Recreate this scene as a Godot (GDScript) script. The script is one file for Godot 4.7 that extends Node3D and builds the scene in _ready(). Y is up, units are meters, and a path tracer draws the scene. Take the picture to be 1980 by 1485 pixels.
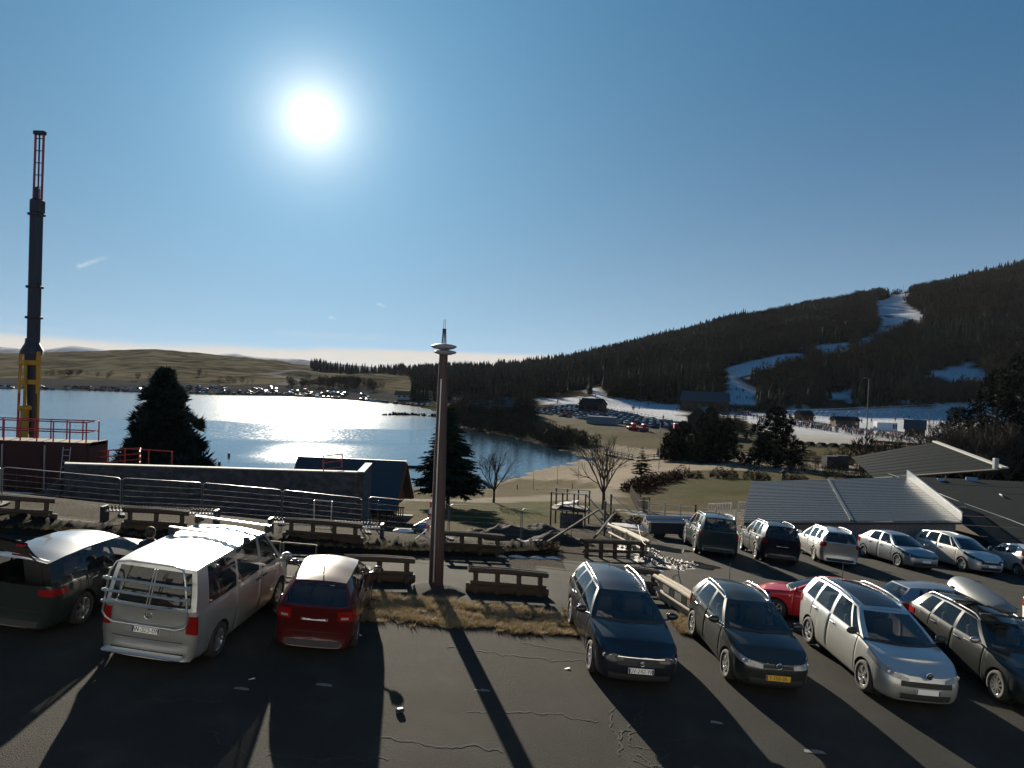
extends Node3D
# A car park above a mountain lake, looking towards a low winter sun. y is up, d is metres away from the camera (minus z).

const CAM_Y := 6.0
const LAKE_Y := -15.5
const EXPOSURE := 2.3
const SUN_AZ := -15.06
const SUN_EL := 17.08
var M := {}
var names := {}
var rng := RandomNumberGenerator.new()
var noise := FastNoiseLite.new()
var fine := FastNoiseLite.new()

# ---------------------------------------------------------------- mesh builder
class MB:
	var st := SurfaceTool.new()
	var g := 1
	func _init() -> void:
		st.begin(Mesh.PRIMITIVE_TRIANGLES)
		st.set_smooth_group(-1)
	func flat() -> MB:
		st.set_smooth_group(-1)
		return self
	func smooth() -> MB:
		g += 1
		st.set_smooth_group(g)
		return self
	func col(c: Color) -> MB:
		st.set_color(c)
		return self
	func tri(a: Vector3, b: Vector3, c: Vector3) -> void:
		st.add_vertex(a); st.add_vertex(b); st.add_vertex(c)
	func face(a: Vector3, b: Vector3, c: Vector3, d: Vector3, from: Vector3) -> void:
		if (c - a).cross(b - a).dot((a + b + c + d) * 0.25 - from) < 0.0:
			tri(a, d, c); tri(a, c, b)
		else:
			tri(a, b, c); tri(a, c, d)
	func face3(a: Vector3, b: Vector3, c: Vector3, from: Vector3) -> void:
		if (c - a).cross(b - a).dot((a + b + c) / 3.0 - from) < 0.0:
			tri(a, c, b)
		else:
			tri(a, b, c)
	func box(c: Vector3, s: Vector3, ba := Basis()) -> MB:
		flat()
		var h := s * 0.5
		var k := []
		for i in 8:
			k.append(c + ba * Vector3(h.x if i & 1 else -h.x, h.y if i & 2 else -h.y, h.z if i & 4 else -h.z))
		for f in [[0, 1, 3, 2], [4, 5, 7, 6], [0, 1, 5, 4], [2, 3, 7, 6], [0, 2, 6, 4], [1, 3, 7, 5]]:
			face(k[f[0]], k[f[1]], k[f[2]], k[f[3]], c)
		return self
	func cbox(c: Vector3, s: Vector3, ch := 0.01, ba := Basis()) -> MB:   # chamfered box
		flat()
		var h := s * 0.5
		var P := func(sx, sy, sz, ax): # corner of the face across axis ax
			var v := Vector3(sx * (h.x - (0.0 if ax == 0 else ch)), sy * (h.y - (0.0 if ax == 1 else ch)), sz * (h.z - (0.0 if ax == 2 else ch)))
			return c + ba * v
		for q in [-1, 1]:
			face(P.call(q, -1, -1, 0), P.call(q, 1, -1, 0), P.call(q, 1, 1, 0), P.call(q, -1, 1, 0), c)
			face(P.call(-1, q, -1, 1), P.call(1, q, -1, 1), P.call(1, q, 1, 1), P.call(-1, q, 1, 1), c)
			face(P.call(-1, -1, q, 2), P.call(1, -1, q, 2), P.call(1, 1, q, 2), P.call(-1, 1, q, 2), c)
			for r in [-1, 1]:
				face(P.call(q, r, -1, 0), P.call(q, r, 1, 0), P.call(q, r, 1, 1), P.call(q, r, -1, 1), c)
				face(P.call(q, -1, r, 0), P.call(q, 1, r, 0), P.call(q, 1, r, 2), P.call(q, -1, r, 2), c)
				face(P.call(-1, q, r, 1), P.call(1, q, r, 1), P.call(1, q, r, 2), P.call(-1, q, r, 2), c)
				for t in [-1, 1]:
					face3(P.call(q, r, t, 0), P.call(q, r, t, 1), P.call(q, r, t, 2), c)
		return self
	func beam(a: Vector3, b: Vector3, w: float, h: float, up := Vector3.UP) -> MB:
		var z := (b - a).normalized()
		var x := up.cross(z)
		x = x.normalized() if x.length() > 0.01 else Vector3.RIGHT
		var y := z.cross(x)
		return box((a + b) * 0.5, Vector3(w, h, a.distance_to(b)), Basis(x, y, z))
	func grid(rows: Array, from: Vector3, keep = null, sm := true) -> MB:
		if sm: smooth()
		else: flat()
		var sum := 0.0
		var n: int = rows[0].size()
		for i in rows.size() - 1:
			for j in n - 1:
				var a: Vector3 = rows[i][j]
				var c: Vector3 = rows[i + 1][j + 1]
				sum += (c - a).cross(rows[i][j + 1] - a).dot((a + c) * 0.5 - from)
		for i in rows.size() - 1:
			for j in n - 1:
				if keep != null and not keep.call(i, j):
					continue
				if sum >= 0.0:
					tri(rows[i][j], rows[i][j + 1], rows[i + 1][j + 1]); tri(rows[i][j], rows[i + 1][j + 1], rows[i + 1][j])
				else:
					tri(rows[i][j], rows[i + 1][j + 1], rows[i][j + 1]); tri(rows[i][j], rows[i + 1][j], rows[i + 1][j + 1])
		return self
	func tube(pts: Array, rad, sides := 6, caps := true) -> MB:
		smooth()
		var rows := []
		var n := pts.size()
		var px := Vector3.ZERO
		for i in n:
			var t: Vector3 = (pts[mini(i + 1, n - 1)] - pts[maxi(i - 1, 0)]).normalized()
			var x := px - t * px.dot(t)
			if x.length() < 0.01:
				x = t.cross(Vector3.UP if absf(t.y) < 0.9 else Vector3.RIGHT)
			x = x.normalized()
			px = x
			var y := t.cross(x)
			var r: float = rad[i] if rad is Array else rad
			var row := PackedVector3Array()
			for k in sides + 1:
				var a := TAU * k / sides
				row.append(pts[i] + (x * cos(a) + y * sin(a)) * r)
			rows.append(row)
		for i in n - 1:
			for k in sides:
				tri(rows[i][k], rows[i + 1][k + 1], rows[i][k + 1]) if false else face(rows[i][k], rows[i][k + 1], rows[i + 1][k + 1], rows[i + 1][k], (pts[i] + pts[i + 1]) * 0.5)
		if caps and sides > 3:
			flat()
			for e in [0, n - 1]:
				var from: Vector3 = pts[1] if e == 0 else pts[n - 2]
				for k in range(1, sides - 1):
					face3(rows[e][0], rows[e][k], rows[e][k + 1], from)
		return self
	func lathe(prof: Array, sides := 16, o := Vector3.ZERO, ba := Basis()) -> MB:   # prof: [radius, height] about ba.y
		smooth()
		var rows := []
		for p in prof:
			var row := PackedVector3Array()
			for k in sides + 1:
				var a := TAU * k / sides
				row.append(o + ba * Vector3(cos(a) * p[0], p[1], sin(a) * p[0]))
			rows.append(row)
		var lo: float = prof[0][1]
		var hi: float = prof[0][1]
		for p in prof:
			lo = minf(lo, p[1]); hi = maxf(hi, p[1])
		return grid(rows, o + ba * Vector3(0, (lo + hi) * 0.5, 0), null, true)
	func done() -> ArrayMesh:
		st.generate_normals()
		return st.commit()

# ---------------------------------------------------------------- naming
func numbered(n: String) -> String:
	var k: int = names.get(n, 0)
	names[n] = k + 1
	return n if k == 0 else "%s_%03d" % [n, k]
func tag(o: Node3D, label: String, category: String, group := "", kind := "") -> Node3D:
	if label: o.set_meta("label", label)
	if category: o.set_meta("category", category)
	if group: o.set_meta("group", group)
	if kind: o.set_meta("kind", kind)
	return o
func thing(called: String, label: String, category: String, tf: Transform3D, group := "") -> Node3D:
	var o := Node3D.new()
	o.name = numbered(called)
	add_child(o)
	o.transform = tf
	return tag(o, label, category, group)
func part(p: Node3D, called: String, mesh, mat: Material, at := Vector3.ZERO) -> MeshInstance3D:
	var o := MeshInstance3D.new()
	o.name = called
	o.mesh = mesh.done() if mesh is MB else mesh
	o.material_override = mat
	o.position = at
	p.add_child(o, true)
	return o
func single(called: String, mesh, mat: Material, label: String, category: String, group := "", kind := "", tf := Transform3D()) -> MeshInstance3D:
	var o := MeshInstance3D.new()
	o.name = numbered(called)
	o.mesh = mesh.done() if mesh is MB else mesh
	o.material_override = mat
	o.transform = tf
	add_child(o)
	tag(o, label, category, group, kind)
	return o
func structure(called: String, mesh, mat: Material) -> MeshInstance3D:
	return single(called, mesh, mat, "", "", "", "structure")
func dup(src: Node3D, tf: Transform3D, label := "", group := "") -> Node3D:
	var o: Node3D = src.duplicate()
	var base := String(src.name)
	o.name = numbered(base.substr(0, base.length() - 4) if base[-4] == "_" and base.right(3).is_valid_int() else base)
	add_child(o)
	o.transform = tf
	if label: o.set_meta("label", label)
	if group: o.set_meta("group", group)
	return o
func multi(called: String, mesh: Mesh, mat: Material, tfs: Array, cols: Array, label: String, category: String) -> MultiMeshInstance3D:
	var mm := MultiMesh.new()
	mm.transform_format = MultiMesh.TRANSFORM_3D
	mm.use_colors = cols.size() > 0
	mm.mesh = mesh
	mm.instance_count = tfs.size()
	for i in tfs.size():
		mm.set_instance_transform(i, tfs[i])
		if cols.size(): mm.set_instance_color(i, cols[i])
	var o := MultiMeshInstance3D.new()
	o.name = numbered(called)
	o.multimesh = mm
	o.material_override = mat
	add_child(o)
	tag(o, label, category, "", "stuff")
	return o
func V(x: float, y: float, d: float) -> Vector3:
	return Vector3(x, y, -d)
func tf_at(p: Vector3, turn := 0.0, sc := 1.0) -> Transform3D:
	return Transform3D(Basis(Vector3.UP, deg_to_rad(turn)).scaled(Vector3.ONE * sc), p)

# ---------------------------------------------------------------- materials
func mat(n: String, c: Color, rough := 0.8, metal := 0.0) -> StandardMaterial3D:
	var m := StandardMaterial3D.new()
	m.resource_name = n
	m.albedo_color = c.linear_to_srgb()
	m.roughness = rough
	m.metallic = metal
	M[n] = m
	return m
func ntex(freq: float, lo: float, hi: float, oct := 4, kind := FastNoiseLite.TYPE_SIMPLEX, size := 512, sd := 1, as_normal := 0.0, tint := Color.WHITE, tint2 := Color.WHITE) -> NoiseTexture2D:
	var n := FastNoiseLite.new()
	n.noise_type = kind
	n.seed = sd
	n.frequency = freq
	n.fractal_octaves = oct
	if kind == FastNoiseLite.TYPE_CELLULAR:
		n.fractal_type = FastNoiseLite.FRACTAL_NONE
	var t := NoiseTexture2D.new()
	t.width = size; t.height = size
	t.seamless = true
	t.noise = n
	if as_normal > 0.0:
		t.as_normal_map = true
		t.bump_strength = as_normal
	else:
		var g := Gradient.new()
		g.set_color(0, (tint * lo).clamp()); g.set_color(1, (tint2 * hi).clamp())
		t.color_ramp = g
	return t
func tri(m: StandardMaterial3D, scale: float, tex: Texture2D, nrm: Texture2D = null, ns := 1.0, hm: Texture2D = null, hs := 1.0) -> StandardMaterial3D:
	m.uv1_triplanar = true
	m.uv1_world_triplanar = true
	m.uv1_scale = Vector3.ONE * scale
	if tex: m.albedo_texture = tex
	if nrm:
		m.normal_enabled = true
		m.normal_texture = nrm
		m.normal_scale = ns
	if hm:
		m.heightmap_enabled = true
		m.heightmap_texture = hm
		m.heightmap_scale = hs
	return m
func paint(n: String, c: Color, metal := 0.45) -> StandardMaterial3D:
	var m := mat(n, c, 0.38, metal)
	m.clearcoat_enabled = true
	m.clearcoat = 1.0
	m.clearcoat_roughness = 0.06
	if metal < 0.5:
		m.metallic_specular = 0.25
		m.clearcoat = 0.7
	return m

func make_materials() -> void:
	var speck := ntex(0.22, 0.4, 1.0, 3, FastNoiseLite.TYPE_SIMPLEX, 512, 3)
	var blot := ntex(0.016, 0.5, 1.0, 5, FastNoiseLite.TYPE_SIMPLEX, 512, 4)
	var bump := ntex(0.18, 0.0, 1.0, 3, FastNoiseLite.TYPE_SIMPLEX, 512, 5)
	var rough := ntex(0.05, 0.6, 1.0, 5, FastNoiseLite.TYPE_SIMPLEX, 512, 6)
	var m := tri(mat("asphalt", Color(0.086, 0.086, 0.076), 0.92), 0.42, speck, null, 1.0, bump, 1.3)
	m.metallic_specular = 0.25
	m.detail_enabled = true
	m.detail_blend_mode = BaseMaterial3D.BLEND_MODE_MUL
	m.detail_albedo = blot
	m.detail_uv_layer = BaseMaterial3D.DETAIL_UV_2
	m.uv2_triplanar = true
	m.uv2_world_triplanar = true
	m.uv2_scale = Vector3.ONE * 0.06
	m = tri(mat("ground", Color(1, 1, 1), 0.95), 0.2, ntex(0.06, 0.6, 1.0, 5, FastNoiseLite.TYPE_SIMPLEX, 512, 7), null, 1.0, bump, 6.0)
	m.vertex_color_use_as_albedo = true
	m.metallic_specular = 0.1
	m = tri(mat("far_ground", Color(1, 1, 1), 0.97), 0.02, rough)
	m.vertex_color_use_as_albedo = true
	m.metallic_specular = 0.0
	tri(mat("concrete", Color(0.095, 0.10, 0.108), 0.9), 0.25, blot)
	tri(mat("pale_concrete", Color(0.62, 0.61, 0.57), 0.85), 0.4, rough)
	tri(mat("wood", Color(0.085, 0.062, 0.042), 0.85), 1.2, rough, null, 1.0, bump, 0.6)
	tri(mat("dark_wood", Color(0.07, 0.045, 0.03), 0.85), 0.8, rough)
	tri(mat("bleached_log", Color(0.62, 0.53, 0.38), 0.8), 1.3, rough, null, 1.0, bump, 0.6)
	tri(mat("orange_wood", Color(0.30, 0.10, 0.035), 0.8), 1.2, rough)
	tri(mat("rust_panel", Color(0.085, 0.03, 0.026), 0.9), 0.5, rough)
	tri(mat("soil", Color(0.04, 0.033, 0.028), 0.95), 0.5, rough, null, 1.0, bump, 5.0)
	tri(mat("bark", Color(0.075, 0.058, 0.045), 0.95), 1.0, rough)
	tri(mat("slate", Color(0.055, 0.062, 0.075), 0.6), 0.5, rough)
	tri(mat("shingle", Color(0.035, 0.042, 0.043), 0.85), 0.25, rough).metallic_specular = 0.12
	tri(mat("sheet_metal", Color(0.125, 0.14, 0.145), 0.42, 0.25), 0.2, rough)
	tri(mat("render_wall", Color(0.30, 0.30, 0.31), 0.9), 0.3, rough)
	tri(mat("snow", Color(0.86, 0.87, 0.90), 0.9), 0.3, rough, null, 1.0, bump, 4.0)
	tri(mat("dirty_ice", Color(0.20, 0.19, 0.165), 0.55), 0.8, rough, null, 1.0, bump, 3.0)
	mat("black_plastic", Color(0.018, 0.018, 0.02), 0.7)
	mat("boom_rubber", Color(0.02, 0.022, 0.025), 1.0).metallic_specular = 0.0
	mat("lamp_glass", Color(0.22, 0.23, 0.24), 0.1, 0.3)
	mat("rubber", Color(0.02, 0.02, 0.02), 0.85)
	mat("chrome", Color(0.75, 0.75, 0.76), 0.15, 1.0)
	mat("alloy", Color(0.55, 0.55, 0.56), 0.32, 0.9)
	mat("interior", Color(0.03, 0.03, 0.034), 0.8)
	mat("seat_cloth", Color(0.06, 0.06, 0.065), 0.9)
	mat("galvanised", Color(0.40, 0.41, 0.42), 0.4, 0.7)
	mat("dark_steel", Color(0.035, 0.035, 0.05), 0.5, 0.3)
	mat("crane_yellow", Color(0.55, 0.27, 0.015), 0.5)
	mat("site_red", Color(0.40, 0.045, 0.04), 0.55)
	mat("white_paint", Color(0.75, 0.75, 0.74), 0.5)
	mat("road_paint", Color(0.15, 0.148, 0.14), 0.85)
	mat("blue_sign", Color(0.03, 0.12, 0.42), 0.5)
	mat("crack", Color(0.02, 0.02, 0.018), 0.95)
	mat("plate_white", Color(0.78, 0.78, 0.76), 0.45)
	mat("plate_yellow", Color(0.60, 0.34, 0.02), 0.45)
	mat("plate_blue", Color(0.02, 0.04, 0.16), 0.45)
	mat("letter", Color(0.015, 0.015, 0.015), 0.6)
	mat("red_lamp", Color(0.20, 0.008, 0.008), 0.15)
	mat("amber_lamp", Color(0.55, 0.2, 0.03), 0.15)
	mat("clear_lamp", Color(0.42, 0.43, 0.45), 0.12, 0.4)
	mat("dark_lens", Color(0.03, 0.035, 0.04), 0.08, 0.2)
	mat("mast_paint", Color(0.055, 0.032, 0.03), 0.7)
	mat("grey_lid", Color(0.20, 0.21, 0.23), 0.5)
	mat("skin", Color(0.42, 0.25, 0.18), 0.6)
	mat("hair", Color(0.02, 0.015, 0.012), 0.7)
	mat("dark_cloth", Color(0.02, 0.022, 0.028), 0.9)
	mat("pebble", Color(0.2, 0.19, 0.17), 0.9)
	mat("pipe_plastic", Color(0.33, 0.34, 0.36), 0.5)
	mat("puddle", Color(0.02, 0.022, 0.022), 0.03)
	mat("contrail_white", Color(0.9, 0.9, 0.9), 1.0)
	var gl := StandardMaterial3D.new()
	gl.resource_name = "tinted_glass"
	gl.albedo_color = Color(Color(0.012, 0.016, 0.018).linear_to_srgb(), 0.45)
	gl.transparency = BaseMaterial3D.TRANSPARENCY_ALPHA
	gl.roughness = 0.03
	M.glass = gl
	gl = gl.duplicate()
	gl.resource_name = "privacy_glass"
	gl.albedo_color.a = 0.82
	M.privacy = gl
	m = mat("foliage", Color(1, 1, 1), 0.85)
	m.vertex_color_use_as_albedo = true
	m.metallic_specular = 0.15
	m.backlight_enabled = true
	m.backlight = Color(0.12, 0.12, 0.12)
	mat("box_shell", Color(0.10, 0.115, 0.12), 0.4)
	m = mat("twig", Color(1, 1, 1), 0.95)
	m.vertex_color_use_as_albedo = true
	m.metallic_specular = 0.0
	m = mat("dry_grass", Color(1, 1, 1), 0.85)
	m.vertex_color_use_as_albedo = true
	m.backlight_enabled = true
	m.backlight = Color(0.7, 0.7, 0.7)
	m = mat("coloured", Color(1, 1, 1), 0.7)
	m.vertex_color_use_as_albedo = true
	m = mat("far_car_glass", Color(0.015, 0.017, 0.02), 0.06)
	tri(mat("hedge_soil", Color(0.022, 0.022, 0.018), 0.98), 0.6, rough).metallic_specular = 0.1
	mat("fence_wire", Color(0.10, 0.105, 0.11), 0.7, 0.2)
	mat("lift_glass", Color(0.35, 0.37, 0.4), 0.2)

# ---------------------------------------------------------------- sky
func make_sky() -> void:
	var w := 1440
	var h := 720
	var data := PackedFloat32Array()
	data.resize(w * h * 3)
	var az := deg_to_rad(SUN_AZ)
	var el := deg_to_rad(SUN_EL)
	var sun := Vector3(cos(el) * sin(az), sin(el), -cos(el) * cos(az))
	var cn := FastNoiseLite.new()
	cn.seed = 9
	cn.frequency = 0.9
	cn.fractal_octaves = 4
	var k := 1.0 / EXPOSURE
	for j in h:
		var e := PI * (0.5 - (j + 0.5) / h)
		var ed := rad_to_deg(e)
		var up := maxf(ed, 0.0)
		var f := exp(-up / 9.5)
		var r0 := 0.004 + 0.345 * f
		var g0 := 0.085 + 0.42 * f
		var b0 := 0.225 + 0.425 * f
		for i in w:
			var a := TAU * (i + 0.5) / w
			var dir := Vector3(cos(e) * sin(a), sin(e), -cos(e) * cos(a))
			var gam := rad_to_deg(acos(clampf(dir.dot(sun), -1.0, 1.0)))
			var wide := exp(-gam / 19.0)
			var near := exp(-gam / 1.75)
			var r := r0 + 0.215 * wide + 1.75 * near
			var g := g0 + 0.415 * wide + 1.55 * near
			var b := b0 + 0.54 * wide + 1.25 * near
			if up < 6.0:
				var n := cn.get_noise_3d(dir.x * 2.2, e * 60.0, dir.z * 2.2)
				var top := 1.35 + 1.1 * n
				var c := smoothstep(top + 0.25, top - 0.35, up) * 0.85
				r = lerpf(r, 0.80, c); g = lerpf(g, 0.72, c); b = lerpf(b, 0.62, c)
			var at := (j * w + i) * 3
			data[at] = r * k; data[at + 1] = g * k; data[at + 2] = b * k
	var im := Image.create_from_data(w, h, false, Image.FORMAT_RGBF, data.to_byte_array())
	im.resize(2880, 1440, Image.INTERPOLATE_CUBIC)
	# vapour trails
	for q in [[-29.59, 5.74, -27.96, 6.53, 0.07, 1.5], [-10.09, 4.56, -9.52, 4.44, 0.06, 0.5], [-13.48, 3.42, -13.07, 3.36, 0.05, 0.4]]:
		for i in 48:
			var t := i / 47.0
			var aa := lerpf(q[0], q[2], t)
			var ee := lerpf(q[1], q[3], t)
			var px := int((aa if aa >= 0 else aa + 360.0) * 8.0) % 2880
			var py := int((90.0 - ee) * 8.0)
			var was := im.get_pixel(px, py)
			im.set_pixel(px, py, was.lerp(Color(0.9, 0.9, 0.9) * k, 0.16 * q[5] * (1.0 - 0.75 * t)))
	var ps := PanoramaSkyMaterial.new()
	ps.panorama = ImageTexture.create_from_image(im)
	var env := Environment.new()
	env.background_mode = Environment.BG_SKY
	env.sky = Sky.new()
	env.sky.sky_material = ps
	env.tonemap_mode = Environment.TONE_MAPPER_LINEAR
	env.tonemap_exposure = EXPOSURE
	env.sdfgi_enabled = true
	env.ssao_enabled = true
	env.ssil_enabled = true
	env.fog_enabled = true
	env.fog_density = 0.00002
	env.fog_light_color = Color(0.93, 0.95, 1.0)
	var we := WorldEnvironment.new()
	we.name = "world_environment"
	we.environment = env
	add_child(we)
	var s := DirectionalLight3D.new()
	s.name = "sun"
	s.light_energy = 1.6
	s.light_color = Color(1.0, 0.95, 0.86)
	s.light_angular_distance = 0.53
	s.shadow_enabled = true
	s.rotation_degrees = Vector3(-SUN_EL, 180.0 - SUN_AZ, 0)
	add_child(s)
	var cam := Camera3D.new()
	cam.name = "camera"
	cam.position = Vector3(0, CAM_Y, 0)
	cam.basis = Basis(Vector3.RIGHT, -deg_to_rad(0.943)) * Basis(Vector3.BACK, deg_to_rad(2.0))
	cam.fov = 53.0
	cam.near = 0.1
	cam.far = 40000.0
	cam.current = true
	add_child(cam)

# ---------------------------------------------------------------- terrain
var SHORE := PackedVector2Array([Vector2(-464, 464), Vector2(-396, 476), Vector2(-310, 467), Vector2(-255, 481), Vector2(-190, 481), Vector2(-149, 505), Vector2(-91, 470), Vector2(-58, 433), Vector2(-40, 388), Vector2(-30, 324), Vector2(-16, 278), Vector2(0, 250), Vector2(10, 225), Vector2(19, 197), Vector2(11.5, 179), Vector2(1.7, 160), Vector2(-3.3, 146), Vector2(-6, 133), Vector2(-9, 127), Vector2(-17, 124), Vector2(-60, 112), Vector2(-120, 105), Vector2(-220, 120)])
var BASE_D := [27.0, 38.0, 54.0, 92.0, 161.0, 230.0, 300.0, 380.0]
var BASE_Y := [-0.8, -2.6, -4.6, -8.0, -12.0, -12.8, -12.0, -10.0]
# the skyline: x per metre of distance, distance of the ridge, its height
var RID_A := [-1.13, -0.665, -0.564, -0.463, -0.363, -0.289, -0.228, -0.181, -0.128, -0.081, 0.007, 0.074, 0.141, 0.208, 0.275, 0.343, 0.41, 0.443, 0.47, 0.52, 0.564, 0.611, 0.665, 0.88]
var RID_D := [1200.0, 1200.0, 1200.0, 1200.0, 1200.0, 1150.0, 1000.0, 1000.0, 1200.0, 1400.0, 1200.0, 1100.0, 1000.0, 1000.0, 950.0, 950.0, 950.0, 950.0, 950.0, 950.0, 950.0, 950.0, 950.0, 950.0]
var RID_Y := [9.0, 7.0, 14.5, 19.0, 13.0, 6.0, -1.0, -2.0, -1.0, 8.0, 13.0, 23.0, 38.0, 56.0, 72.0, 86.0, 102.0, 110.0, 115.0, 122.0, 131.0, 143.0, 155.0, 175.0]

func table(x: float, xs: Array, ys: Array) -> float:
	if x <= xs[0]: return ys[0]
	for i in range(1, xs.size()):
		if x < xs[i]:
			return lerpf(ys[i - 1], ys[i], (x - xs[i - 1]) / (xs[i] - xs[i - 1]))
	return ys[-1]
func lot(x: float, d: float) -> float:
	var m := d - 20.0
	m = 0.5 * (m + sqrt(m * m + 4.0))
	return -0.05 - 0.08 * clampf(x, -40, 40) - 0.075 * m + 0.03 * (clampf(d, 8, 20.5) - 16.0)
func shore(x: float, d: float) -> float:   # metres outside the lake; negative inside
	var best := 1e9
	var inside := false
	var n := SHORE.size()
	for i in n:
		var a := SHORE[i]
		var b := SHORE[(i + 1) % n]
		var e := b - a
		var t := clampf(((x - a.x) * e.x + (d - a.y) * e.y) / e.length_squared(), 0, 1)
		best = minf(best, Vector2(x - a.x - t * e.x, d - a.y - t * e.y).length())
		if (a.y > d) != (b.y > d) and x < e.x * (d - a.y) / e.y + a.x:
			inside = not inside
	return -best if inside else best
func land(x: float, d: float) -> float:
	var a := x / maxf(d, 1.0)
	var f := table(a, [-0.12, -0.02, 0.10, 0.2], [478.0, 420.0, 380.0, 380.0])
	if d < f:
		var b := table(d, BASE_D, BASE_Y)
		if d > 300.0:
			b = lerpf(b, table(a, [-0.12, 0.10], [-14.0, -10.0]), smoothstep(300.0, f, d))
		if d < 27.0: return lot(x, d)
		var k0 := table(x, [0.0, 8.0], [27.0, 44.0])
		return lerpf(lot(x, d), b, smoothstep(k0, k0 + table(x, [0.0, 8.0], [12.0, 28.0]), d))
	var fy := table(a, [-0.12, 0.10], [-14.0, -10.0])
	var r := table(a, RID_A, RID_D)
	var ry := table(a, RID_A, RID_Y)
	var s := (d - f) / (r - f)
	if s <= 1.0:
		return fy + (ry - fy) * (1.2 * s - 0.2 * s * s) + noise.get_noise_2d(x * 0.6, d * 0.6) * 5.0 * smoothstep(0.0, 0.3, s)
	return ry - (d - r) * 0.12 + noise.get_noise_2d(x * 0.6, d * 0.6) * 5.0
func T(x: float, d: float) -> float:
	var y := land(x, d)
	if d > 60.0 and d < 620.0 and x > -520.0 and x < 120.0:
		var s := shore(x, d)
		if s < 0.0: return LAKE_Y + maxf(-2.5, 0.25 * s)
		y = lerpf(LAKE_Y, y, smoothstep(0.0, 40.0, s))
	if d > 46.0:
		y += fine.get_noise_2d(x, d) * 0.22 * smoothstep(46.0, 60.0, d)
	return y
func G(x: float, d: float, up := 0.0) -> Vector3:
	return Vector3(x, T(x, d) + up, -d)
var boxes := {}
func in_holes(p: Vector2) -> bool:
	for k in HOLES.size():
		if not boxes.has(k):
			var r := Rect2(HOLES[k][0], Vector2.ZERO)
			for q in HOLES[k]: r = r.expand(q)
			boxes[k] = r
		if boxes[k].has_point(p) and inside(p, HOLES[k]): return true
	return false
func inside(p: Vector2, poly: PackedVector2Array) -> bool:
	return Geometry2D.is_point_in_polygon(p, poly)
func poly(a: Array) -> PackedVector2Array:
	var o := PackedVector2Array()
	for i in a.size() / 2: o.append(Vector2(a[2 * i], a[2 * i + 1]))
	return o
var SAND := poly([19.3, 198, 1.7, 160.6, -7, 150, -6, 137, 2, 154, 11, 148, 15, 133, 14, 100, 22, 120, 24, 134, 46, 144, 62, 141, 95, 150, 92, 165, 57, 186, 45, 197, 29, 224, 22, 214])
var PATH := poly([-20, 68, -2.8, 68.3, 0.9, 71.5, 6.2, 78, 10.3, 73.4, 15, 100, 13, 102, 5.6, 85, 0.9, 77.5, -3.1, 73.1, -20, 74])
var BROWN := poly([-4, 139, 2, 154, 11, 148, 15, 133, 13.5, 103, 5.6, 85.3, 0.9, 78, -3.1, 74])
var GREEN := poly([-8, 64, -3, 68, 0.9, 71, 6, 77, 5, 62, 1, 54, -5, 54])
var LAWN := poly([15, 80, 24, 112, 40, 120, 38, 102, 21, 86])
var APRON := poly([7, 44, 13, 66, 22, 72, 30, 64, 26, 48, 14, 45])
var MIDLOT := poly([4.8, 330, 24, 392, 34, 386, 66, 291, 62, 253, 37, 262, 19, 310])
var MIDSNOW := poly([10, 448, 34, 430, 86, 392, 70, 300, 67, 296, 34, 390, 24, 395])
var BLUE_SLOPE := poly([43, 420, 49, 480, 56, 474, 51, 415])
var PISTE := poly([490, 960, 455, 960, 436, 887, 398, 852, 332, 712, 307, 647, 281, 602, 256, 578, 250, 558, 277, 585, 299, 609, 322, 639, 341, 647, 352, 655, 377, 721, 406, 806, 472, 912])
var PISTE3 := poly([230, 588, 256, 584, 244, 556, 221, 542, 219, 566])
var PISTE2 := poly([141, 514, 178, 545, 208, 552, 206, 530, 165, 498, 138, 470, 139, 440, 126, 396, 108, 394, 128, 466])
var RSNOW := poly([250, 470, 288, 486, 279, 449, 252, 447])
var RSNOW2 := poly([170, 420, 190, 430, 184, 412, 170, 409])
var FLAT := poly([98, 362, 139, 386, 258, 406, 262, 384, 189, 320, 150, 246, 92, 232, 84, 258, 96, 300])
var HOLES := [PISTE, PISTE2, PISTE3, RSNOW, RSNOW2, FLAT, MIDSNOW, MIDLOT, BLUE_SLOPE]

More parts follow.
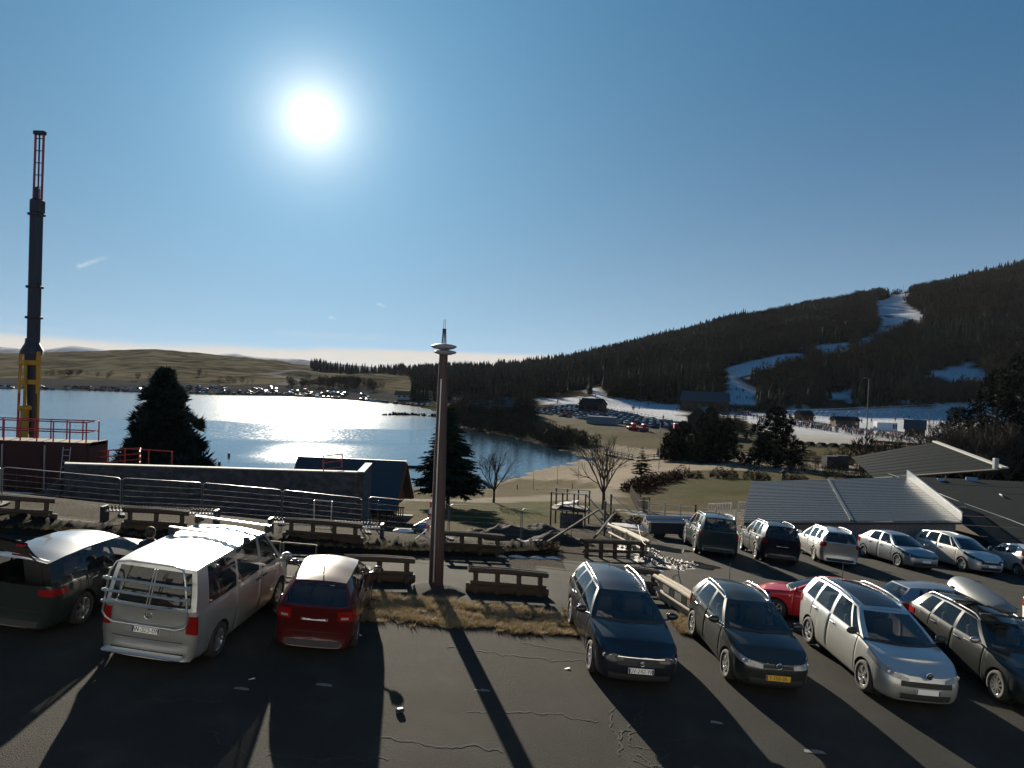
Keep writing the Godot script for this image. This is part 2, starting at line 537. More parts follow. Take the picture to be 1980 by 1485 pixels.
func ground_colour(x: float, d: float) -> Color:
	var p := Vector2(x, d)
	var n := noise.get_noise_2d(x * 3.0, d * 3.0)
	var n2 := fine.get_noise_2d(x * 5.0, d * 5.0)
	var grass := Color(0.085, 0.078, 0.035).lerp(Color(0.12, 0.095, 0.05), clampf(0.5 + n * 1.5, 0, 1))
	if d < 44.0:
		return Color(0.11, 0.098, 0.08).lerp(Color(0.075, 0.062, 0.05), clampf(0.5 + n2, 0, 1))
	var snow := Color(0.80, 0.81, 0.83) * (0.97 + 0.06 * n2)
	if d < 260.0:
		if inside(p, SAND): return Color(0.41, 0.345, 0.255).lerp(Color(0.30, 0.245, 0.185), clampf(0.45 + n2 * 0.9, 0, 1))
		if inside(p, PATH): return Color(0.33, 0.285, 0.22)
		if inside(p, LAWN): return Color(0.075, 0.085, 0.03).lerp(grass, clampf(0.3 + n2, 0, 0.7))
		if inside(p, APRON): return Color(0.2, 0.17, 0.14)
		if x > 8.0 and x < 16.0 and d > 46.0 and d < 62.0 and n2 > 0.02: return snow
	if d < 160.0 and inside(p, BROWN): return Color(0.15, 0.115, 0.065).lerp(Color(0.11, 0.085, 0.045), clampf(0.5 + n2, 0, 1))
	if d < 80.0 and inside(p, GREEN): return Color(0.085, 0.095, 0.03).lerp(Color(0.12, 0.11, 0.05), clampf(0.5 + n2, 0, 1))
	if inside(p, MIDLOT): return Color(0.09, 0.09, 0.09)
	if inside(p, MIDSNOW) or inside(p, BLUE_SLOPE) or inside(p, FLAT):
		return Color(0.5, 0.47, 0.40).lerp(snow, smoothstep(230.0, 300.0, d)) if d < 300.0 else snow
	if inside(p, PISTE):
		return snow if n2 < 0.42 or d > 800.0 else Color(0.11, 0.085, 0.06)
	if inside(p, PISTE2) or inside(p, PISTE3) or inside(p, RSNOW) or inside(p, RSNOW2): return snow
	var a := x / maxf(d, 1.0)
	if d > 380.0 and a > -0.06:
		if n > 0.33 and n2 > 0.1 and d < 620.0 and a > 0.08: return snow
		return Color(0.055, 0.045, 0.032).lerp(Color(0.09, 0.07, 0.045), clampf(0.5 + n, 0, 1))
	if a < -0.06 and d > 460.0:
		var m := noise.get_noise_2d(x * 0.8, d * 2.4)
		var c := Color(0.235, 0.205, 0.14).lerp(Color(0.14, 0.125, 0.085), clampf(0.5 + m * 2.4, 0, 1))
		if fine.get_noise_2d(x * 0.35, d * 1.1) > 0.26: c = Color(0.075, 0.07, 0.05)
		for q in [[-215, 820, -240, 750], [-240, 750, -178, 638], [-178, 638, -169, 560], [-215, 820, -80, 835]]:
			if Geometry2D.get_closest_point_to_segment(p, Vector2(q[0], q[1]), Vector2(q[2], q[3])).distance_to(p) < 5.0: c = Color(0.30, 0.29, 0.28)
		if d < 575.0 and shore(x, d) < 75.0: c = Color(0.10, 0.10, 0.095)
		return c
	if d < 260.0 and x < 60.0 and shore(x, d) < 6.0: return Color(0.13, 0.105, 0.075)
	return grass

func spread(a: float, b: float, step: float) -> Array:
	var o := []
	var n := int(ceil((b - a) / step))
	for i in n + 1: o.append(lerpf(a, b, float(i) / n))
	return o
func sheet(called: String, xs: Array, ds: Array, m: Material, coloured: bool, drop = null, skip = null) -> void:
	var nx := xs.size()
	var verts := PackedVector3Array()
	var cols := PackedColorArray()
	var idx := PackedInt32Array()
	for d in ds:
		for x in xs:
			var y := T(x, d)
			if drop != null: y -= drop.call(x, d)
			verts.append(Vector3(x, y, -d))
			if coloured: cols.append(ground_colour(x, d))
	for i in ds.size() - 1:
		for j in nx - 1:
			if skip != null and skip.call((xs[j] + xs[j + 1]) * 0.5, (ds[i] + ds[i + 1]) * 0.5): continue
			var a := i * nx + j
			var c := a + nx
			idx.append_array([a, c, c + 1, a, c + 1, a + 1])
	var norm := PackedVector3Array()
	norm.resize(verts.size())
	for i in range(0, idx.size(), 3):
		var n := (verts[idx[i + 2]] - verts[idx[i]]).cross(verts[idx[i + 1]] - verts[idx[i]])
		for k in 3: norm[idx[i + k]] += n
	for i in norm.size(): norm[i] = norm[i].normalized() if norm[i].length() > 0.0 else Vector3.UP
	var arr := []
	arr.resize(Mesh.ARRAY_MAX)
	arr[Mesh.ARRAY_VERTEX] = verts
	arr[Mesh.ARRAY_NORMAL] = norm
	if coloured: arr[Mesh.ARRAY_COLOR] = cols
	arr[Mesh.ARRAY_INDEX] = idx
	var me := ArrayMesh.new()
	me.add_surface_from_arrays(Mesh.PRIMITIVE_TRIANGLES, arr)
	structure(called, me, m)
func in_lot(x: float, d: float) -> bool:
	return d < 24.4 or (d < 46.0 and x > 1.0 + (d - 24.4) * 0.5)
func build_ground() -> void:
	sheet("car_park", spread(-60, 70, 1.0), spread(-40, 20, 2.0) + spread(20.5, 47, 0.5), M.asphalt, false, null, func(x, d): return not in_lot(x, d))
	sheet("ground", spread(-70, 90, 0.8), spread(22, 72, 0.8), M.ground, true, func(x, d): return 0.12 if in_lot(x, d) and in_lot(x, d + 1.6) and in_lot(x - 1.6, d) else 0.0)
	sheet("terrain", spread(-220, 200, 2.0), spread(72, 330, 2.0), M.ground, true)
	sheet("hills", spread(-900, 900, 7.0), spread(330, 1400, 7.0), M.far_ground, true)
	sheet("terrain", spread(-1200, -70, 40.0) , spread(-300, 72, 12.0), M.ground, true, func(_x, _d): return 0.2)
	sheet("terrain", spread(90, 1200, 40.0), spread(-300, 72, 12.0), M.ground, true, func(_x, _d): return 0.2)
	sheet("terrain", spread(-900, -220, 40.0) + [-219.0], spread(72, 330, 12.0), M.ground, true, func(_x, _d): return 0.3)
	sheet("terrain", [199.0] + spread(200, 900, 40.0), spread(72, 330, 12.0), M.ground, true, func(_x, _d): return 0.3)
	# the plateau beyond, to the horizon
	var b := MB.new()
	var rows := []
	for d in spread(1400, 30000, 1100.0):
		var row := PackedVector3Array()
		for x in spread(-26000, 26000, 1000.0): row.append(V(x, -60.0 - (d - 1400) * 0.012, d))
		rows.append(row)
	b.col(Color(0.05, 0.05, 0.04)).grid(rows, Vector3(0, -5000, -10000))
	structure("plain", b, M.far_ground)
	# far snowy mountains
	var pk := [[-6900, 95], [-6600, 88], [-6250, 60], [-6000, 105], [-5780, 140], [-5560, 118], [-5380, 104], [-5150, 62], [-4700, 76], [-4300, 104], [-3900, 86], [-3640, 112], [-3480, 84], [-3160, 66], [-2900, 74], [-2620, 48], [-2300, 32], [-1820, -5], [-1200, -30], [0, -50]]
	b = MB.new()
	rows = []
	var px := []
	var py := []
	for q in pk:
		px.append(float(q[0])); py.append(float(q[1]))
	for i in 13:
		var v := i / 12.0
		var row := PackedVector3Array()
		for x in spread(-7600, 0, 38.0):
			var t := table(x, px, py)
			var ridge := 1.0 - absf(v - 0.5) * 2.0
			var y := lerpf(-190.0, t, pow(ridge, 0.8)) + noise.get_noise_2d(x * 0.12, v * 90.0) * 30.0 * (0.35 + 0.65 * (1.0 - ridge))
			row.append(V(x, y, 9200.0 + v * 1800.0))
		rows.append(row)
	b.smooth()
	for i in 12:
		for j in rows[0].size() - 1:
			var q: Array = [rows[i][j], rows[i][j + 1], rows[i + 1][j + 1], rows[i + 1][j]]
			for s in [[0, 1, 2], [0, 2, 3]]:
				var tr := []
				for k in s:
					var p: Vector3 = q[k]
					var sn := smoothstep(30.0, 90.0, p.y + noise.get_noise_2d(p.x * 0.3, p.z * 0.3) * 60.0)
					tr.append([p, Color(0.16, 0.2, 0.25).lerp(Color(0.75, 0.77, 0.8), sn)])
				for k in [0, 2, 1]:
					b.col(tr[k][1])
					b.st.add_vertex(tr[k][0])
	structure("mountains", b, M.far_ground)

func build_lake() -> void:
	var m := mat("water", Color(0.012, 0.03, 0.042), 1.0)
	var w := 1024
	var wh := 512
	var im := Image.create(w, wh, false, Image.FORMAT_L8)
	for j in wh:
		var d := lerpf(100.0, 540.0, (j + 0.5) / wh)
		for i in w:
			var x := lerpf(-480.0, 40.0, (i + 0.5) / w)
			var n := noise.get_noise_2d(x * 1.2, d * 2.2) * 14.0
			var dd := d + n * (d / 300.0)
			var v := 0.05                                    # glassy water near the beach
			var far := smoothstep(258.0, 275.0, dd)
			var mid := smoothstep(206.0, 226.0, dd) * (1.0 - far)
			var close := smoothstep(166.0, 176.0, dd) * (1.0 - smoothstep(200.0, 214.0, dd))
			var g := rng.randf()
			v = lerpf(v, 0.205 - 0.05 * g, far)
			v = lerpf(v, 0.16 if g > 0.82 else 0.085, mid)
			v = lerpf(v, 0.165 - 0.06 * g, close * smoothstep(-70.0, -50.0, x + n * 0.5))
			v = lerpf(v, 0.05, smoothstep(-60.0, 0.0, x) * (0.9 if d < 330.0 else 0.6))
			v *= 1.0 - 0.5 * smoothstep(475.0, 500.0, d)
			im.set_pixel(i, j, Color(v, v, v))
	m.roughness_texture = ImageTexture.create_from_image(im)
	m.metallic_specular = 0.5
	m.normal_enabled = true
	m.normal_texture = ntex(0.2, 0, 1, 3, FastNoiseLite.TYPE_SIMPLEX, 2048, 21, 3.0)
	m.normal_scale = 0.05
	m.uv1_scale = Vector3.ONE
	m.texture_repeat = true
	var rows := []
	var st := SurfaceTool.new()
	st.begin(Mesh.PRIMITIVE_TRIANGLES)
	var q := [Vector2(0, 0), Vector2(1, 0), Vector2(1, 1), Vector2(0, 1)]
	for k in [0, 3, 2, 0, 2, 1]:
		var u: Vector2 = q[k]
		st.set_uv(u)
		st.set_normal(Vector3.UP)
		st.add_vertex(V(lerpf(-480, 40, u.x), LAKE_Y, lerpf(100, 540, u.y)))
	st.generate_tangents()
	structure("lake", st.commit(), m)
	# dark boom and breakwater on the water, mooring buoys
	var b := MB.new()
	var pts := []
	for p in [[-30, 166.2], [-24, 165.9], [-19, 166], [-13, 161], [-7.1, 154], [-4.5, 147], [-2.8, 139], [-1.5, 134]]: pts.append(V(p[0], LAKE_Y + 0.1, p[1]))
	b.tube(pts, 0.32, 8)
	single("floating_boom", b, M.boom_rubber, "dark floating boom curving across the calm water to the beach", "boom")
	b = MB.new()
	for i in 46:
		var t := i / 45.0
		var c := V(lerpf(-57, -30, t) + rng.randf_range(-1, 1), LAKE_Y + 0.05, 344 + sin(t * 3.0) * 6.0 + rng.randf_range(-2.2, 2.2))
		b.cbox(c, Vector3(rng.randf_range(1.0, 2.6), rng.randf_range(0.5, 1.3), rng.randf_range(1, 2.4)), 0.25, Basis(Vector3(rng.randf(), rng.randf(), 1).normalized(), rng.randf() * 3))
	single("stone_breakwater", b, M.soil, "low dark breakwater of boulders lying in the lake off the far bank", "breakwater")
	var k := 0
	for p in [[-63.7, 174.6, "dark mooring buoy far out on the water right of the pine"], [-60, 159.2, "dark mooring buoy just above the long concrete wall"], [-248, 488, "small pale buoy near the far shore left of the pine"]]:
		var o := thing("buoy", p[2], "buoy", tf_at(V(p[0], LAKE_Y, p[1])), "buoys on the lake")
		part(o, "float", MB.new().lathe([[0, -0.3], [0.25, -0.2], [0.3, 0.5], [0.2, 0.7], [0, 0.75]], 10), M.dark_steel if k < 2 else M.white_paint)
		part(o, "stem", MB.new().tube([Vector3(0, 0.7, 0), Vector3(0, 0.85, 0)], 0.06, 6), M.dark_steel if k < 2 else M.white_paint)
		k += 1

# ---------------------------------------------------------------- cars
# A car's own axes: x forward, y up, z to its right; x counts back from the nose in the tables, 0 at the nose.
func prof(x: float, p: Array) -> float:
	var xs := []
	var ys := []
	for q in p:
		xs.append(float(q[0])); ys.append(float(q[1]))
	return table(x, xs, ys)

class Car:
	var s: Dictionary
	var cols := []      # [X from the nose, z fraction, 'n'/'s'/'t', groove]
	var host: Node3D
	func setup(spec: Dictionary, h) -> void:
		s = spec
		host = h
		var L: float = s.L
		for z in [0.0, 0.2, 0.4, 0.56, 0.68, 0.77]: cols.append([host.prof(z, [[0, 0.0], [0.4, 0.012], [0.68, 0.06], [0.77, 0.1]]), z, "n", false])
		var xs := []
		var x := 0.16
		while x < L - 0.14:
			xs.append(x)
			x += 0.11
		for c in [s.fo, s.fo + s.wb]:
			var R: float = s.wr + 0.055
			xs = xs.filter(func(v): return absf(v - c) > R + 0.03)
			for k in 15: xs.append(c - cos(PI * k / 14.0) * R)
			xs.append(c - R - 0.001); xs.append(c + R + 0.001)
		for gx in s.doors:
			xs = xs.filter(func(v): return absf(v - gx) > 0.03)
			xs.append_array([gx - 0.008, gx, gx + 0.008])
		xs.sort()
		for v in xs:
			var g := false
			for gx in s.doors: g = g or absf(v - gx) < 0.004
			cols.append([v, host.prof(v, [[0.1, 0.77], [0.18, 0.85], [0.32, 0.92], [0.55, 0.965], [0.9, 0.99], [1.3, 1.0], [L - 1.1, 1.0], [L - 0.6, 0.98], [L - 0.3, 0.95], [L - 0.16, 0.9], [L - 0.1, s.tz]]), "s", g])
		for z in [1.0, 0.87, 0.7, 0.48, 0.24, 0.0]: cols.append([L - host.prof(z, [[0, 0.0], [0.48, 0.008], [0.7, 0.022], [0.87, 0.055], [1.0, 0.09]]), z * s.tz, "t", false])
	func belt(X: float) -> float:
		return host.prof(X, s.yb)
	func bottom(X: float) -> float:
		for c in [s.fo, s.fo + s.wb]:
			var R: float = s.wr + 0.055
			if absf(X - c) < R + 0.0005: return maxf(s.gc, s.wr + sqrt(maxf(0.0, R * R - (X - c) * (X - c))))
		return s.gc
	# a point of the body side: column data, height
	func at(X0: float, z0: float, y: float, side: float, off := 0.0) -> Vector3:
		var yb := belt(X0)
		var q := clampf((y - s.gc) / (yb - s.gc), 0.0, 1.0)
		var w: float = host.prof(q, s.sec) * s.W * 0.5
		var L: float = s.L
		var ff: float = host.prof(y, s.sf) * exp(-X0 / 0.35)
		var rr: float = host.prof(y, s.sr) * exp(-(L - X0) / 0.35)
		var e: float = 1.0
		if X0 < 0.6: e = 1.0 + off / 0.9 * (1.0 - X0 / 0.6)
		var p := Vector3(-(X0 + ff - rr), y, side * (z0 * w))
		if off != 0.0:
			var nx := 0.0
			if X0 < 0.5: nx = 1.0 - X0 / 0.5
			elif X0 > L - 0.4: nx = -(1.0 - (L - X0) / 0.4)
			var n := Vector3(nx, 0.15, side * (1.0 - absf(nx) * 0.7)).normalized()
			if z0 < 0.6: n = Vector3(signf(nx), 0.1, 0).normalized()
			p += n * off
		return p
	func zfrac(X: float) -> float:
		for i in range(1, cols.size()):
			if cols[i][0] >= X:
				return lerpf(cols[i - 1][1], cols[i][1], (X - cols[i - 1][0]) / maxf(1e-5, cols[i][0] - cols[i - 1][0]))
		return cols[-1][1]
	# a patch that lies on the side of the body: X from a to b, heights given at both ends
	func skin(b: MB, side: float, X0: float, X1: float, lo: Array, hi: Array, off: float, n := 6) -> void:
		var rows := []
		for i in n + 1:
			var t := float(i) / n
			var X := lerpf(X0, X1, t)
			var row := PackedVector3Array()
			for k in 4:
				row.append(at(X, zfrac(X), lerpf(lerpf(lo[0], lo[1], t), lerpf(hi[0], hi[1], t), k / 3.0), side, off))
			rows.append(row)
		b.grid(rows, Vector3(-(X0 + X1) * 0.5 + (-0.6 if X1 < 1.0 else 0.6 if X0 > 3.0 else 0.0), lo[0], 0))
	# one sheet that wraps round the corner of nose or tail: along the side first, then across
	func lamp(b: MB, front: bool, side: float, reach: float, across: float, lo: Array, hi: Array, off: float) -> void:
		var rows := []
		var L: float = s.L
		for i in 7:
			var t := i / 6.0
			var X := lerpf(reach, 0.1, t)
			if not front: X = L - X
			var row := PackedVector3Array()
			for k in 4: row.append(at(X, zfrac(X), lerpf(lerpf(lo[0], lo[1], t), lerpf(hi[0], hi[1], t), k / 3.0), side, off))
			rows.append(row)
		if across > 0.01:
			var f0 := 0.77 if front else zfrac(L - 0.1)
			for i in range(1, 7):
				var t := i / 6.0
				var f := lerpf(f0, f0 - across / (float(s.W) * 0.5), t)
				var X: float = host.prof(f, [[0, 0.0], [0.4, 0.012], [0.68, 0.06], [0.77, 0.1], [0.9, 0.28]]) if front else L - host.prof(f / s.tz, [[0, 0.0], [0.48, 0.008], [0.7, 0.022], [0.87, 0.055], [1.0, 0.09]])
				var row := PackedVector3Array()
				for k in 4:
					var y := lerpf(lerpf(lo[1], lo[2], t), lerpf(hi[1], hi[2], t), k / 3.0)
					var p := at(X, f, y, side, 0.0)
					row.append(Vector3(p.x + (off if front else -off) * 1.15, y, p.z + side * off * 0.5 * (1.0 - t)))
				rows.append(row)
		b.grid(rows, Vector3(-1.2 if front else -L + 1.2, lo[0], 0))
	# a patch across the nose or the tail, z from za to zb
	func face_skin(b: MB, front: bool, za: float, zb: float, lo: Array, hi: Array, off: float, n := 8) -> void:
		var rows := []
		for i in n + 1:
			var t := float(i) / n
			var z := lerpf(za, zb, t)
			var f: float = absf(z) / (s.W * 0.5)
			var X := 0.0
			var best := 9.0
			for c in cols:
				if c[2] != ("n" if front else "t"): continue
				if absf(c[1] - f) < best:
					best = absf(c[1] - f); X = c[0]
			if front: X = host.prof(f, [[0, 0.0], [0.4, 0.012], [0.68, 0.06], [0.77, 0.1], [0.9, 0.28]])
			else: X = s.L - host.prof(f / s.tz, [[0, 0.0], [0.48, 0.008], [0.7, 0.022], [0.87, 0.055], [1.0, 0.09]])
			var row := PackedVector3Array()
			for k in 4:
				var y := lerpf(lerpf(lo[0], lo[1], t), lerpf(hi[0], hi[1], t), k / 3.0)
				var p := at(X, f, y, signf(z), 0.0)
				row.append(Vector3(p.x + (off if front else -off), y, p.z))
			rows.append(row)
		b.grid(rows, Vector3(-1.5 if front else -s.L + 1.5, lo[0], 0))
	func coons(bot: Array, top: Array, lef: Array, rig: Array, bulge: Vector3, nu: int, nv: int) -> Array:
		var rows := []
		var at_ := func(c: Array, t: float) -> Vector3:
			var f := t * (c.size() - 1)
			var i := mini(int(f), c.size() - 2)
			return c[i].lerp(c[i + 1], f - i)
		for j in nv + 1:
			var v := float(j) / nv
			var row := PackedVector3Array()
			for i in nu + 1:
				var u := float(i) / nu
				var p: Vector3 = at_.call(bot, u) * (1 - v) + at_.call(top, u) * v + at_.call(lef, v) * (1 - u) + at_.call(rig, v) * u
				p -= (bot[0] * (1 - u) + bot[-1] * u) * (1 - v) + (top[0] * (1 - u) + top[-1] * u) * v
				row.append(p + bulge * sin(PI * u) * sin(PI * clampf(v * 0.9 + 0.05, 0, 1)))
			rows.append(row)
		return rows
	func roof_pt(x: float, side: float) -> Vector3:
		return Vector3(-x, host.prof(x, s.yr), side * host.prof(x, s.zr))
	func base_pt(x: float, side: float) -> Vector3:
		return at(x, zfrac(x), belt(x), side)
	func gh(side: float, xb: float, xr: float, r: float) -> Vector3:
		var a := base_pt(xb, side)
		return a.lerp(roof_pt(xr, side), r) + Vector3(0, 0, side * sin(PI * r) * s.get("tumble", 0.025))

func wheel(p: Node3D, r: float, w: float, pos: Vector3, side: float, style: int) -> void:
	var o := Node3D.new()
	o.name = "wheel"
	p.add_child(o, true)
	o.position = pos
	var key := "wheel%d_%d_%d" % [int(r * 1000), style, int(side)]
	if not M.has(key):
		var ba := Basis(Vector3.RIGHT, PI / 2 * side)     # y of the lathe points outwards
		var t := MB.new().lathe([[r * 0.66, -w * 0.5], [r * 0.9, -w * 0.5], [r, -w * 0.36], [r, w * 0.36], [r * 0.93, w * 0.5], [r * 0.68, w * 0.5], [r * 0.66, w * 0.42]], 28, Vector3.ZERO, ba)
		var rim := MB.new()
		rim.lathe([[r * 0.66, -w * 0.3], [r * 0.67, w * 0.40], [r * 0.61, w * 0.44], [r * 0.58, w * 0.38], [r * 0.57, w * 0.05]], 28, Vector3.ZERO, ba)
		rim.lathe([[0.001, w * 0.40], [r * 0.13, w * 0.39], [r * 0.17, w * 0.3]], 12, Vector3.ZERO, ba)
		var n: int = [5, 5, 7, 10][style]
		for k in n:
			var a := TAU * k / n + 0.3
			var dirs := [[-0.1, -0.16], [0.1, 0.16]] if style == 1 else [[0.0, 0.0]]
			for q in dirs:
				var u := Vector3(cos(a + q[0]), 0, sin(a + q[0]))
				var v := Vector3(cos(a + q[1]), 0, sin(a + q[1]))
				var ww: float = r * [0.24, 0.1, 0.15, 0.11][style]
				rim.beam(ba * (u * r * 0.12 + Vector3(0, w * 0.34, 0)), ba * (v * r * 0.62 + Vector3(0, w * 0.36, 0)), ww, w * 0.16, ba * Vector3.UP)
		var disc := MB.new().lathe([[0.001, -w * 0.05], [r * 0.57, -w * 0.05], [r * 0.6, -w * 0.2]], 20, Vector3.ZERO, ba)
		M[key] = [t.done(), rim.done(), disc.done()]
	part(o, "tyre", M[key][0], M.rubber)
	part(o, "rim", M[key][1], M.alloy)
	part(o, "brake_disc", M[key][2], M.dark_steel)

func lettering(p: Node3D, txt: String, at: Vector3, h: float, facing: Basis, m: Material) -> void:
	var t := TextMesh.new()
	var f := SystemFont.new()
	f.font_names = PackedStringArray(["Droid Sans"])
	t.font = f
	t.text = txt
	t.font_size = 32
	t.pixel_size = h / 26.0
	t.depth = 0.004
	t.curve_step = 4.0
	var o := part(p, "lettering", t, m, at)
	o.basis = facing
func number_plate(car: Node3D, txt: String, pos: Vector3, front: bool, yellow := false, lean := 0.0) -> void:
	var fac := Basis(Vector3.UP, PI / 2 if front else -PI / 2) * Basis(Vector3.RIGHT, lean)
	var o := part(car, "number_plate", MB.new().cbox(Vector3.ZERO, Vector3(0.52, 0.11, 0.012), 0.003), M.plate_yellow if yellow else M.plate_white, pos)
	o.basis = fac
	part(o, "blue_band", MB.new().box(Vector3(-0.24, 0, 0.008), Vector3(0.03, 0.1, 0.003)), M.plate_blue)
	if not yellow: part(o, "blue_band", MB.new().box(Vector3(0.24, 0, 0.008), Vector3(0.03, 0.1, 0.003)), M.plate_blue)
	if txt: lettering(o, txt, Vector3(0, 0, 0.008), 0.082, Basis(), M.letter)
func round_badge(car: Node3D, pos: Vector3, r: float, front: bool, letters: bool) -> void:
	var ba := Basis(Vector3.BACK, -PI / 2 if front else PI / 2)
	var b := MB.new()
	b.lathe([[r * 0.82, 0.0], [r * 0.82, 0.012], [r * 0.92, 0.016], [r, 0.01], [r, 0.0]], 24, Vector3.ZERO, ba)
	if letters:
		var s := 1.0 if front else -1.0
		var q := func(y: float, z: float) -> Vector3: return Vector3(0.008 * s, y * r, z * r)
		for l in [[0.78, -0.25, 0.05, -0.02], [0.78, 0.25, 0.05, 0.02], [0.55, -0.6, -0.7, -0.25], [-0.7, -0.25, 0.0, -0.02], [0.0, 0.02, -0.7, 0.25], [-0.7, 0.25, 0.55, 0.6]]:
			b.beam(q.call(l[0], l[1]), q.call(l[2], l[3]), r * 0.13, 0.01, Vector3(s, 0, 0))
	else:
		b.lathe([[0.001, 0.012], [r * 0.8, 0.006]], 20, Vector3.ZERO, ba)
	part(car, "emblem", b, M.chrome, pos)

func car_frame(x: float, d: float, heading: float) -> Transform3D:
	# heading 0 faces away from the camera, 180 faces it
	var e := 0.6
	var n := Vector3(T(x - e, d) - T(x + e, d), 2 * e, 0).normalized()
	n = Vector3(n.x, n.y, (T(x, d + e) - T(x, d - e)) / (2 * e) * n.y).normalized()
	var h := deg_to_rad(heading)
	var f := Vector3(sin(h), 0, -cos(h))
	f = (f - n * f.dot(n)).normalized()
	return Transform3D(Basis(f, n, f.cross(n)), G(x, d, 0.004))

func make_car(called: String, label: String, category: String, spec: Dictionary, tf: Transform3D, paint_m: Material, opt := {}) -> Node3D:
	var car := thing(called, label, category, tf, "")
	var s: Dictionary = spec.duplicate(true)
	s.merge({"sec": [[0, 0.90], [0.08, 0.955], [0.3, 0.99], [0.52, 1.0], [0.7, 0.99], [0.84, 0.972], [0.93, 0.955], [1, 0.925]], "sf": [[0.15, 0.1], [0.3, 0.01], [0.5, 0.0], [0.62, 0.02], [0.8, 0.1], [1.1, 0.22]], "sr": [[0.15, -0.08], [0.35, 0.0], [0.55, 0.0], [0.7, -0.03], [0.9, -0.07], [1.2, -0.14]], "tz": 0.86})
	for k in opt.get("spec", {}): s[k] = opt.spec[k]
	var c := Car.new()
	c.setup(s, self)
	var L: float = s.L
	var W: float = s.W
	# nodes sit at the middle of the wheelbase; shapes are counted from the nose
	var off := Vector3(s.fo + s.wb * 0.5, 0, 0)
	var put := func(n: String, m, mt: Material) -> MeshInstance3D: return part(car, n, m, mt, off)
	var trim: Material = opt.get("trim", paint_m)
	# --- lower body: rings of the plan outline
	var nr := 11
	var fr := [0.0, 0.06, 0.15, 0.28, 0.42, 0.55, 0.68, 0.8, 0.88, 0.945, 1.0]
	var body := MB.new()
	for side in [-1.0, 1.0]:
		var rows := []
		var lip := []
		for q in c.cols:
			var row := PackedVector3Array()
			var yl := c.bottom(q[0])
			var yb := c.belt(q[0])
			for f in fr:
				var p := c.at(q[0], q[1], lerpf(yl, yb, f), side)
				if q[3] and f > 0.1 and f < 0.99: p.z -= side * 0.014
				row.append(p)
			rows.append(row)
			if yl > s.gc + 0.001:
				lip.append(PackedVector3Array([row[0], row[0] * Vector3(1, 1, 0) + Vector3(0, 0, row[0].z - side * 0.26)]))
			elif lip.size():
				var well := MB.new()
				var cxx: float = -lip[lip.size() / 2][0].x
				well.grid(lip, Vector3(-cxx, 3.0, lip[0][0].z))
				well.lathe([[0.001, 0.0], [s.wr + 0.07, 0.001]], 18, Vector3(-cxx, s.wr + 0.02, side * (W * 0.5 - 0.30)), Basis(Vector3.RIGHT, PI / 2 * side))
				put.call("wheel_arch_lining", well, M.black_plastic)
				lip = []
		var d0: float = s.doors[0]
		var panels := {}
		for i in rows.size() - 1:
			var x: float = (c.cols[i][0] + c.cols[i + 1][0]) * 0.5
			var k := 0
			for gx in s.doors: k += 1 if x > gx else 0
			panels[i] = k
		for k in range(0, s.doors.size() + 1):
			var is_door: bool = k > 0 and k < s.doors.size()
			var pick := func(i, j): return panels[i] == k and (j >= 1 or not is_door)
			if is_door:
				var door := MB.new()
				door.grid(rows, Vector3(-L * 0.5, 0.5, 0), pick)
				put.call("front_door" if k == 1 else "rear_door", door, paint_m)
				body.grid(rows, Vector3(-L * 0.5, 0.5, 0), func(i, j): return panels[i] == k and j < 1)
			else:
				body.grid(rows, Vector3(-L * 0.5, 0.5, 0), pick)
		# handles and mirrors
		for hx in s.handles:
			var y: float = c.belt(hx) - 0.13
			var pp := c.at(hx, c.zfrac(hx), y, side, 0.018)
			put.call("door_handle", MB.new().cbox(pp, Vector3(0.2, 0.03, 0.03), 0.008), opt.get("handle", paint_m))
		var mx: float = s.pil[0][0] + 0.2
		var mb := c.base_pt(mx, side)
		var mm := MB.new()
		var mc := mb + Vector3(0.02, 0.1, side * 0.16)
		var rws := []
		for i in 7:
			var a := PI * i / 6.0
			var row := PackedVector3Array()
			for k in 13:
				var t := TAU * k / 12.0
				row.append(mc + Vector3(cos(a) * 0.07 - 0.01, sin(a) * sin(t) * 0.085, sin(a) * cos(t) * 0.125 * (1.0 + 0.25 * side * cos(t))))
			rws.append(row)
		mm.grid(rws, mc)
		mm.beam(mb + Vector3(0, 0.0, -side * 0.02), mc + Vector3(0, -0.06, -side * 0.06), 0.06, 0.03)
		var mir: MeshInstance3D = put.call("door_mirror", mm, opt.get("mirror", paint_m))
		part(mir, "mirror_glass", MB.new().cbox(mc + Vector3(-0.07, 0, 0), Vector3(0.012, 0.11, 0.17), 0.004), M.chrome)
	body.box(Vector3(-L * 0.5, s.gc + 0.04, 0), Vector3(L - 0.7, 0.05, W - 0.62))
	# --- bonnet
	var cowl_x: float = s.pil[0][0]
	var top := func(q, side): return c.at(q[0], q[1], c.belt(q[0]), side)
	var nose := []
	var el := []
	var er := []
	for q in c.cols:
		if q[2] == "n": nose.append(q)
		if q[2] == "s" and q[0] <= cowl_x + 0.02:
			el.append(top.call(q, -1.0)); er.append(top.call(q, 1.0))
	el.push_front(top.call(nose[-1], -1.0)); er.push_front(top.call(nose[-1], 1.0))
	el.append(c.base_pt(cowl_x, -1.0)); er.append(c.base_pt(cowl_x, 1.0))
	var bot := []
	for i in range(nose.size() - 1, -1, -1): bot.append(top.call(nose[i], -1.0))
	for i in range(1, nose.size()): bot.append(top.call(nose[i], 1.0))
	var cowl := []
	for i in 13:
		var u := i / 12.0
		var p: Vector3 = el[-1].lerp(er[-1], u)
		cowl.append(p + Vector3(s.cowl, s.get("cowl_up", 0.03), 0) * sin(PI * u))
	var bonnet := MB.new()
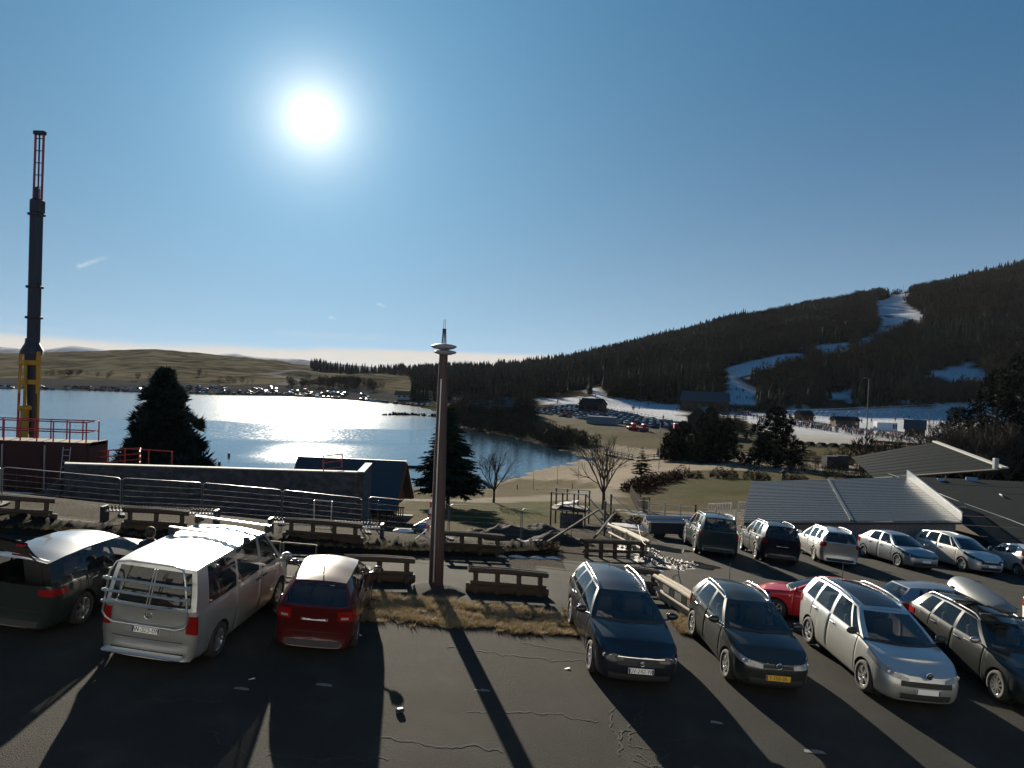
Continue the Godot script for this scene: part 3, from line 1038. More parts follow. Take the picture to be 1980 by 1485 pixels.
	bonnet.grid(c.coons(bot, cowl, el, er, Vector3(0, s.get("hood_bulge", 0.05), 0), 12, 10), Vector3(-cowl_x * 0.6, -2, 0))
	put.call("bonnet", bonnet, paint_m)
	# --- greenhouse
	var paint_gh := MB.new()
	var nrw := 9
	for side in [-1.0, 1.0]:
		for i in s.pil.size() - 1:
			var a: Array = s.pil[i]
			var b: Array = s.pil[i + 1]
			var glazed: bool = a[2]
			var n := 5 if glazed else 2
			var rows := []
			for k in n + 1:
				var t := float(k) / n
				var row := PackedVector3Array()
				for r in nrw + 1:
					var rr: float = [0.0, 0.05, 0.18, 0.32, 0.46, 0.6, 0.74, 0.86, 0.94, 1.0][r]
					row.append(c.gh(side, lerpf(a[0], b[0], t), lerpf(a[1], b[1], t), rr))
				rows.append(row)
			var from := Vector3(-(a[0] + b[0]) * 0.5, 0.8, 0)
			if glazed:
				paint_gh.grid(rows, from, func(_i, j): return j < 1 or j >= nrw - 1)
				var g := MB.new()
				g.grid(rows, from, func(_i, j): return j >= 1 and j < nrw - 1)
				put.call("side_window", g, opt.get("glass", M.glass))
			else:
				paint_gh.grid(rows, from)
	var p0: Array = s.pil[0]
	var p1: Array = s.pil[-1]
	# windscreen
	var rf := []
	var rb := []
	for i in 13:
		var u := i / 12.0
		rf.append(c.roof_pt(p0[1], -1).lerp(c.roof_pt(p0[1], 1), u) + Vector3(s.get("roof_bow", 0.10), 0.02, 0) * sin(PI * u))
		rb.append(c.roof_pt(p1[1], -1).lerp(c.roof_pt(p1[1], 1), u) + Vector3(-0.04, 0.02, 0) * sin(PI * u))
	var side_l := []
	var side_r := []
	var tail_l := []
	var tail_r := []
	for r in 9:
		side_l.append(c.gh(-1, p0[0], p0[1], r / 8.0)); side_r.append(c.gh(1, p0[0], p0[1], r / 8.0))
		tail_l.append(c.gh(-1, p1[0], p1[1], r / 8.0)); tail_r.append(c.gh(1, p1[0], p1[1], r / 8.0))
	var ws := c.coons(cowl, rf, side_l, side_r, Vector3(0.05, 0.02, 0), 16, 12)
	var g1 := MB.new()
	g1.grid(ws, Vector3(-p0[0] - 1.0, 0.6, 0), func(i, j): return i >= 1 and i < 11 and j >= 1 and j < 15)
	put.call("windscreen", g1, M.glass)
	paint_gh.grid(ws, Vector3(-p0[0] - 1.0, 0.6, 0), func(i, j): return i >= 11 or ((j < 1 or j >= 15) and i >= 1))
	var wip := MB.new()
	wip.grid(ws, Vector3(-p0[0] - 1.0, 0.6, 0), func(i, j): return i < 1)
	put.call("cowl_panel", wip, M.black_plastic)
	for q in [[0.15, 0.5], [0.5, 0.85]]:
		var a2: Vector3 = cowl[int(q[0] * 12)] + Vector3(0.03, 0.025, 0)
		put.call("wiper", MB.new().tube([a2, a2.lerp(cowl[int(q[1] * 12)], 0.9) + Vector3(-0.05, 0.06, 0)], 0.009, 4), M.black_plastic)
	# tail: from the last column round the tail at belt height
	var tb := [c.base_pt(p1[0], -1.0)]
	for i in range(c.cols.size()):
		if c.cols[i][2] == "s" and c.cols[i][0] > p1[0] + 0.01: tb.append(top.call(c.cols[i], -1.0))
	var tails := c.cols.filter(func(q): return q[2] == "t")
	for q in tails: tb.append(top.call(q, -1.0))
	for i in range(tails.size() - 2, -1, -1): tb.append(top.call(tails[i], 1.0))
	for i in range(c.cols.size() - 1, -1, -1):
		if c.cols[i][2] == "s" and c.cols[i][0] > p1[0] + 0.01: tb.append(top.call(c.cols[i], 1.0))
	tb.append(c.base_pt(p1[0], 1.0))
	var len_ := [0.0]
	for i in tb.size() - 1: len_.append(len_[-1] + tb[i].distance_to(tb[i + 1]))
	var even := []
	for i in 19:
		var w: float = len_[-1] * i / 18.0
		var k := 0
		while k < tb.size() - 2 and len_[k + 1] < w: k += 1
		even.append(tb[k].lerp(tb[k + 1], clampf((w - len_[k]) / maxf(1e-5, len_[k + 1] - len_[k]), 0, 1)))
	tb = even
	var rw := c.coons(tb, rb, tail_l, tail_r, Vector3(-s.get("rear_bow", 0.03), 0, 0), tb.size() - 1, 12)
	var rg: Array = s.get("rear_glass", [1, 11])
	if not opt.get("open_tail", false):
		var g2 := MB.new()
		var jn: int = tb.size() - 1
		var ja: int = s.get("rear_edge", 1)
		g2.grid(rw, Vector3(-L + 1.3, 0.6, 0), func(i, j): return i >= rg[0] and i < rg[1] and j >= ja and j < jn - ja)
		put.call("rear_window", g2, opt.get("glass", M.glass))
		paint_gh.grid(rw, Vector3(-L + 1.3, 0.6, 0), func(i, j): return not (i >= rg[0] and i < rg[1] and j >= ja and j < jn - ja))
	# roof
	var sl := []
	var sr := []
	for i in 17:
		var x := lerpf(p0[1], p1[1], i / 16.0)
		sl.append(c.roof_pt(x, -1)); sr.append(c.roof_pt(x, 1))
	var roof := MB.new()
	var rgrid := c.coons(rf, rb, sl, sr, Vector3(0, s.get("crown", 0.06), 0), 14, 16)
	if opt.get("ribs", false):
		for k in range(2, rgrid.size() - 2):
			for i in range(2, 13, 2): rgrid[k][i].y -= 0.012
	roof.grid(rgrid, Vector3(-(p0[1] + p1[1]) * 0.5, 0, 0))
	put.call("roof", roof, opt.get("roof", paint_m))
	put.call("pillars", paint_gh, paint_m)
	put.call("body", body, paint_m)
	# --- cabin
	var cab := MB.new()
	var xf: float = p0[0] + 0.35
	var xr: float = minf(p1[0] - 0.15, L - 0.35)
	cab.box(Vector3(-(xf + xr) * 0.5, s.gc + 0.15, 0), Vector3(xr - xf, 0.05, W * 0.8))
	cab.cbox(Vector3(-xf - 0.02, c.belt(xf) - 0.14, 0), Vector3(0.5, 0.2, W * 0.78), 0.04)
	put.call("dashboard", cab, M.interior)
	for sx in s.seats:
		for z in ([-0.36, 0.36] if sx < 2.6 or s.L > 4.7 else [-0.42, 0.0, 0.42]):
			var seat := MB.new()
			seat.cbox(Vector3(-sx + 0.15, s.gc + 0.36, z), Vector3(0.5, 0.2, 0.46), 0.05)
			seat.cbox(Vector3(-sx - 0.14, s.gc + 0.66, z), Vector3(0.16, 0.62, 0.46), 0.05, Basis(Vector3.BACK, 0.22))
			seat.cbox(Vector3(-sx - 0.23, s.gc + 1.05, z), Vector3(0.1, 0.2, 0.27), 0.04, Basis(Vector3.BACK, 0.15))
			put.call("seat", seat, M.seat_cloth)
	# --- wheels
	for cx in [s.fo, s.fo + s.wb]:
		for side in [-1.0, 1.0]:
			wheel(car, s.wr, 0.215, off + Vector3(-cx, s.wr, side * (W * 0.5 - 0.125)), side, opt.get("rim", 0))
	# --- lamps
	var hl: Array = s.lamp          # X reach along the side, z reach across, heights lo/hi at the outer end and at the inner end
	for side in [-1.0, 1.0]:
		var b := MB.new()
		c.lamp(b, true, side, hl[0], W * 0.385 - hl[1] * W * 0.5, [hl[4], hl[2], hl[6]], [hl[5], hl[3], hl[7]], 0.013)
		var lamp: MeshInstance3D = put.call("headlight", b, opt.get("lamp_mat", M.dark_lens))
		var b2 := MB.new()
		for q in [0.34, 0.40]:
			var pz: float = side * q * W
			var p := c.at(0.1 + (q - 0.33) * 1.2, 0.8, (hl[2] + hl[3]) * 0.5, side, 0.012)
			b2.lathe([[0.001, 0.012], [0.04, 0.01], [0.05, 0.0]], 10, Vector3(p.x + 0.012, p.y, pz), Basis(Vector3.BACK, -PI / 2))
		part(lamp, "reflector", b2, M.clear_lamp)
		var tl: Array = s.tail
		if not opt.get("open_tail_lamp", false):
			var b3 := MB.new()
			c.lamp(b3, false, side, tl[0], tl[1], [tl[2], tl[2], tl[2] + 0.02], [tl[3], tl[3], tl[3]], 0.013)
			var o: MeshInstance3D = put.call("tail_light", b3, M.red_lamp)
			if s.has("tail_clear"):
				var b4 := MB.new()
				c.face_skin(b4, false, side * W * 0.5 * s.tz * 0.93, side * (W * 0.5 * s.tz - tl[1] * 0.75), [tl[2] + 0.05, tl[2] + 0.05], [tl[2] + 0.10, tl[2] + 0.10], 0.018, 3)
				part(o, "reverse_lamp", b4, M.clear_lamp)
		if s.has("tall_tail"):
			var tt: Array = s.tall_tail
			var b5 := MB.new()
			var rows := []
			for r in 7:
				var row := PackedVector3Array()
				for k in 4:
					var p := c.gh(side, p1[0] - lerpf(tt[0], -0.0, k / 3.0), p1[1] - lerpf(tt[1], 0.0, k / 3.0), lerpf(tt[2], tt[3], r / 6.0))
					row.append(p + Vector3(-0.01, 0, side * 0.012))
				rows.append(row)
			b5.grid(rows, Vector3(-L + 1.0, 0.8, 0))
			put.call("tail_light", b5, M.red_lamp)
	# --- front and rear face details
	for q in s.grille:
		var fd := MB.new()
		c.face_skin(fd, true, -q[0] * W, q[0] * W, [q[1], q[1]], [q[2], q[2]], 0.012, 12)
		var gr: MeshInstance3D = put.call("grille", fd, M.black_plastic)
		if opt.get("grille_frame", false) and q[1] > 0.4:
			var fm := MB.new()
			c.face_skin(fm, true, -q[0] * W - 0.02, q[0] * W + 0.02, [q[2], q[2]], [q[2] + 0.012, q[2] + 0.012], 0.016, 12)
			part(gr, "grille_trim", fm, M.chrome)
			for k in 3:
				var fs := MB.new()
				var y: float = lerpf(q[1], q[2], (k + 0.7) / 3.6)
				c.face_skin(fs, true, -q[0] * W * 0.8, q[0] * W * 0.8, [y, y], [y + 0.008, y + 0.008], 0.017, 12)
				part(gr, "grille_bar", fs, M.dark_steel)
	var rd := MB.new()
	c.face_skin(rd, false, -W * 0.40 * s.tz, W * 0.40 * s.tz, [s.gc + 0.02, s.gc + 0.02], [s.gc + 0.13, s.gc + 0.13], 0.014, 10)
	put.call("rear_bumper_trim", rd, opt.get("rear_trim", M.black_plastic))
	var seam := MB.new()
	c.face_skin(seam, false, -W * 0.38 * s.tz, W * 0.38 * s.tz, [s.seam, s.seam], [s.seam + 0.012, s.seam + 0.012], 0.004, 10)
	put.call("tailgate_seam", seam, M.letter)
	if opt.has("side_trim"):
		var st: Array = opt.side_trim
		for side in [-1.0, 1.0]:
			var b := MB.new()
			c.skin(b, side, s.fo + s.wr + 0.08, s.fo + s.wb - s.wr - 0.08, [st[0], st[0]], [st[1], st[1]], 0.012, 14)
			put.call("side_moulding", b, st[2])
	if opt.has("arch_trim"):
		for side in [-1.0, 1.0]:
			for cx in [s.fo, s.fo + s.wb]:
				var b := MB.new()
				var rows := []
				for k in 19:
					var a := PI * k / 18.0
					var row := PackedVector3Array()
					for rr in [s.wr + 0.054, s.wr + 0.12]:
						var X: float = cx - cos(a) * rr
						row.append(c.at(X, c.zfrac(clampf(X, 0.15, L - 0.12)), maxf(s.gc, s.wr + sin(a) * rr), side, 0.012))
					rows.append(row)
				b.grid(rows, Vector3(-cx, s.wr, 0))
				put.call("wheel_arch_trim", b, M.black_plastic)
	if opt.has("rails"):
		for side in [-1.0, 1.0]:
			var pts := []
			for k in 13:
				var t := k / 12.0
				var x := lerpf(opt.rails[0], opt.rails[1], t)
				var p := c.roof_pt(x, side)
				pts.append(p + Vector3(0, 0.065 * minf(1.0, sin(PI * t) * 4.0), -side * 0.03))
			put.call("roof_rail", MB.new().tube(pts, 0.021, 6), opt.get("rail_mat", M.chrome))
	if opt.has("aerial"):
		var ax: float = opt.aerial
		var y := prof(ax, s.yr) + 0.06
		put.call("aerial", MB.new().tube([Vector3(-ax, y, 0), Vector3(-ax - opt.get("lean", 0.18), y + opt.get("aer_len", 0.3), 0)], [0.012, 0.004], 5), M.black_plastic)
	if opt.has("sunroof"):
		var sr2: Array = opt.sunroof
		var rows := []
		for i in 9:
			var x := lerpf(sr2[0], sr2[1], i / 8.0)
			var row := PackedVector3Array()
			for k in 11:
				var u := lerpf(0.12, 0.88, k / 10.0)
				var gi: float = (x - p0[1]) / (p1[1] - p0[1]) * 16.0
				var i0 := clampi(int(gi), 0, 15)
				var uu := u * 14.0
				var j0 := clampi(int(uu), 0, 13)
				var pa: Vector3 = rgrid[i0][j0].lerp(rgrid[i0][j0 + 1], uu - j0)
				var pb: Vector3 = rgrid[i0 + 1][j0].lerp(rgrid[i0 + 1][j0 + 1], uu - j0)
				row.append(pa.lerp(pb, gi - i0) + Vector3(0, 0.006, 0))
			rows.append(row)
		put.call("glass_roof", MB.new().grid(rows, Vector3(-(sr2[0] + sr2[1]) * 0.5, 0, 0)), M.dark_lens)
	if opt.has("rear_plate"): number_plate(car, opt.rear_plate[0], off + Vector3(-L - 0.0 + opt.rear_plate[2], opt.rear_plate[1], 0), false, false, -0.1)
	if opt.has("front_plate"): number_plate(car, opt.front_plate[0], off + Vector3(opt.front_plate[2], opt.front_plate[1], 0), true, opt.get("yellow", false), -0.08)
	if opt.has("badge"):
		for q in opt.badge: round_badge(car, Vector3(q[0], q[1], 0), q[2], q[3], q[4])
	car.set_meta("_", 0)
	car.remove_meta("_")
	return car

var WAGON := {"L": 4.585, "W": 1.80, "wb": 2.73, "fo": 0.88, "wr": 0.325, "gc": 0.19, "yb": [[0, 0.68], [0.12, 0.74], [0.4, 0.83], [1.0, 0.92], [1.4, 0.98], [2.6, 1.0], [4.0, 1.05], [4.585, 1.0]], "yr": [[2.0, 1.39], [2.5, 1.44], [3.2, 1.455], [3.9, 1.42], [4.3, 1.375]], "zr": [[2.0, 0.56], [2.6, 0.60], [3.6, 0.58], [4.3, 0.54]], "cowl": 0.26, "pil": [[1.35, 2.08, false], [1.52, 2.2, true], [2.55, 2.6, false], [2.66, 2.7, true], [3.5, 3.42, false], [3.58, 3.52, true], [4.18, 3.98, false], [4.46, 4.3, false]], "doors": [1.42, 2.6, 3.56], "handles": [2.42, 3.38], "seats": [2.3, 3.2], "lamp": [0.62, 0.42, 0.6, 0.68, 0.70, 0.80, 0.60, 0.66], "tail": [0.45, 0.2, 0.80, 0.94], "grille": [[0.36, 0.22, 0.36]], "seam": 0.5}
var HATCH := {"L": 3.97, "W": 1.68, "wb": 2.47, "fo": 0.82, "wr": 0.31, "gc": 0.19, "yb": [[0, 0.68], [0.12, 0.74], [0.4, 0.85], [0.9, 0.93], [1.25, 0.97], [2.4, 0.99], [3.5, 1.03], [3.97, 1.0]], "yr": [[1.8, 1.39], [2.3, 1.45], [2.8, 1.455], [3.4, 1.40], [3.6, 1.37]], "zr": [[1.8, 0.53], [2.4, 0.57], [3.2, 0.54], [3.6, 0.5]], "cowl": 0.24, "pil": [[1.2, 1.9, false], [1.38, 2.02, true], [2.3, 2.38, false], [2.42, 2.48, true], [3.2, 3.1, false], [3.28, 3.2, true], [3.44, 3.3, false], [3.84, 3.56, false]], "doors": [1.3, 2.36, 3.26], "handles": [2.2, 3.08], "seats": [2.15, 3.0], "lamp": [0.62, 0.40, 0.6, 0.72, 0.72, 0.83, 0.58, 0.66], "tail": [0.38, 0.28, 0.74, 0.96], "grille": [[0.3, 0.60, 0.66], [0.34, 0.26, 0.38]], "seam": 0.48}
var MPV := {"L": 4.53, "W": 1.84, "wb": 2.727, "fo": 0.92, "wr": 0.335, "gc": 0.2, "yb": [[0, 0.72], [0.12, 0.79], [0.45, 0.92], [0.9, 1.01], [1.25, 1.07], [2.6, 1.09], [4.0, 1.14], [4.53, 1.1]], "yr": [[1.7, 1.48], [2.2, 1.58], [2.9, 1.635], [3.7, 1.61], [4.2, 1.55]], "zr": [[1.7, 0.57], [2.4, 0.63], [3.6, 0.62], [4.2, 0.58]], "cowl": 0.3, "cowl_up": 0.02, "pil": [[1.12, 1.95, false], [1.24, 2.05, true], [1.62, 2.14, false], [1.68, 2.2, true], [2.62, 2.68, false], [2.74, 2.78, true], [3.52, 3.46, false], [3.6, 3.56, true], [4.1, 3.98, false], [4.42, 4.22, false]], "doors": [1.32, 2.66, 3.6], "handles": [2.5, 3.44], "seats": [2.35, 3.2], "lamp": [0.85, 0.44, 0.66, 0.78, 0.86, 0.99, 0.62, 0.68], "tail": [0.3, 0.2, 0.9, 1.08], "grille": [[0.3, 0.52, 0.63], [0.30, 0.25, 0.38]], "seam": 0.55}
var SUV := {"L": 4.35, "W": 1.82, "wb": 2.62, "fo": 0.86, "wr": 0.35, "gc": 0.24, "yb": [[0, 0.78], [0.1, 0.86], [0.35, 0.95], [1.0, 1.01], [1.35, 1.05], [2.6, 1.07], [3.9, 1.10], [4.35, 1.06]], "yr": [[1.9, 1.55], [2.4, 1.60], [3.2, 1.61], [3.8, 1.58], [4.1, 1.55]], "zr": [[1.9, 0.58], [2.5, 0.62], [3.5, 0.61], [4.1, 0.57]], "cowl": 0.18, "pil": [[1.4, 1.98, false], [1.55, 2.08, true], [2.45, 2.5, false], [2.57, 2.6, true], [3.32, 3.26, false], [3.4, 3.34, true], [3.8, 3.62, false], [4.22, 4.06, false]], "doors": [1.42, 2.5, 3.4], "handles": [2.36, 3.22], "seats": [2.25, 3.1], "lamp": [0.5, 0.42, 0.72, 0.84, 0.78, 0.86, 0.72, 0.82], "tail": [0.2, 0.12, 0.86, 1.0], "grille": [[0.3, 0.66, 0.78], [0.34, 0.3, 0.45]], "seam": 0.58}
var VAN := {"L": 4.89, "W": 1.904, "wb": 3.0, "fo": 0.92, "wr": 0.335, "gc": 0.22, "yb": [[0, 0.78], [0.15, 0.9], [0.5, 1.02], [0.9, 1.12], [1.2, 1.17], [2.5, 1.17], [4.89, 1.14]], "yr": [[1.5, 1.84], [2.0, 1.90], [3.0, 1.915], [4.4, 1.895], [4.75, 1.86]], "zr": [[1.5, 0.70], [2.0, 0.76], [4.0, 0.765], [4.75, 0.74]], "cowl": 0.3, "crown": 0.04, "sec": [[0, 0.91], [0.08, 0.96], [0.3, 0.99], [0.52, 1.0], [0.7, 0.995], [0.84, 0.985], [0.93, 0.975], [1, 0.96]], "sr": [[0.15, -0.03], [0.3, 0.03], [0.48, 0.03], [0.56, 0.0], [0.9, 0.0], [1.2, -0.03]], "tz": 0.93, "pil": [[0.85, 1.6, false], [1.05, 1.75, true], [2.05, 2.12, false], [2.2, 2.24, true], [3.2, 3.2, false], [3.3, 3.3, true], [4.4, 4.36, false], [4.8, 4.72, false]], "doors": [1.05, 2.12, 3.25], "handles": [1.95, 2.3], "seats": [2.0, 3.0, 3.9], "lamp": [0.5, 0.45, 0.74, 0.9, 0.86, 0.98, 0.74, 0.88], "tail": [0.15, 0.17, 0.72, 1.06], "grille": [[0.3, 0.74, 0.84]], "seam": 0.56, "rear_glass": [1, 11], "tumble": 0.015}

func build_cars() -> void:
	var dk := paint("blue_black_paint", Color(0.009, 0.012, 0.018), 0.0)
	var dgrey := paint("charcoal_paint", Color(0.017, 0.021, 0.021), 0.0)
	var silver := paint("silver_paint", Color(0.43, 0.44, 0.43), 0.7)
	var mid := paint("grey_paint", Color(0.26, 0.27, 0.28), 0.7)
	var red := paint("dark_red_paint", Color(0.055, 0.006, 0.006), 0.0)
	var bright := paint("bright_red_paint", Color(0.42, 0.02, 0.03), 0.2)
	var green := paint("green_black_paint", Color(0.013, 0.02, 0.02), 0.0)
	var beige := paint("pale_paint", Color(0.52, 0.50, 0.46), 0.5)
	var teal := paint("teal_paint", Color(0.025, 0.042, 0.045), 0.2)
	var c: Node3D
	# --- near row
	c = make_car("parked_car", "dark estate car with its tailgate open at the left edge", "car", WAGON, car_frame(-9.25, 16.9, 5), green, {"open_tail": true, "roof": paint("blue_grey_paint", Color(0.12, 0.14, 0.16), 0.5), "rim": 2, "handle": M.chrome, "spec": {"sr": [[0.15, -0.05], [0.35, 0.0], [0.55, 0.0], [0.8, 0.0], [1.1, -0.02]]}})
	var gate := []
	for i in 9:
		var v := i / 8.0
		var row := PackedVector3Array()
		for j in 13:
			var u := j / 12.0
			row.append(Vector3(-2.05 - 0.86 * v, 1.42 + 0.58 * v - 0.1 * sin(PI * v) + 0.05 * sin(PI * u), lerpf(-0.56, 0.56, u) * (1.0 + 0.16 * v)))
		gate.append(row)
	var tg := part(c, "tailgate", MB.new().grid(gate, Vector3(-2.5, 0, 0), func(i, j): return not (i >= 1 and i < 5 and j >= 1 and j < 11)), green)
	part(tg, "rear_window", MB.new().grid(gate, Vector3(-2.5, 0, 0), func(i, j): return i >= 1 and i < 5 and j >= 1 and j < 11), M.glass)
	var inner := []
	for row in gate:
		var r2 := PackedVector3Array()
		for q in row: r2.append(q * Vector3(1, 1, 0.97) + Vector3(-0.03, -0.045, 0))
		inner.append(r2)
	part(tg, "inner_lining", MB.new().grid(inner, Vector3(-2.5, 9, 0), func(i, j): return not (i >= 1 and i < 5 and j >= 1 and j < 11)), M.interior)
	part(tg, "tail_light", MB.new().cbox(Vector3(-2.88, 1.94, 0.56), Vector3(0.16, 0.06, 0.14), 0.02), M.red_lamp)
	part(tg, "brake_lamp", MB.new().cbox(Vector3(-2.1, 1.47, 0), Vector3(0.05, 0.03, 0.4), 0.01), M.red_lamp)
	part(c, "boot_sill", MB.new().cbox(Vector3(-2.22, 0.66, 0), Vector3(0.1, 0.06, 1.1), 0.02), M.black_plastic)
	part(c, "boot_lining", MB.new().box(Vector3(-1.75, 0.62, 0), Vector3(0.9, 0.04, 1.2)), M.interior)
	c = make_car("camper_van", "silver van with roof bars and a bicycle rack across its rear window", "van", VAN, car_frame(-6.27, 16.25, 4.5), silver, {"glass": M.privacy, "ribs": true, "rear_plate": ["AN-323-DN", 0.74, -0.035], "rim": 2, "badge": [[-2.47, 1.0, 0.08, false, true]], "handle": M.black_plastic})
	van_fittings(c)
	c = make_car("parked_car", "dark red hatchback with the sun flaring on its roof", "car", HATCH, car_frame(-3.95, 17.1, -4.5), red, {"rear_plate": ["HC-095-WC", 0.78, -0.03], "aerial": 3.35, "aer_len": 0.42, "lean": -0.12, "rim": 2, "badge": [[-1.96, 0.94, 0.045, false, false]], "spec": {"tail": [0.36, 0.26, 0.72, 0.94], "tail_clear": true}})
	make_car("parked_car", "dark estate car with bright silver roof rails facing the camera", "car", WAGON, car_frame(2.55, 17.45, 175.5), dk, {"rails": [2.15, 4.2], "aerial": 3.75, "aer_len": 0.14, "lean": 0.03, "rim": 1, "handle": M.chrome, "front_plate": ["GV-282-YK", 0.44, 0.03], "badge": [[2.31, 0.6, 0.05, true, false]], "spec": {"grille": [[0.27, 0.52, 0.67], [0.36, 0.22, 0.35]]}, "grille_frame": true})
	make_car("parked_car", "charcoal hatchback with a yellow number plate", "car", HATCH, car_frame(5.5, 17.75, 176.5), dgrey, {"lamp_mat": M.lamp_glass, "front_plate": ["7-TFR-06", 0.42, 0.03], "yellow": true, "badge": [[2.06, 0.66, 0.065, true, true]], "rim": 1, "aerial": 3.3, "aer_len": 0.42, "lean": 0.1, "rails": [2.0, 3.5]})
	make_car("parked_car", "silver people carrier with a dark glass roof", "car", MPV, car_frame(8.62, 18.05, 177), silver, {"lamp_mat": M.lamp_glass, "sunroof": [2.05, 3.8], "rim": 1, "front_plate": ["", 0.45, 0.03], "aerial": 4.0, "aer_len": 0.45, "lean": 0.05, "handle": M.chrome, "mirror": M.black_plastic, "rails": [2.2, 4.15], "badge": [[2.3, 0.78, 0.085, true, false]]})
	c = make_car("parked_car", "dark estate car carrying a grey roof box", "car", WAGON, car_frame(11.75, 18.4, 177.5), dgrey, {"rails": [2.1, 4.25], "rail_mat": M.galvanised, "rim": 3, "handle": M.chrome, "mirror": mid, "front_plate": ["", 0.44, 0.03], "spec": {"L": 4.7, "H": 1.5}})
	for x in [0.2, -0.85]: part(c, "roof_bar", MB.new().beam(Vector3(x, 1.56, -0.62), Vector3(x, 1.56, 0.62), 0.06, 0.04), M.black_plastic)
	roof_box(c)
	make_car("parked_car", "bright red car whose nose shows behind the silver people carrier", "car", HATCH, car_frame(9.0, 21.7, -62) * Transform3D(Basis().scaled(Vector3(0.95, 0.86, 1)), Vector3.ZERO), bright, {"rim": 2})
	make_car("parked_car", "grey car behind the people carrier, beside the estate with the roof box", "car", HATCH, car_frame(12.75, 21.9, 90) * Transform3D(Basis().scaled(Vector3(1, 0.93, 1)), Vector3.ZERO), mid, {"rim": 2})
	make_car("parked_car", "white car behind the roof box at the right edge", "car", HATCH, car_frame(17.1, 22.3, 176), paint("white_car_paint", Color(0.68, 0.68, 0.67), 0.0), {"rim": 2})
	# --- second row
	make_car("parked_car", "dark green four-wheel drive at the left end of the second row", "car", SUV, car_frame(9.05, 34.4, 4), teal, {"rails": [2.1, 3.95], "arch_trim": 1, "rim": 0, "aerial": 3.6, "aer_len": 0.2, "rear_plate": ["", 0.85, -0.03], "spec": {"L": 4.23, "yr": [[1.8, 1.60], [2.4, 1.66], [3.2, 1.67], [3.8, 1.65], [4.1, 1.62]], "zr": [[1.8, 0.62], [2.5, 0.66], [3.5, 0.66], [4.1, 0.63]], "pil": [[1.35, 1.78, false], [1.48, 1.86, true], [2.42, 2.46, false], [2.54, 2.56, true], [3.3, 3.26, false], [3.5, 3.46, true], [3.85, 3.78, false], [4.16, 4.08, false]], "wr": 0.36}})
	make_car("parked_car", "black four-wheel drive, second from the left in the second row", "car", SUV, car_frame(11.75, 34.6, 4), dk, {"rails": [2.1, 4.0], "arch_trim": 1, "rim": 1, "rear_plate": ["", 0.8, -0.03], "badge": [[-2.2, 0.98, 0.05, false, false]]})
	make_car("parked_car", "silver estate car with tall red tail lights in the second row", "car", WAGON, car_frame(15.05, 36.4, 6), silver, {"rails": [2.2, 4.2], "rail_mat": silver, "rim": 2, "side_trim": [0.36, 0.62, M.black_plastic], "aerial": 3.9, "aer_len": 0.25, "spec": {"tail": [0.3, 0.12, 0.8, 1.0], "tall_tail": [0.12, 0.1, 0.0, 0.75], "yr": [[2.0, 1.44], [2.5, 1.50], [3.2, 1.52], [3.9, 1.49], [4.3, 1.45]]}})
	make_car("parked_car", "grey hatchback facing the camera in the middle of the second row", "car", HATCH, car_frame(19.2, 37.9, 171), mid, {"rim": 2, "front_plate": ["", 0.45, 0.03], "spec": {"L": 4.25, "W": 1.78, "wb": 2.64, "fo": 0.88}})
	make_car("parked_car", "pale silver people carrier with gleaming edges in the second row", "car", MPV, car_frame(23.0, 39.2, 170), beige, {"rim": 0, "mirror": M.black_plastic, "front_plate": ["", 0.45, 0.03]})
	make_car("parked_car", "small pale hatchback with tall red tail lights at the row's right end", "car", HATCH, car_frame(26.3, 39.6, -2), beige, {"rim": 0, "spec": {"L": 3.45, "W": 1.63, "wb": 2.34, "fo": 0.68, "wr": 0.29, "yb": [[0, 0.7], [0.12, 0.76], [0.4, 0.88], [0.8, 0.95], [1.1, 1.0], [2.2, 1.02], [3.0, 1.08], [3.45, 0.98]], "yr": [[1.4, 1.40], [1.9, 1.46], [2.5, 1.465], [3.0, 1.43], [3.25, 1.36]], "zr": [[1.4, 0.53], [2.0, 0.57], [2.8, 0.55], [3.25, 0.52]], "pil": [[0.95, 1.5, false], [1.08, 1.62, true], [2.0, 2.06, false], [2.12, 2.16, true], [2.75, 2.72, false], [3.3, 3.15, false]], "doors": [1.0, 2.1], "handles": [1.98], "seats": [1.85, 2.6], "tail": [0.2, 0.1, 0.62, 0.9], "tall_tail": [0.16, 0.12, 0.0, 0.72]}})
	make_car("parked_car", "white car just entering the picture at the second row's right end", "car", HATCH, car_frame(29.2, 40.6, 172), paint("bright_white_paint", Color(0.7, 0.7, 0.7), 0.0), {"rim": 2})
	# the man beside the van
	single("person", body_mesh(person_bones(Color(0.014, 0.015, 0.02), Color(0.02, 0.022, 0.03), Color(0.016, 0.013, 0.011), 0.05, 0.04), 0.024), M.coloured, "man in black seen from behind between the van and the open estate car", "person", "", "", Transform3D(Basis(Vector3.UP, deg_to_rad(170)), G(-7.75, 16.7)))

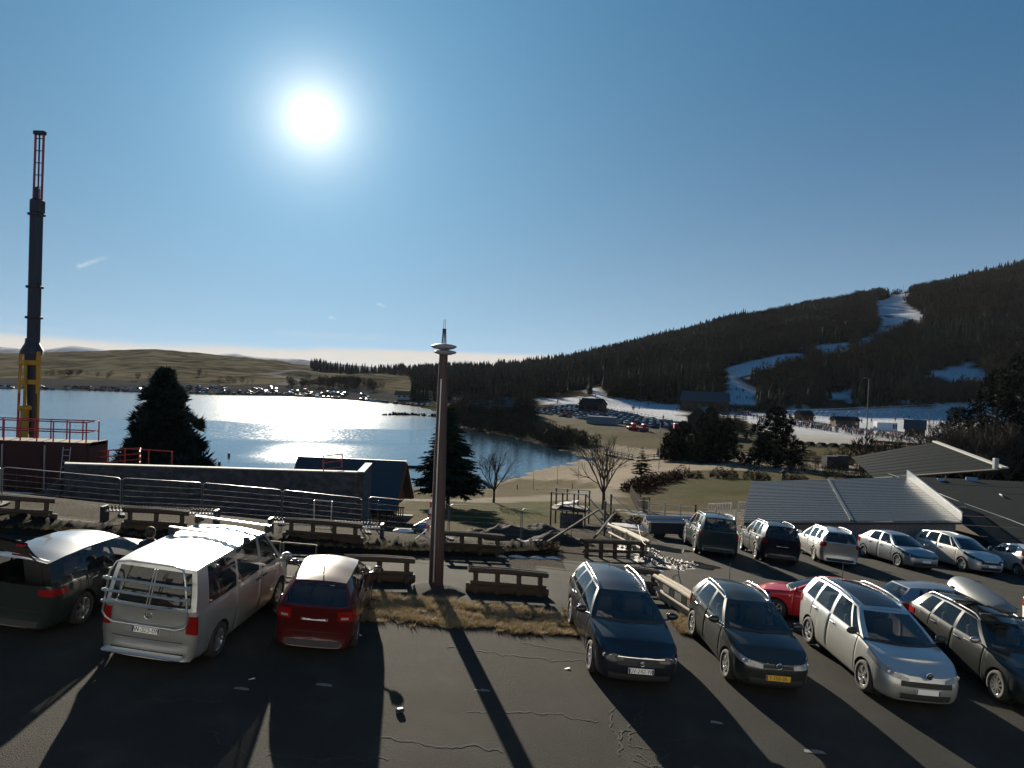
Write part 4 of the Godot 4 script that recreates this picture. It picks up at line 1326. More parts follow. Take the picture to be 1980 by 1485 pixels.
func van_fittings(v: Node3D) -> void:
	# roof bars
	for x in [0.75, -0.35]:
		part(v, "roof_bar", MB.new().beam(Vector3(x, 2.03, -0.86), Vector3(x, 2.03, 0.86), 0.08, 0.035), M.galvanised)
		for s in [-1.0, 1.0]: part(v, "roof_bar_foot", MB.new().cbox(Vector3(x, 1.96, s * 0.8), Vector3(0.14, 0.16, 0.12), 0.03), M.black_plastic)
	# bicycle rack on the tailgate
	var rk := MB.new()
	var X := -2.56
	rk.tube([Vector3(X, 0.9, -0.74), Vector3(X - 0.02, 1.0, -0.8), Vector3(X - 0.06, 1.75, -0.7), Vector3(X + 0.0, 1.93, -0.62), Vector3(X + 0.08, 1.95, -0.4), Vector3(X + 0.08, 1.95, 0.4), Vector3(X + 0.0, 1.93, 0.62), Vector3(X - 0.06, 1.75, 0.7), Vector3(X - 0.02, 1.0, 0.8), Vector3(X, 0.9, 0.74), Vector3(X - 0.01, 0.84, 0.6), Vector3(X - 0.01, 0.84, -0.6), Vector3(X, 0.9, -0.74)], 0.018, 7)
	var rack := part(v, "bicycle_rack", rk, M.alloy)
	for y in [1.22, 1.42, 1.64]:
		part(rack, "rack_bar", MB.new().cbox(Vector3(X - 0.09, y, 0), Vector3(0.04, 0.045, 1.62), 0.012), M.alloy)
		for s in [-1.0, 1.0]: part(rack, "rack_clamp", MB.new().cbox(Vector3(X - 0.08, y, s * 0.74), Vector3(0.07, 0.07, 0.06), 0.015), M.alloy)
	part(rack, "rack_stay", MB.new().tube([Vector3(X - 0.1, 1.25, 0.05), Vector3(X - 0.05, 1.9, 0.12)], 0.013, 5), M.alloy)
	part(rack, "rack_stay", MB.new().tube([Vector3(X - 0.1, 1.25, 0.1), Vector3(X - 0.05, 1.9, 0.17)], 0.013, 5), M.alloy)
	part(v, "rear_wiper", MB.new().tube([Vector3(-2.51, 1.12, 0.0), Vector3(-2.53, 1.2, 0.45)], 0.012, 4), M.black_plastic)
	part(v, "plate_panel", MB.new().cbox(Vector3(-2.47, 0.755, 0), Vector3(0.02, 0.2, 0.86), 0.008), M.silver_paint)
	part(v, "tow_step", MB.new().cbox(Vector3(-2.56, 0.33, 0), Vector3(0.16, 0.07, 1.5), 0.03), M.silver_paint)
	for q in [[-1.4, 1.0, 0.5, M.blue_sign], [-1.5, 0.9, -0.1, M.site_red], [-1.7, 0.95, 0.75, M.site_red]]:
		part(v, "luggage", MB.new().cbox(Vector3(q[0], q[1], q[2]), Vector3(0.5, 0.4, 0.3), 0.08), q[3])
func roof_box(c: Node3D) -> void:
	var rows := []
	for i in 15:
		var t := i / 14.0
		var row := PackedVector3Array()
		var w := 0.40 * pow(maxf(0.0, 1.0 - pow(absf(t * 2.0 - 1.0), 2.6)), 0.5)
		var h := 0.36 * pow(maxf(0.0, 1.0 - pow(absf(t * 1.75 - 1.0 + 0.0), 3.0)), 0.6) if t < 0.97 else 0.02
		h = (0.38 - 0.24 * t) * pow(maxf(0.0, sin(PI * clampf(t, 0.0, 1.0))), 0.35)
		for k in 17:
			var a := TAU * k / 16.0
			var y := sin(a) * (h if sin(a) > 0 else 0.1 * minf(1.0, w * 6.0))
			row.append(Vector3(lerpf(-1.2, 1.15, t), y, cos(a) * w * (1.0 - 0.25 * maxf(0.0, sin(a)))))
		rows.append(row)
	var p := c.transform * Vector3(-0.55, 1.78, 0.12)
	var o := thing("roof_box", "streamlined grey roof box strapped on the dark estate car", "roof box", Transform3D(c.transform.basis, p))
	part(o, "lid", MB.new().grid(rows, Vector3.ZERO), M.box_shell)
	part(o, "seam", MB.new().cbox(Vector3(-0.05, -0.0, 0), Vector3(1.7, 0.02, 0.8), 0.005), M.black_plastic)
	for s in [-1.0, 1.0]: part(o, "lock", MB.new().cbox(Vector3(-0.6, 0.04, s * 0.37), Vector3(0.12, 0.06, 0.04), 0.01), M.black_plastic)

# ---------------------------------------------------------------- people
# one continuous surface round a skeleton: bones [a, b, radius a, radius b, colour]
func body_mesh(bones: Array, cell: float) -> ArrayMesh:
	var lo := Vector3.ONE * 1e9
	var hi := -lo
	for b in bones:
		for k in 2:
			lo = lo.min(b[k] - Vector3.ONE * (b[2 + k] + cell * 2)); hi = hi.max(b[k] + Vector3.ONE * (b[2 + k] + cell * 2))
	var nx := int((hi.x - lo.x) / cell) + 2
	var ny := int((hi.y - lo.y) / cell) + 2
	var nz := int((hi.z - lo.z) / cell) + 2
	var f := PackedFloat32Array()
	f.resize(nx * ny * nz)
	f.fill(1.0)
	for b in bones:
		var a: Vector3 = b[0]
		var e: Vector3 = b[1] - a
		var l2 := maxf(e.length_squared(), 1e-6)
		var m: float = maxf(b[2], b[3]) + cell * 3
		var q0 := ((a.min(b[1]) - Vector3.ONE * m - lo) / cell).max(Vector3.ZERO)
		var q1 := ((a.max(b[1]) + Vector3.ONE * m - lo) / cell).min(Vector3(nx - 1, ny - 1, nz - 1))
		for k in range(int(q0.z), int(q1.z) + 1):
			for j in range(int(q0.y), int(q1.y) + 1):
				for i in range(int(q0.x), int(q1.x) + 1):
					var p := lo + Vector3(i, j, k) * cell
					var t := clampf((p - a).dot(e) / l2, 0, 1)
					var d := p.distance_to(a + e * t) - lerpf(b[2], b[3], t)
					var at := (k * ny + j) * nx + i
					var o := f[at]
					var h := maxf(0.04 - absf(o - d), 0.0) / 0.04
					f[at] = minf(o, d) - h * h * 0.01
	var st := SurfaceTool.new()
	st.begin(Mesh.PRIMITIVE_TRIANGLES)
	var vid := {}
	var pos := []
	for k in nz - 1:
		for j in ny - 1:
			for i in nx - 1:
				var s := Vector3.ZERO
				var n := 0
				for ed in [[0,0,0,1,0,0],[0,1,0,1,1,0],[0,0,1,1,0,1],[0,1,1,1,1,1],[0,0,0,0,1,0],[1,0,0,1,1,0],[0,0,1,0,1,1],[1,0,1,1,1,1],[0,0,0,0,0,1],[1,0,0,1,0,1],[0,1,0,0,1,1],[1,1,0,1,1,1]]:
					var v0 := f[((k + ed[2]) * ny + j + ed[1]) * nx + i + ed[0]]
					var v1 := f[((k + ed[5]) * ny + j + ed[4]) * nx + i + ed[3]]
					if (v0 < 0.0) != (v1 < 0.0):
						s += Vector3(ed[0], ed[1], ed[2]).lerp(Vector3(ed[3], ed[4], ed[5]), v0 / (v0 - v1)); n += 1
				if n:
					var p := lo + (Vector3(i, j, k) + s / n) * cell
					vid[(k * ny + j) * nx + i] = pos.size()
					pos.append(p)
					var best := 1e9
					var c := Color.WHITE
					for b in bones:
						var e: Vector3 = b[1] - b[0]
						var t := clampf((p - b[0]).dot(e) / maxf(e.length_squared(), 1e-6), 0, 1)
						var d: float = p.distance_to(b[0] + e * t) - lerpf(b[2], b[3], t)
						if d < best: best = d; c = b[4]
					st.set_color(c)
					st.add_vertex(p)
	for k in range(1, nz - 1):
		for j in range(1, ny - 1):
			for i in range(1, nx - 1):
				var at := (k * ny + j) * nx + i
				var a := f[at] < 0.0
				for ax in [[1, nx, nx * ny], [nx, nx * ny, 1], [nx * ny, 1, nx]]:
					var b := f[at + ax[0]] < 0.0
					if a == b: continue
					var q := [vid.get(at - ax[1] - ax[2], -1), vid.get(at - ax[2], -1), vid.get(at, -1), vid.get(at - ax[1], -1)]
					if q.min() < 0: continue
					for w in ([0, 2, 1, 0, 3, 2] if a else [0, 1, 2, 0, 2, 3]): st.add_index(q[w])
	st.generate_normals()
	return st.commit()
func person_bones(jacket: Color, legs: Color, hair: Color, stride := 0.0, arm := 0.1) -> Array:
	var sk := Color(0.42, 0.25, 0.18)
	var v := func(x, y, z) -> Vector3: return Vector3(x, y, z)
	var o := [[v.call(0, 1.0, 0), v.call(0, 1.36, 0.0), 0.155, 0.165, jacket], [v.call(-0.13, 1.38, 0), v.call(0.13, 1.38, 0), 0.10, 0.10, jacket], [v.call(0, 0.93, 0), v.call(0, 1.0, 0), 0.16, 0.155, legs],
		[v.call(0, 1.42, 0), v.call(0, 1.53, 0.01), 0.065, 0.058, sk], [v.call(0, 1.60, 0.03), v.call(0, 1.66, 0.02), 0.082, 0.09, sk], [v.call(0, 1.65, -0.015), v.call(0, 1.69, 0.0), 0.095, 0.095, hair], [v.call(0, 1.6, 0.1), v.call(0, 1.57, 0.115), 0.016, 0.018, sk]]
	for s in [-1.0, 1.0]:
		var f: float = stride * s
		o.append_array([[v.call(s * 0.2, 1.38, 0), v.call(s * (0.26 + arm), 1.1, -0.03), 0.075, 0.06, jacket], [v.call(s * (0.26 + arm), 1.1, -0.03), v.call(s * (0.25 + arm), 0.87, 0.09), 0.06, 0.045, jacket], [v.call(s * (0.25 + arm), 0.87, 0.09), v.call(s * (0.25 + arm), 0.77, 0.12), 0.045, 0.035, sk],
			[v.call(s * 0.09, 0.9, 0), v.call(s * 0.11, 0.5, 0.03 + f * 0.6), 0.1, 0.075, legs], [v.call(s * 0.11, 0.5, 0.03 + f * 0.6), v.call(s * 0.12, 0.1, f), 0.072, 0.055, legs], [v.call(s * 0.12, 0.06, f - 0.03), v.call(s * 0.13, 0.05, f + 0.16), 0.06, 0.045, legs * 0.5]])
	return o

# ---------------------------------------------------------------- the near side of the lake
func log_barrier(a: Vector2, b: Vector2, label: String, m: Material, up := 0.0, base_log := true) -> void:
	var n := maxi(2, int(round(a.distance_to(b) / 0.75)) + 1)
	var pa := G(a.x, a.y, up)
	var pb := G(b.x, b.y, up)
	var o := thing("log_barrier", label, "barrier", Transform3D(Basis(), pa), "log barriers round the car park")
	var e := pb - pa
	var side := e.normalized().cross(Vector3.UP).normalized()
	for s in [-0.085, 0.085]:
		part(o, "top_rail", MB.new().tube([side * s + Vector3(0, 0.62, 0) - e.normalized() * 0.15, side * s + Vector3(0, 0.64, 0) + e * 0.5, e + side * s + Vector3(0, 0.62, 0) + e.normalized() * 0.15], [0.072, 0.078, 0.07], 8), m)
	part(o, "lower_rail", MB.new().tube([Vector3(0, 0.29, 0) + side * 0.09 - e.normalized() * 0.1, e + Vector3(0, 0.29, 0) + side * 0.09 + e.normalized() * 0.1], 0.06, 8), m)
	if base_log: part(o, "base_log", MB.new().tube([Vector3(0, 0.1, 0) - side * 0.1 - e.normalized() * 0.2, e + Vector3(0, 0.1, 0) - side * 0.1 + e.normalized() * 0.2], [0.13, 0.12], 10), m)
	for i in n:
		var p := e * (float(i) / (n - 1) * 0.94 + 0.03)
		part(o, "post", MB.new().cbox(p + Vector3(0, 0.26, 0), Vector3(0.13, 0.62, 0.13), 0.015, Basis(Vector3.UP, atan2(e.x, e.z))), m)

func mesh_panel() -> Array:
	var fr := MB.new()
	var r := 0.017
	fr.tube([Vector3(0, 1.9, 0), Vector3(0.05, 1.97, 0), Vector3(0.12, 2.0, 0), Vector3(3.3, 2.0, 0), Vector3(3.38, 1.97, 0), Vector3(3.43, 1.9, 0)], r, 6)
	var up := MB.new().tube([Vector3(0, 0.1, 0), Vector3(0, 1.9, 0)], r, 6).done()
	var w := MB.new()
	for i in range(1, 34, 3): w.beam(Vector3(i * 0.1, 0.18, 0), Vector3(i * 0.1, 2.0, 0), 0.0022, 0.0022)
	for y in [0.45, 0.75, 1.05, 1.35, 1.65]: w.beam(Vector3(0, y, 0), Vector3(3.43, y, 0), 0.004, 0.004)
	return [fr.done(), w.done(), up]
func site_fence(p: Array, label: String, sc: float) -> void:
	for i in p.size() - 1:
		var a := G(p[i][0], p[i][1])
		var b := G(p[i + 1][0], p[i + 1][1])
		var e := b - a
		var o := thing("site_fence_panel", label % ["first", "second", "third", "fourth", "fifth", "sixth", "seventh"][i], "fence", Transform3D(Basis(Vector3(e.x, e.y, e.z) / 3.5, Vector3(0, sc, 0), e.cross(Vector3.UP).normalized() * -1.0), a), "wire mesh fence panels round the building site")
		part(o, "top_rail", M.panel[0], M.galvanised)
		for q in [0.0, 3.43]: part(o, "upright", M.panel[2], M.fence_wire, Vector3(q, 0, 0))
		part(o, "wire_mesh", M.panel[1], M.fence_wire).set_meta("kind", "stuff")
		part(o, "foot_block", MB.new().cbox(Vector3(0, 0.07, 0), Vector3(0.22, 0.14, 0.7), 0.02), M.concrete)

func guard_rail(called: String, pts: Array, h: float, label: String, m: Material, rails := [1.0, 0.5], lean := 0.0) -> void:
	var o := thing(called, label, "railing", Transform3D(Basis(), pts[0]))
	var b := []
	for p in pts: b.append(p - pts[0])
	for q in rails:
		var l := []
		for p in b: l.append(p + Vector3(0, h * q, 0))
		part(o, "rail", MB.new().tube(l, 0.03, 5), m)
	for i in b.size() - 1:
		var n := maxi(1, int(b[i].distance_to(b[i + 1]) / 0.75))
		for k in n + (1 if i == b.size() - 2 else 0):
			var p: Vector3 = b[i].lerp(b[i + 1], float(k) / n)
			part(o, "post", MB.new().beam(p, p + Vector3(0, h, 0), 0.045, 0.045), m)

func build_near() -> void:
	M.panel = mesh_panel()
	var dw: Material = M.wood
	log_barrier(Vector2(-4.1, 20.2), Vector2(-2.62, 20.7), "weathered log barrier just right of the red hatchback", dw)
	log_barrier(Vector2(-0.85, 20.5), Vector2(1.0, 20.85), "weathered log barrier between the lamp mast and the dark estate car", dw)
	log_barrier(Vector2(3.0, 23.0), Vector2(4.5, 23.2), "log barrier half hidden behind the roof of the dark estate car", dw)
	log_barrier(Vector2(4.5, 22.4), Vector2(5.05, 19.9), "sun-bleached log barrier running between the two dark cars", M.bleached_log)
	log_barrier(Vector2(-15.4, 21.4), Vector2(-13.3, 22.3), "log barrier farthest left on the bank, over the car with open tailgate", dw, 0.22)
	log_barrier(Vector2(-11.0, 22.3), Vector2(-9.6, 22.8), "log barrier on the bank behind the man in black", dw, 0.22)
	log_barrier(Vector2(-6.75, 23.8), Vector2(-4.75, 24.4), "log barrier on the bank above the roof of the red hatchback", dw, 0.2)
	log_barrier(Vector2(-2.15, 25.5), Vector2(-0.25, 26.2), "log barrier on the bank right behind the lamp mast", dw, 0.1)
	log_barrier(Vector2(2.9, 28.3), Vector2(5.3, 29.6), "brown log barrier at the corner where the bleached logs meet it", M.wood, 0.0, false)
	log_barrier(Vector2(4.7, 34.4), Vector2(5.5, 30.2), "sun-bleached log barrier climbing back from the corner by the puddle", M.bleached_log)
	# earth bank
	var line := [[-24, 17.4], [-18, 19.0], [-13.3, 20.6], [-11.1, 21.2], [-6.8, 22.5], [-4.3, 23.5], [-2.0, 24.6], [0.0, 26.0], [2.0, 28.0]]
	var rows := []
	for i in line.size() - 1:
		for k in 30:
			var t := k / 30.0
			var x := lerpf(line[i][0], line[i + 1][0], t)
			var d := lerpf(line[i][1], line[i + 1][1], t)
			var row := PackedVector3Array()
			for q in [[0.0, -0.05], [0.15, 0.08], [0.35, 0.2], [0.6, 0.27], [0.95, 0.27], [1.35, 0.16], [1.7, -0.05]]:
				var j := fine.get_noise_2d(x * 26.0, d * 26.0 + q[0] * 90.0)
				row.append(G(x - q[0] * 0.3, d + q[0] + j * 0.2 + 0.5, q[1] * (1.0 + j * 0.9) + 0.02 + j * 0.05))
			rows.append(row)
	structure("earth_bank", MB.new().grid(rows, Vector3(-8, -8, -22)), M.hedge_soil)
	# dry grass: on the bank, along the edge of the asphalt, round the mast
	var cl := MB.new()
	for i in 14:
		var a := rng.randf() * TAU
		var r := rng.randf() * 0.09
		var p := Vector3(cos(a) * r, 0, sin(a) * r)
		var tip := p + Vector3(cos(a) * rng.randf_range(0.03, 0.16), rng.randf_range(0.09, 0.24), sin(a) * rng.randf_range(0.03, 0.16))
		var w := Vector3(-sin(a), 0, cos(a)) * 0.006
		cl.tri(p - w, tip, p + w)
		cl.tri(p - w, p.lerp(tip, 0.5) + Vector3(0.02, 0.01, 0.01), p + w)
	var cmesh := cl.done()
	var tfs := []
	var cols := []
	for i in 7500:
		var x := rng.randf_range(-5.2, 2.4)
		var d := 18.7 + 0.10 * x + rng.randf_range(-1.0, 1.0) * (0.95 + 0.4 * fine.get_noise_1d(x * 30.0))
		if fine.get_noise_2d(x * 12.0, d * 22.0) < -0.12 and i < 6900: continue
		if i > 6900:
			x = rng.randf_range(4.4, 5.3); d = rng.randf_range(19.0, 20.6)
		if Vector2(x + 1.82, d - 20.2).length() < 0.24: continue
		tfs.append(Transform3D(Basis(Vector3.UP, rng.randf() * TAU).scaled(Vector3(1.2, 0.62, 1.2) * rng.randf_range(0.45, 1.0)), G(x, d)))
		cols.append(Color(0.50, 0.39, 0.21).lerp(Color(0.22, 0.15, 0.08), pow(rng.randf(), 0.8)))
	multi("dry_grass", cmesh, M.dry_grass, tfs, cols, "strip of dry straw-coloured grass along the edge of the car park", "grass")
	tfs = []
	cols = []
	for i in 3600:
		var t := rng.randf() * (line.size() - 1.001)
		var k := int(t)
		var x := lerpf(line[k][0], line[k + 1][0], t - k)
		var d := lerpf(line[k][1], line[k + 1][1], t - k) + rng.randf_range(0.5, 2.1)
		tfs.append(Transform3D(Basis(Vector3.UP, rng.randf() * TAU).scaled(Vector3.ONE * rng.randf_range(0.3, 0.75)), G(x, d, 0.17)))
		cols.append(Color(0.12, 0.10, 0.055).lerp(Color(0.06, 0.055, 0.035), rng.randf()))
	multi("dry_grass", cmesh, M.dry_grass, tfs, cols, "dark tufts of grass growing along the earth bank", "grass")
	rows = []
	for i in 6:
		var row := PackedVector3Array()
		for k in 17:
			var a := TAU * k / 16.0
			var r := lerpf(0.0, 0.85, i / 5.0) * (1.0 + 0.15 * sin(a * 3.0))
			row.append(G(-1.82 + cos(a) * r, 20.2 + sin(a) * r * 0.8, 0.24 * cos(i / 5.0 * PI / 2) - 0.02))
		rows.append(row)
	structure("earth_mound", MB.new().grid(rows, Vector3(-1.8, -3, -20.2)), M.soil)
	# lamp mast
	var mast := thing("lamp_mast", "tall rust-brown lamp mast with two flat discs and a pronged tip", "lamp post", Transform3D(Basis(), G(-1.82, 20.2)))
	part(mast, "pole", MB.new().lathe([[0.0, -0.3], [0.195, -0.3], [0.185, 1.6], [0.15, 4.2], [0.115, 6.1], [0.11, 6.35], [0.0, 6.36]], 10), M.mast_paint)
	part(mast, "cable_duct", MB.new().tube([Vector3(-0.05, 0.3, 0.2), Vector3(-0.05, 3.4, 0.18), Vector3(-0.03, 5.6, 0.14)], 0.022, 5), M.galvanised)
	part(mast, "lower_disc", MB.new().lathe([[0.0, 6.22], [0.14, 6.23], [0.27, 6.27], [0.30, 6.3], [0.27, 6.33], [0.1, 6.36]], 24, Vector3(0.04, 0, 0)), M.grey_lid)
	part(mast, "upper_disc", MB.new().lathe([[0.1, 6.36], [0.26, 6.39], [0.345, 6.44], [0.33, 6.47], [0.2, 6.51], [0.0, 6.53]], 24), M.grey_lid)
	for q in [[-0.05, 6.5, -0.03, 6.88], [0.05, 6.5, 0.03, 6.88], [0.0, 6.5, 0.0, 6.9]]:
		part(mast, "prong", MB.new().tube([Vector3(q[0], q[1], 0), Vector3(q[2], q[3], 0)], 0.018, 5), M.dark_steel)
	part(mast, "collar", MB.new().lathe([[0.0, 6.87], [0.055, 6.88], [0.055, 6.91], [0, 6.92]], 10), M.dark_steel)
	for q in [-0.022, 0.022]: part(mast, "tip", MB.new().tube([Vector3(q, 6.9, 0), Vector3(q * 0.9, 7.16, 0)], 0.009, 5), M.galvanised)
	# ski racks: a pale bar with a row of short tines
	for q in [[-12.9, 24.6, -10.0, 26.4, "long pale ski rack with a row of tines, nearer the left"], [-8.0, 26.0, -4.5, 27.7, "long pale ski rack with a row of tines, in front of the wall's right end"]]:
		var a := G(q[0], q[1], 0.0)
		var b := G(q[2], q[3], 0.0)
		var o := thing("ski_rack", q[4], "ski rack", Transform3D(Basis(), a), "ski racks by the path")
		var e := b - a
		var sd := e.normalized().cross(Vector3.UP).normalized()
		part(o, "deck", MB.new().beam(Vector3(0, 0.34, 0), e + Vector3(0, 0.34, 0), 0.34, 0.05), M.pale_concrete)
		var tn := MB.new()
		for i in 34:
			var p := e * (i / 33.0)
			for s in [-0.15, 0.15]: tn.beam(p + sd * s + Vector3(0, 0.36, 0), p + sd * s + Vector3(0, 0.5, 0), 0.025, 0.025)
		part(o, "tines", tn, M.dark_steel).set_meta("kind", "stuff")
		for t in [0.0, 1.0]: part(o, "leg", MB.new().cbox(e * t + Vector3(0, 0.18, 0), Vector3(0.1, 0.62, 0.4), 0.01), M.dark_steel)
	# site fence
	site_fence([[-20.2, 24.6], [-16.6, 25.2], [-13.0, 25.9], [-10.8, 27.2], [-8.2, 28.0], [-5.3, 28.3]], "%s wire mesh fence panel from the left, before the concrete wall", 0.64)
	site_fence([[-5.15, 28.4], [-2.2, 29.4], [0.6, 30.6], [2.7, 31.6]], "%s wire mesh fence panel right of the concrete wall, by the soil heaps", 0.68)
	# crowd-control barrier by the van's nose
	for q in [[-6.55, 19.6, -5.8, 19.7, "left"], [-5.72, 19.7, -4.9, 19.8, "right"]]:
		var a := G(q[0], q[1])
		var b := G(q[2], q[3])
		var o := thing("hoop_barrier", "rounded tubular barrier between van and red car, %s one" % q[4], "barrier", Transform3D(Basis(), a))
		var e := b - a
		part(o, "hoop", MB.new().tube([Vector3(0, 0.95, 0), Vector3(0, 0.2, 0), e * 0.1 + Vector3(0, 0.06, 0), e * 0.9 + Vector3(0, 0.06, 0), e + Vector3(0, 0.2, 0), e + Vector3(0, 0.95, 0)], 0.025, 6), M.fence_wire)
		part(o, "rail", MB.new().tube([Vector3(0, 0.95, 0), e + Vector3(0, 0.95, 0)], 0.02, 6), M.fence_wire)
	# faded bay marks, cracks, litter
	for q in [[-3.4, 14.0, 0.5, 0.06], [-0.4, 14.55, 0.42, 0.05], [-4.7, 13.5, 0.34, 0.05], [3.9, 14.3, 0.5, 0.06], [5.5, 13.6, 0.5, 0.07]]:
		var b := MB.new()
		b.col(Color.WHITE)
		var p := G(q[0], q[1], 0.006)
		for i in 5:
			var u = rng.randf_range(-0.5, 0.4) * q[2]
			b.face(p + Vector3(u, 0, -q[3]), p + Vector3(u + 0.14, -0.011, -q[3] * 0.5), p + Vector3(u + 0.17, -0.013, q[3]), p + Vector3(u - 0.03, 0.003, q[3] * 0.7), p - Vector3(0, 5, 0))
		structure("bay_marking", b, M.road_paint)
	for q in [[2.8, 14.8, -0.25, -1, 22], [2.0, 12.7, 0.5, 1, 20], [2.1, 13.5, 1, 0.05, 9], [2.2, 13.1, 1, -0.1, 8], [1.9, 12.3, 1, 0.0, 14], [2.45, 14.2, 1, 0.3, 6], [-6.2, 12.6, 1, 0.1, 20], [5.2, 12.8, 1, -0.04, 26], [-3.5, 11.5, 1, 0.25, 24], [0.4, 17.2, 1, -0.05, 22], [2.35, 15.2, 0.0, -1, 26], [2.5, 13.6, 1.2, -0.1, 16], [2.3, 12.8, 0.3, -1, 14], [2.9, 13.0, -0.2, -1, 12], [2.2, 12.6, 1, -0.15, 14], [-2.0, 12.35, 1, -0.05, 26], [-1.2, 16.4, 1, 0.02, 40], [1.5, 23.0, 1, 0.03, 30], [-4.6, 12.0, 0.6, -0.6, 12], [6.0, 25.6, 1, -0.1, 34], [-0.6, 13.6, 1, 0.02, 30]]:
		var b := MB.new()
		var p := Vector2(q[0], q[1])
		var dir := Vector2(q[2], q[3]).normalized() * 0.09
		for i in q[4]:
			var nx := p + dir.rotated(rng.randf_range(-0.9, 0.9))
			var sd := (nx - p).orthogonal().normalized() * rng.randf_range(0.008, 0.02)
			b.face(G(p.x - sd.x, p.y - sd.y, 0.007), G(p.x + sd.x, p.y + sd.y, 0.007), G(nx.x + sd.x, nx.y + sd.y, 0.007), G(nx.x - sd.x, nx.y - sd.y, 0.007), G(p.x, p.y, -4))
			p = nx
		structure("asphalt_crack", b, M.crack)
	for q in [[1.35, 16.0, "crumpled white scrap of paper left of the estate car's wheel"], [-4.55, 13.9, "small white scrap of litter by the van's shadow"]]:
		var b := MB.new()
		b.face(Vector3(-0.08, 0.01, -0.04), Vector3(0.1, 0.015, -0.05), Vector3(0.12, 0.03, 0.05), Vector3(-0.06, 0.02, 0.06), Vector3(0, -1, 0))
		b.face(Vector3(0.02, 0.02, -0.05), Vector3(0.1, 0.05, -0.02), Vector3(0.1, 0.04, 0.05), Vector3(0.0, 0.025, 0.05), Vector3(0, -1, 0))
		single("paper_scrap", b, M.white_paint, q[2], "litter", "", "", tf_at(G(q[0], q[1]), 20, 0.6))
	single("loose_stone", MB.new().cbox(Vector3(0, 0.04, 0), Vector3(0.14, 0.08, 0.1), 0.02), M.dark_steel, "small dark stone lying on the asphalt below the red car", "stone", "", "", tf_at(G(-1.75, 13.3), 30))
	# concrete wall of the building site
	var wl := thing("concrete_wall", "long bare concrete wall of the building site, pale along its top", "wall", Transform3D(Basis(), V(-18.4, 0, 31.8)))
	var wtop := [[-18.4, 31.8, 1.56], [-13.4, 34.2, 1.26], [-7.2, 36.6, 0.96]]
	for i in 2:
		for lift in 3:      # three pours, a joint between them
			var b := MB.new()
			var a := V(wtop[i][0], 0, wtop[i][1]) - V(-18.4, 0, 31.8)
			var c := V(wtop[i + 1][0], 0, wtop[i + 1][1]) - V(-18.4, 0, 31.8)
			var hx := Vector3(-0.14, 0, -0.32)
			var y0: float = lerpf(-2.6, wtop[i][2] - 0.06, lift / 3.0) + (0.012 if lift else 0.0)
			var y1: float = lerpf(-2.6, wtop[i + 1][2] - 0.06, lift / 3.0) + (0.012 if lift else 0.0)
			var z0: float = lerpf(-2.6, wtop[i][2] - 0.06, (lift + 1) / 3.0)
			var z1: float = lerpf(-2.6, wtop[i + 1][2] - 0.06, (lift + 1) / 3.0)
			var k := [a + Vector3(0, y0, 0), c + Vector3(0, y1, 0), c + Vector3(0, z1, 0), a + Vector3(0, z0, 0)]
			var m = (k[0] + k[2]) * 0.5 + hx * 0.5
			b.face(k[0], k[1], k[2], k[3], m)
			b.face(k[0] + hx, k[1] + hx, k[2] + hx, k[3] + hx, m)
			for e in 4: b.face(k[e], k[(e + 1) % 4], k[(e + 1) % 4] + hx, k[e] + hx, m)
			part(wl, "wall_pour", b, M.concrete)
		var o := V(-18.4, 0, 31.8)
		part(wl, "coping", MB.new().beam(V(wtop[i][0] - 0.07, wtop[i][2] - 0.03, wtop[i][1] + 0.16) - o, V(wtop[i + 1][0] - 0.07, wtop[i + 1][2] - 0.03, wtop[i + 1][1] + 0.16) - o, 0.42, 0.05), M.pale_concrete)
	var o0 := V(-18.4, 0, 31.8)
	part(wl, "return_wall", MB.new().beam(V(-7.1, -0.9, 36.85) - o0, V(-7.35, -0.9, 40.3) - o0, 0.32, 3.6), M.concrete)
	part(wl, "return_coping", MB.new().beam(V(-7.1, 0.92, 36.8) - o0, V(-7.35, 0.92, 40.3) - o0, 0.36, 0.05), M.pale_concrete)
	var rw := thing("retaining_wall", "low concrete wall at far left whose top ramps up to the long wall", "wall", Transform3D(Basis(), V(-19.2, 0, 31.3)))
	var b2 := MB.new()
	var prf := [[-31, 0.38], [-19.4, 0.3], [-18.95, 0.5], [-18.45, 0.9]]
	var cp := MB.new()
	for i in 3:
		var a := Vector3(prf[i][0] + 19.2, 0, 0.0)
		var c := Vector3(prf[i + 1][0] + 19.2, 0, -0.15 * i)
		var hz := Vector3(0, 0, -0.3)
		for zz in [Vector3.ZERO, hz]:
			b2.face(a + zz + Vector3(0, -1.6, 0), c + zz + Vector3(0, -1.6, 0), c + zz + Vector3(0, prf[i + 1][1], 0), a + zz + Vector3(0, prf[i][1], 0), a + hz * 0.5)
		cp.face(a + Vector3(0, prf[i][1] + 0.02, 0.03), c + Vector3(0, prf[i + 1][1] + 0.02, 0.03), c + hz + Vector3(0, prf[i + 1][1] + 0.02, 0), a + hz + Vector3(0, prf[i][1] + 0.02, 0), a)
	part(rw, "wall", b2, M.concrete)
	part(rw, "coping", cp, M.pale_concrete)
	# rust-brown formwork block with ladder, guard rails round its top
	var fw := thing("formwork_block", "rust-brown formwork panels of the half-built house at far left", "formwork", Transform3D(Basis(), V(-22, 0, 36)))
	for i in 4:
		part(fw, "panel", MB.new().cbox(Vector3(-4.7 + i * 1.98, 0.2, 0.05), Vector3(1.93, 3.5, 0.16), 0.02), M.rust_panel)
		part(fw, "waler", MB.new().beam(Vector3(-5.6 + i * 1.98, -1.3, 0.16), Vector3(-5.6 + i * 1.98, 1.8, 0.16), 0.07, 0.07), M.galvanised)
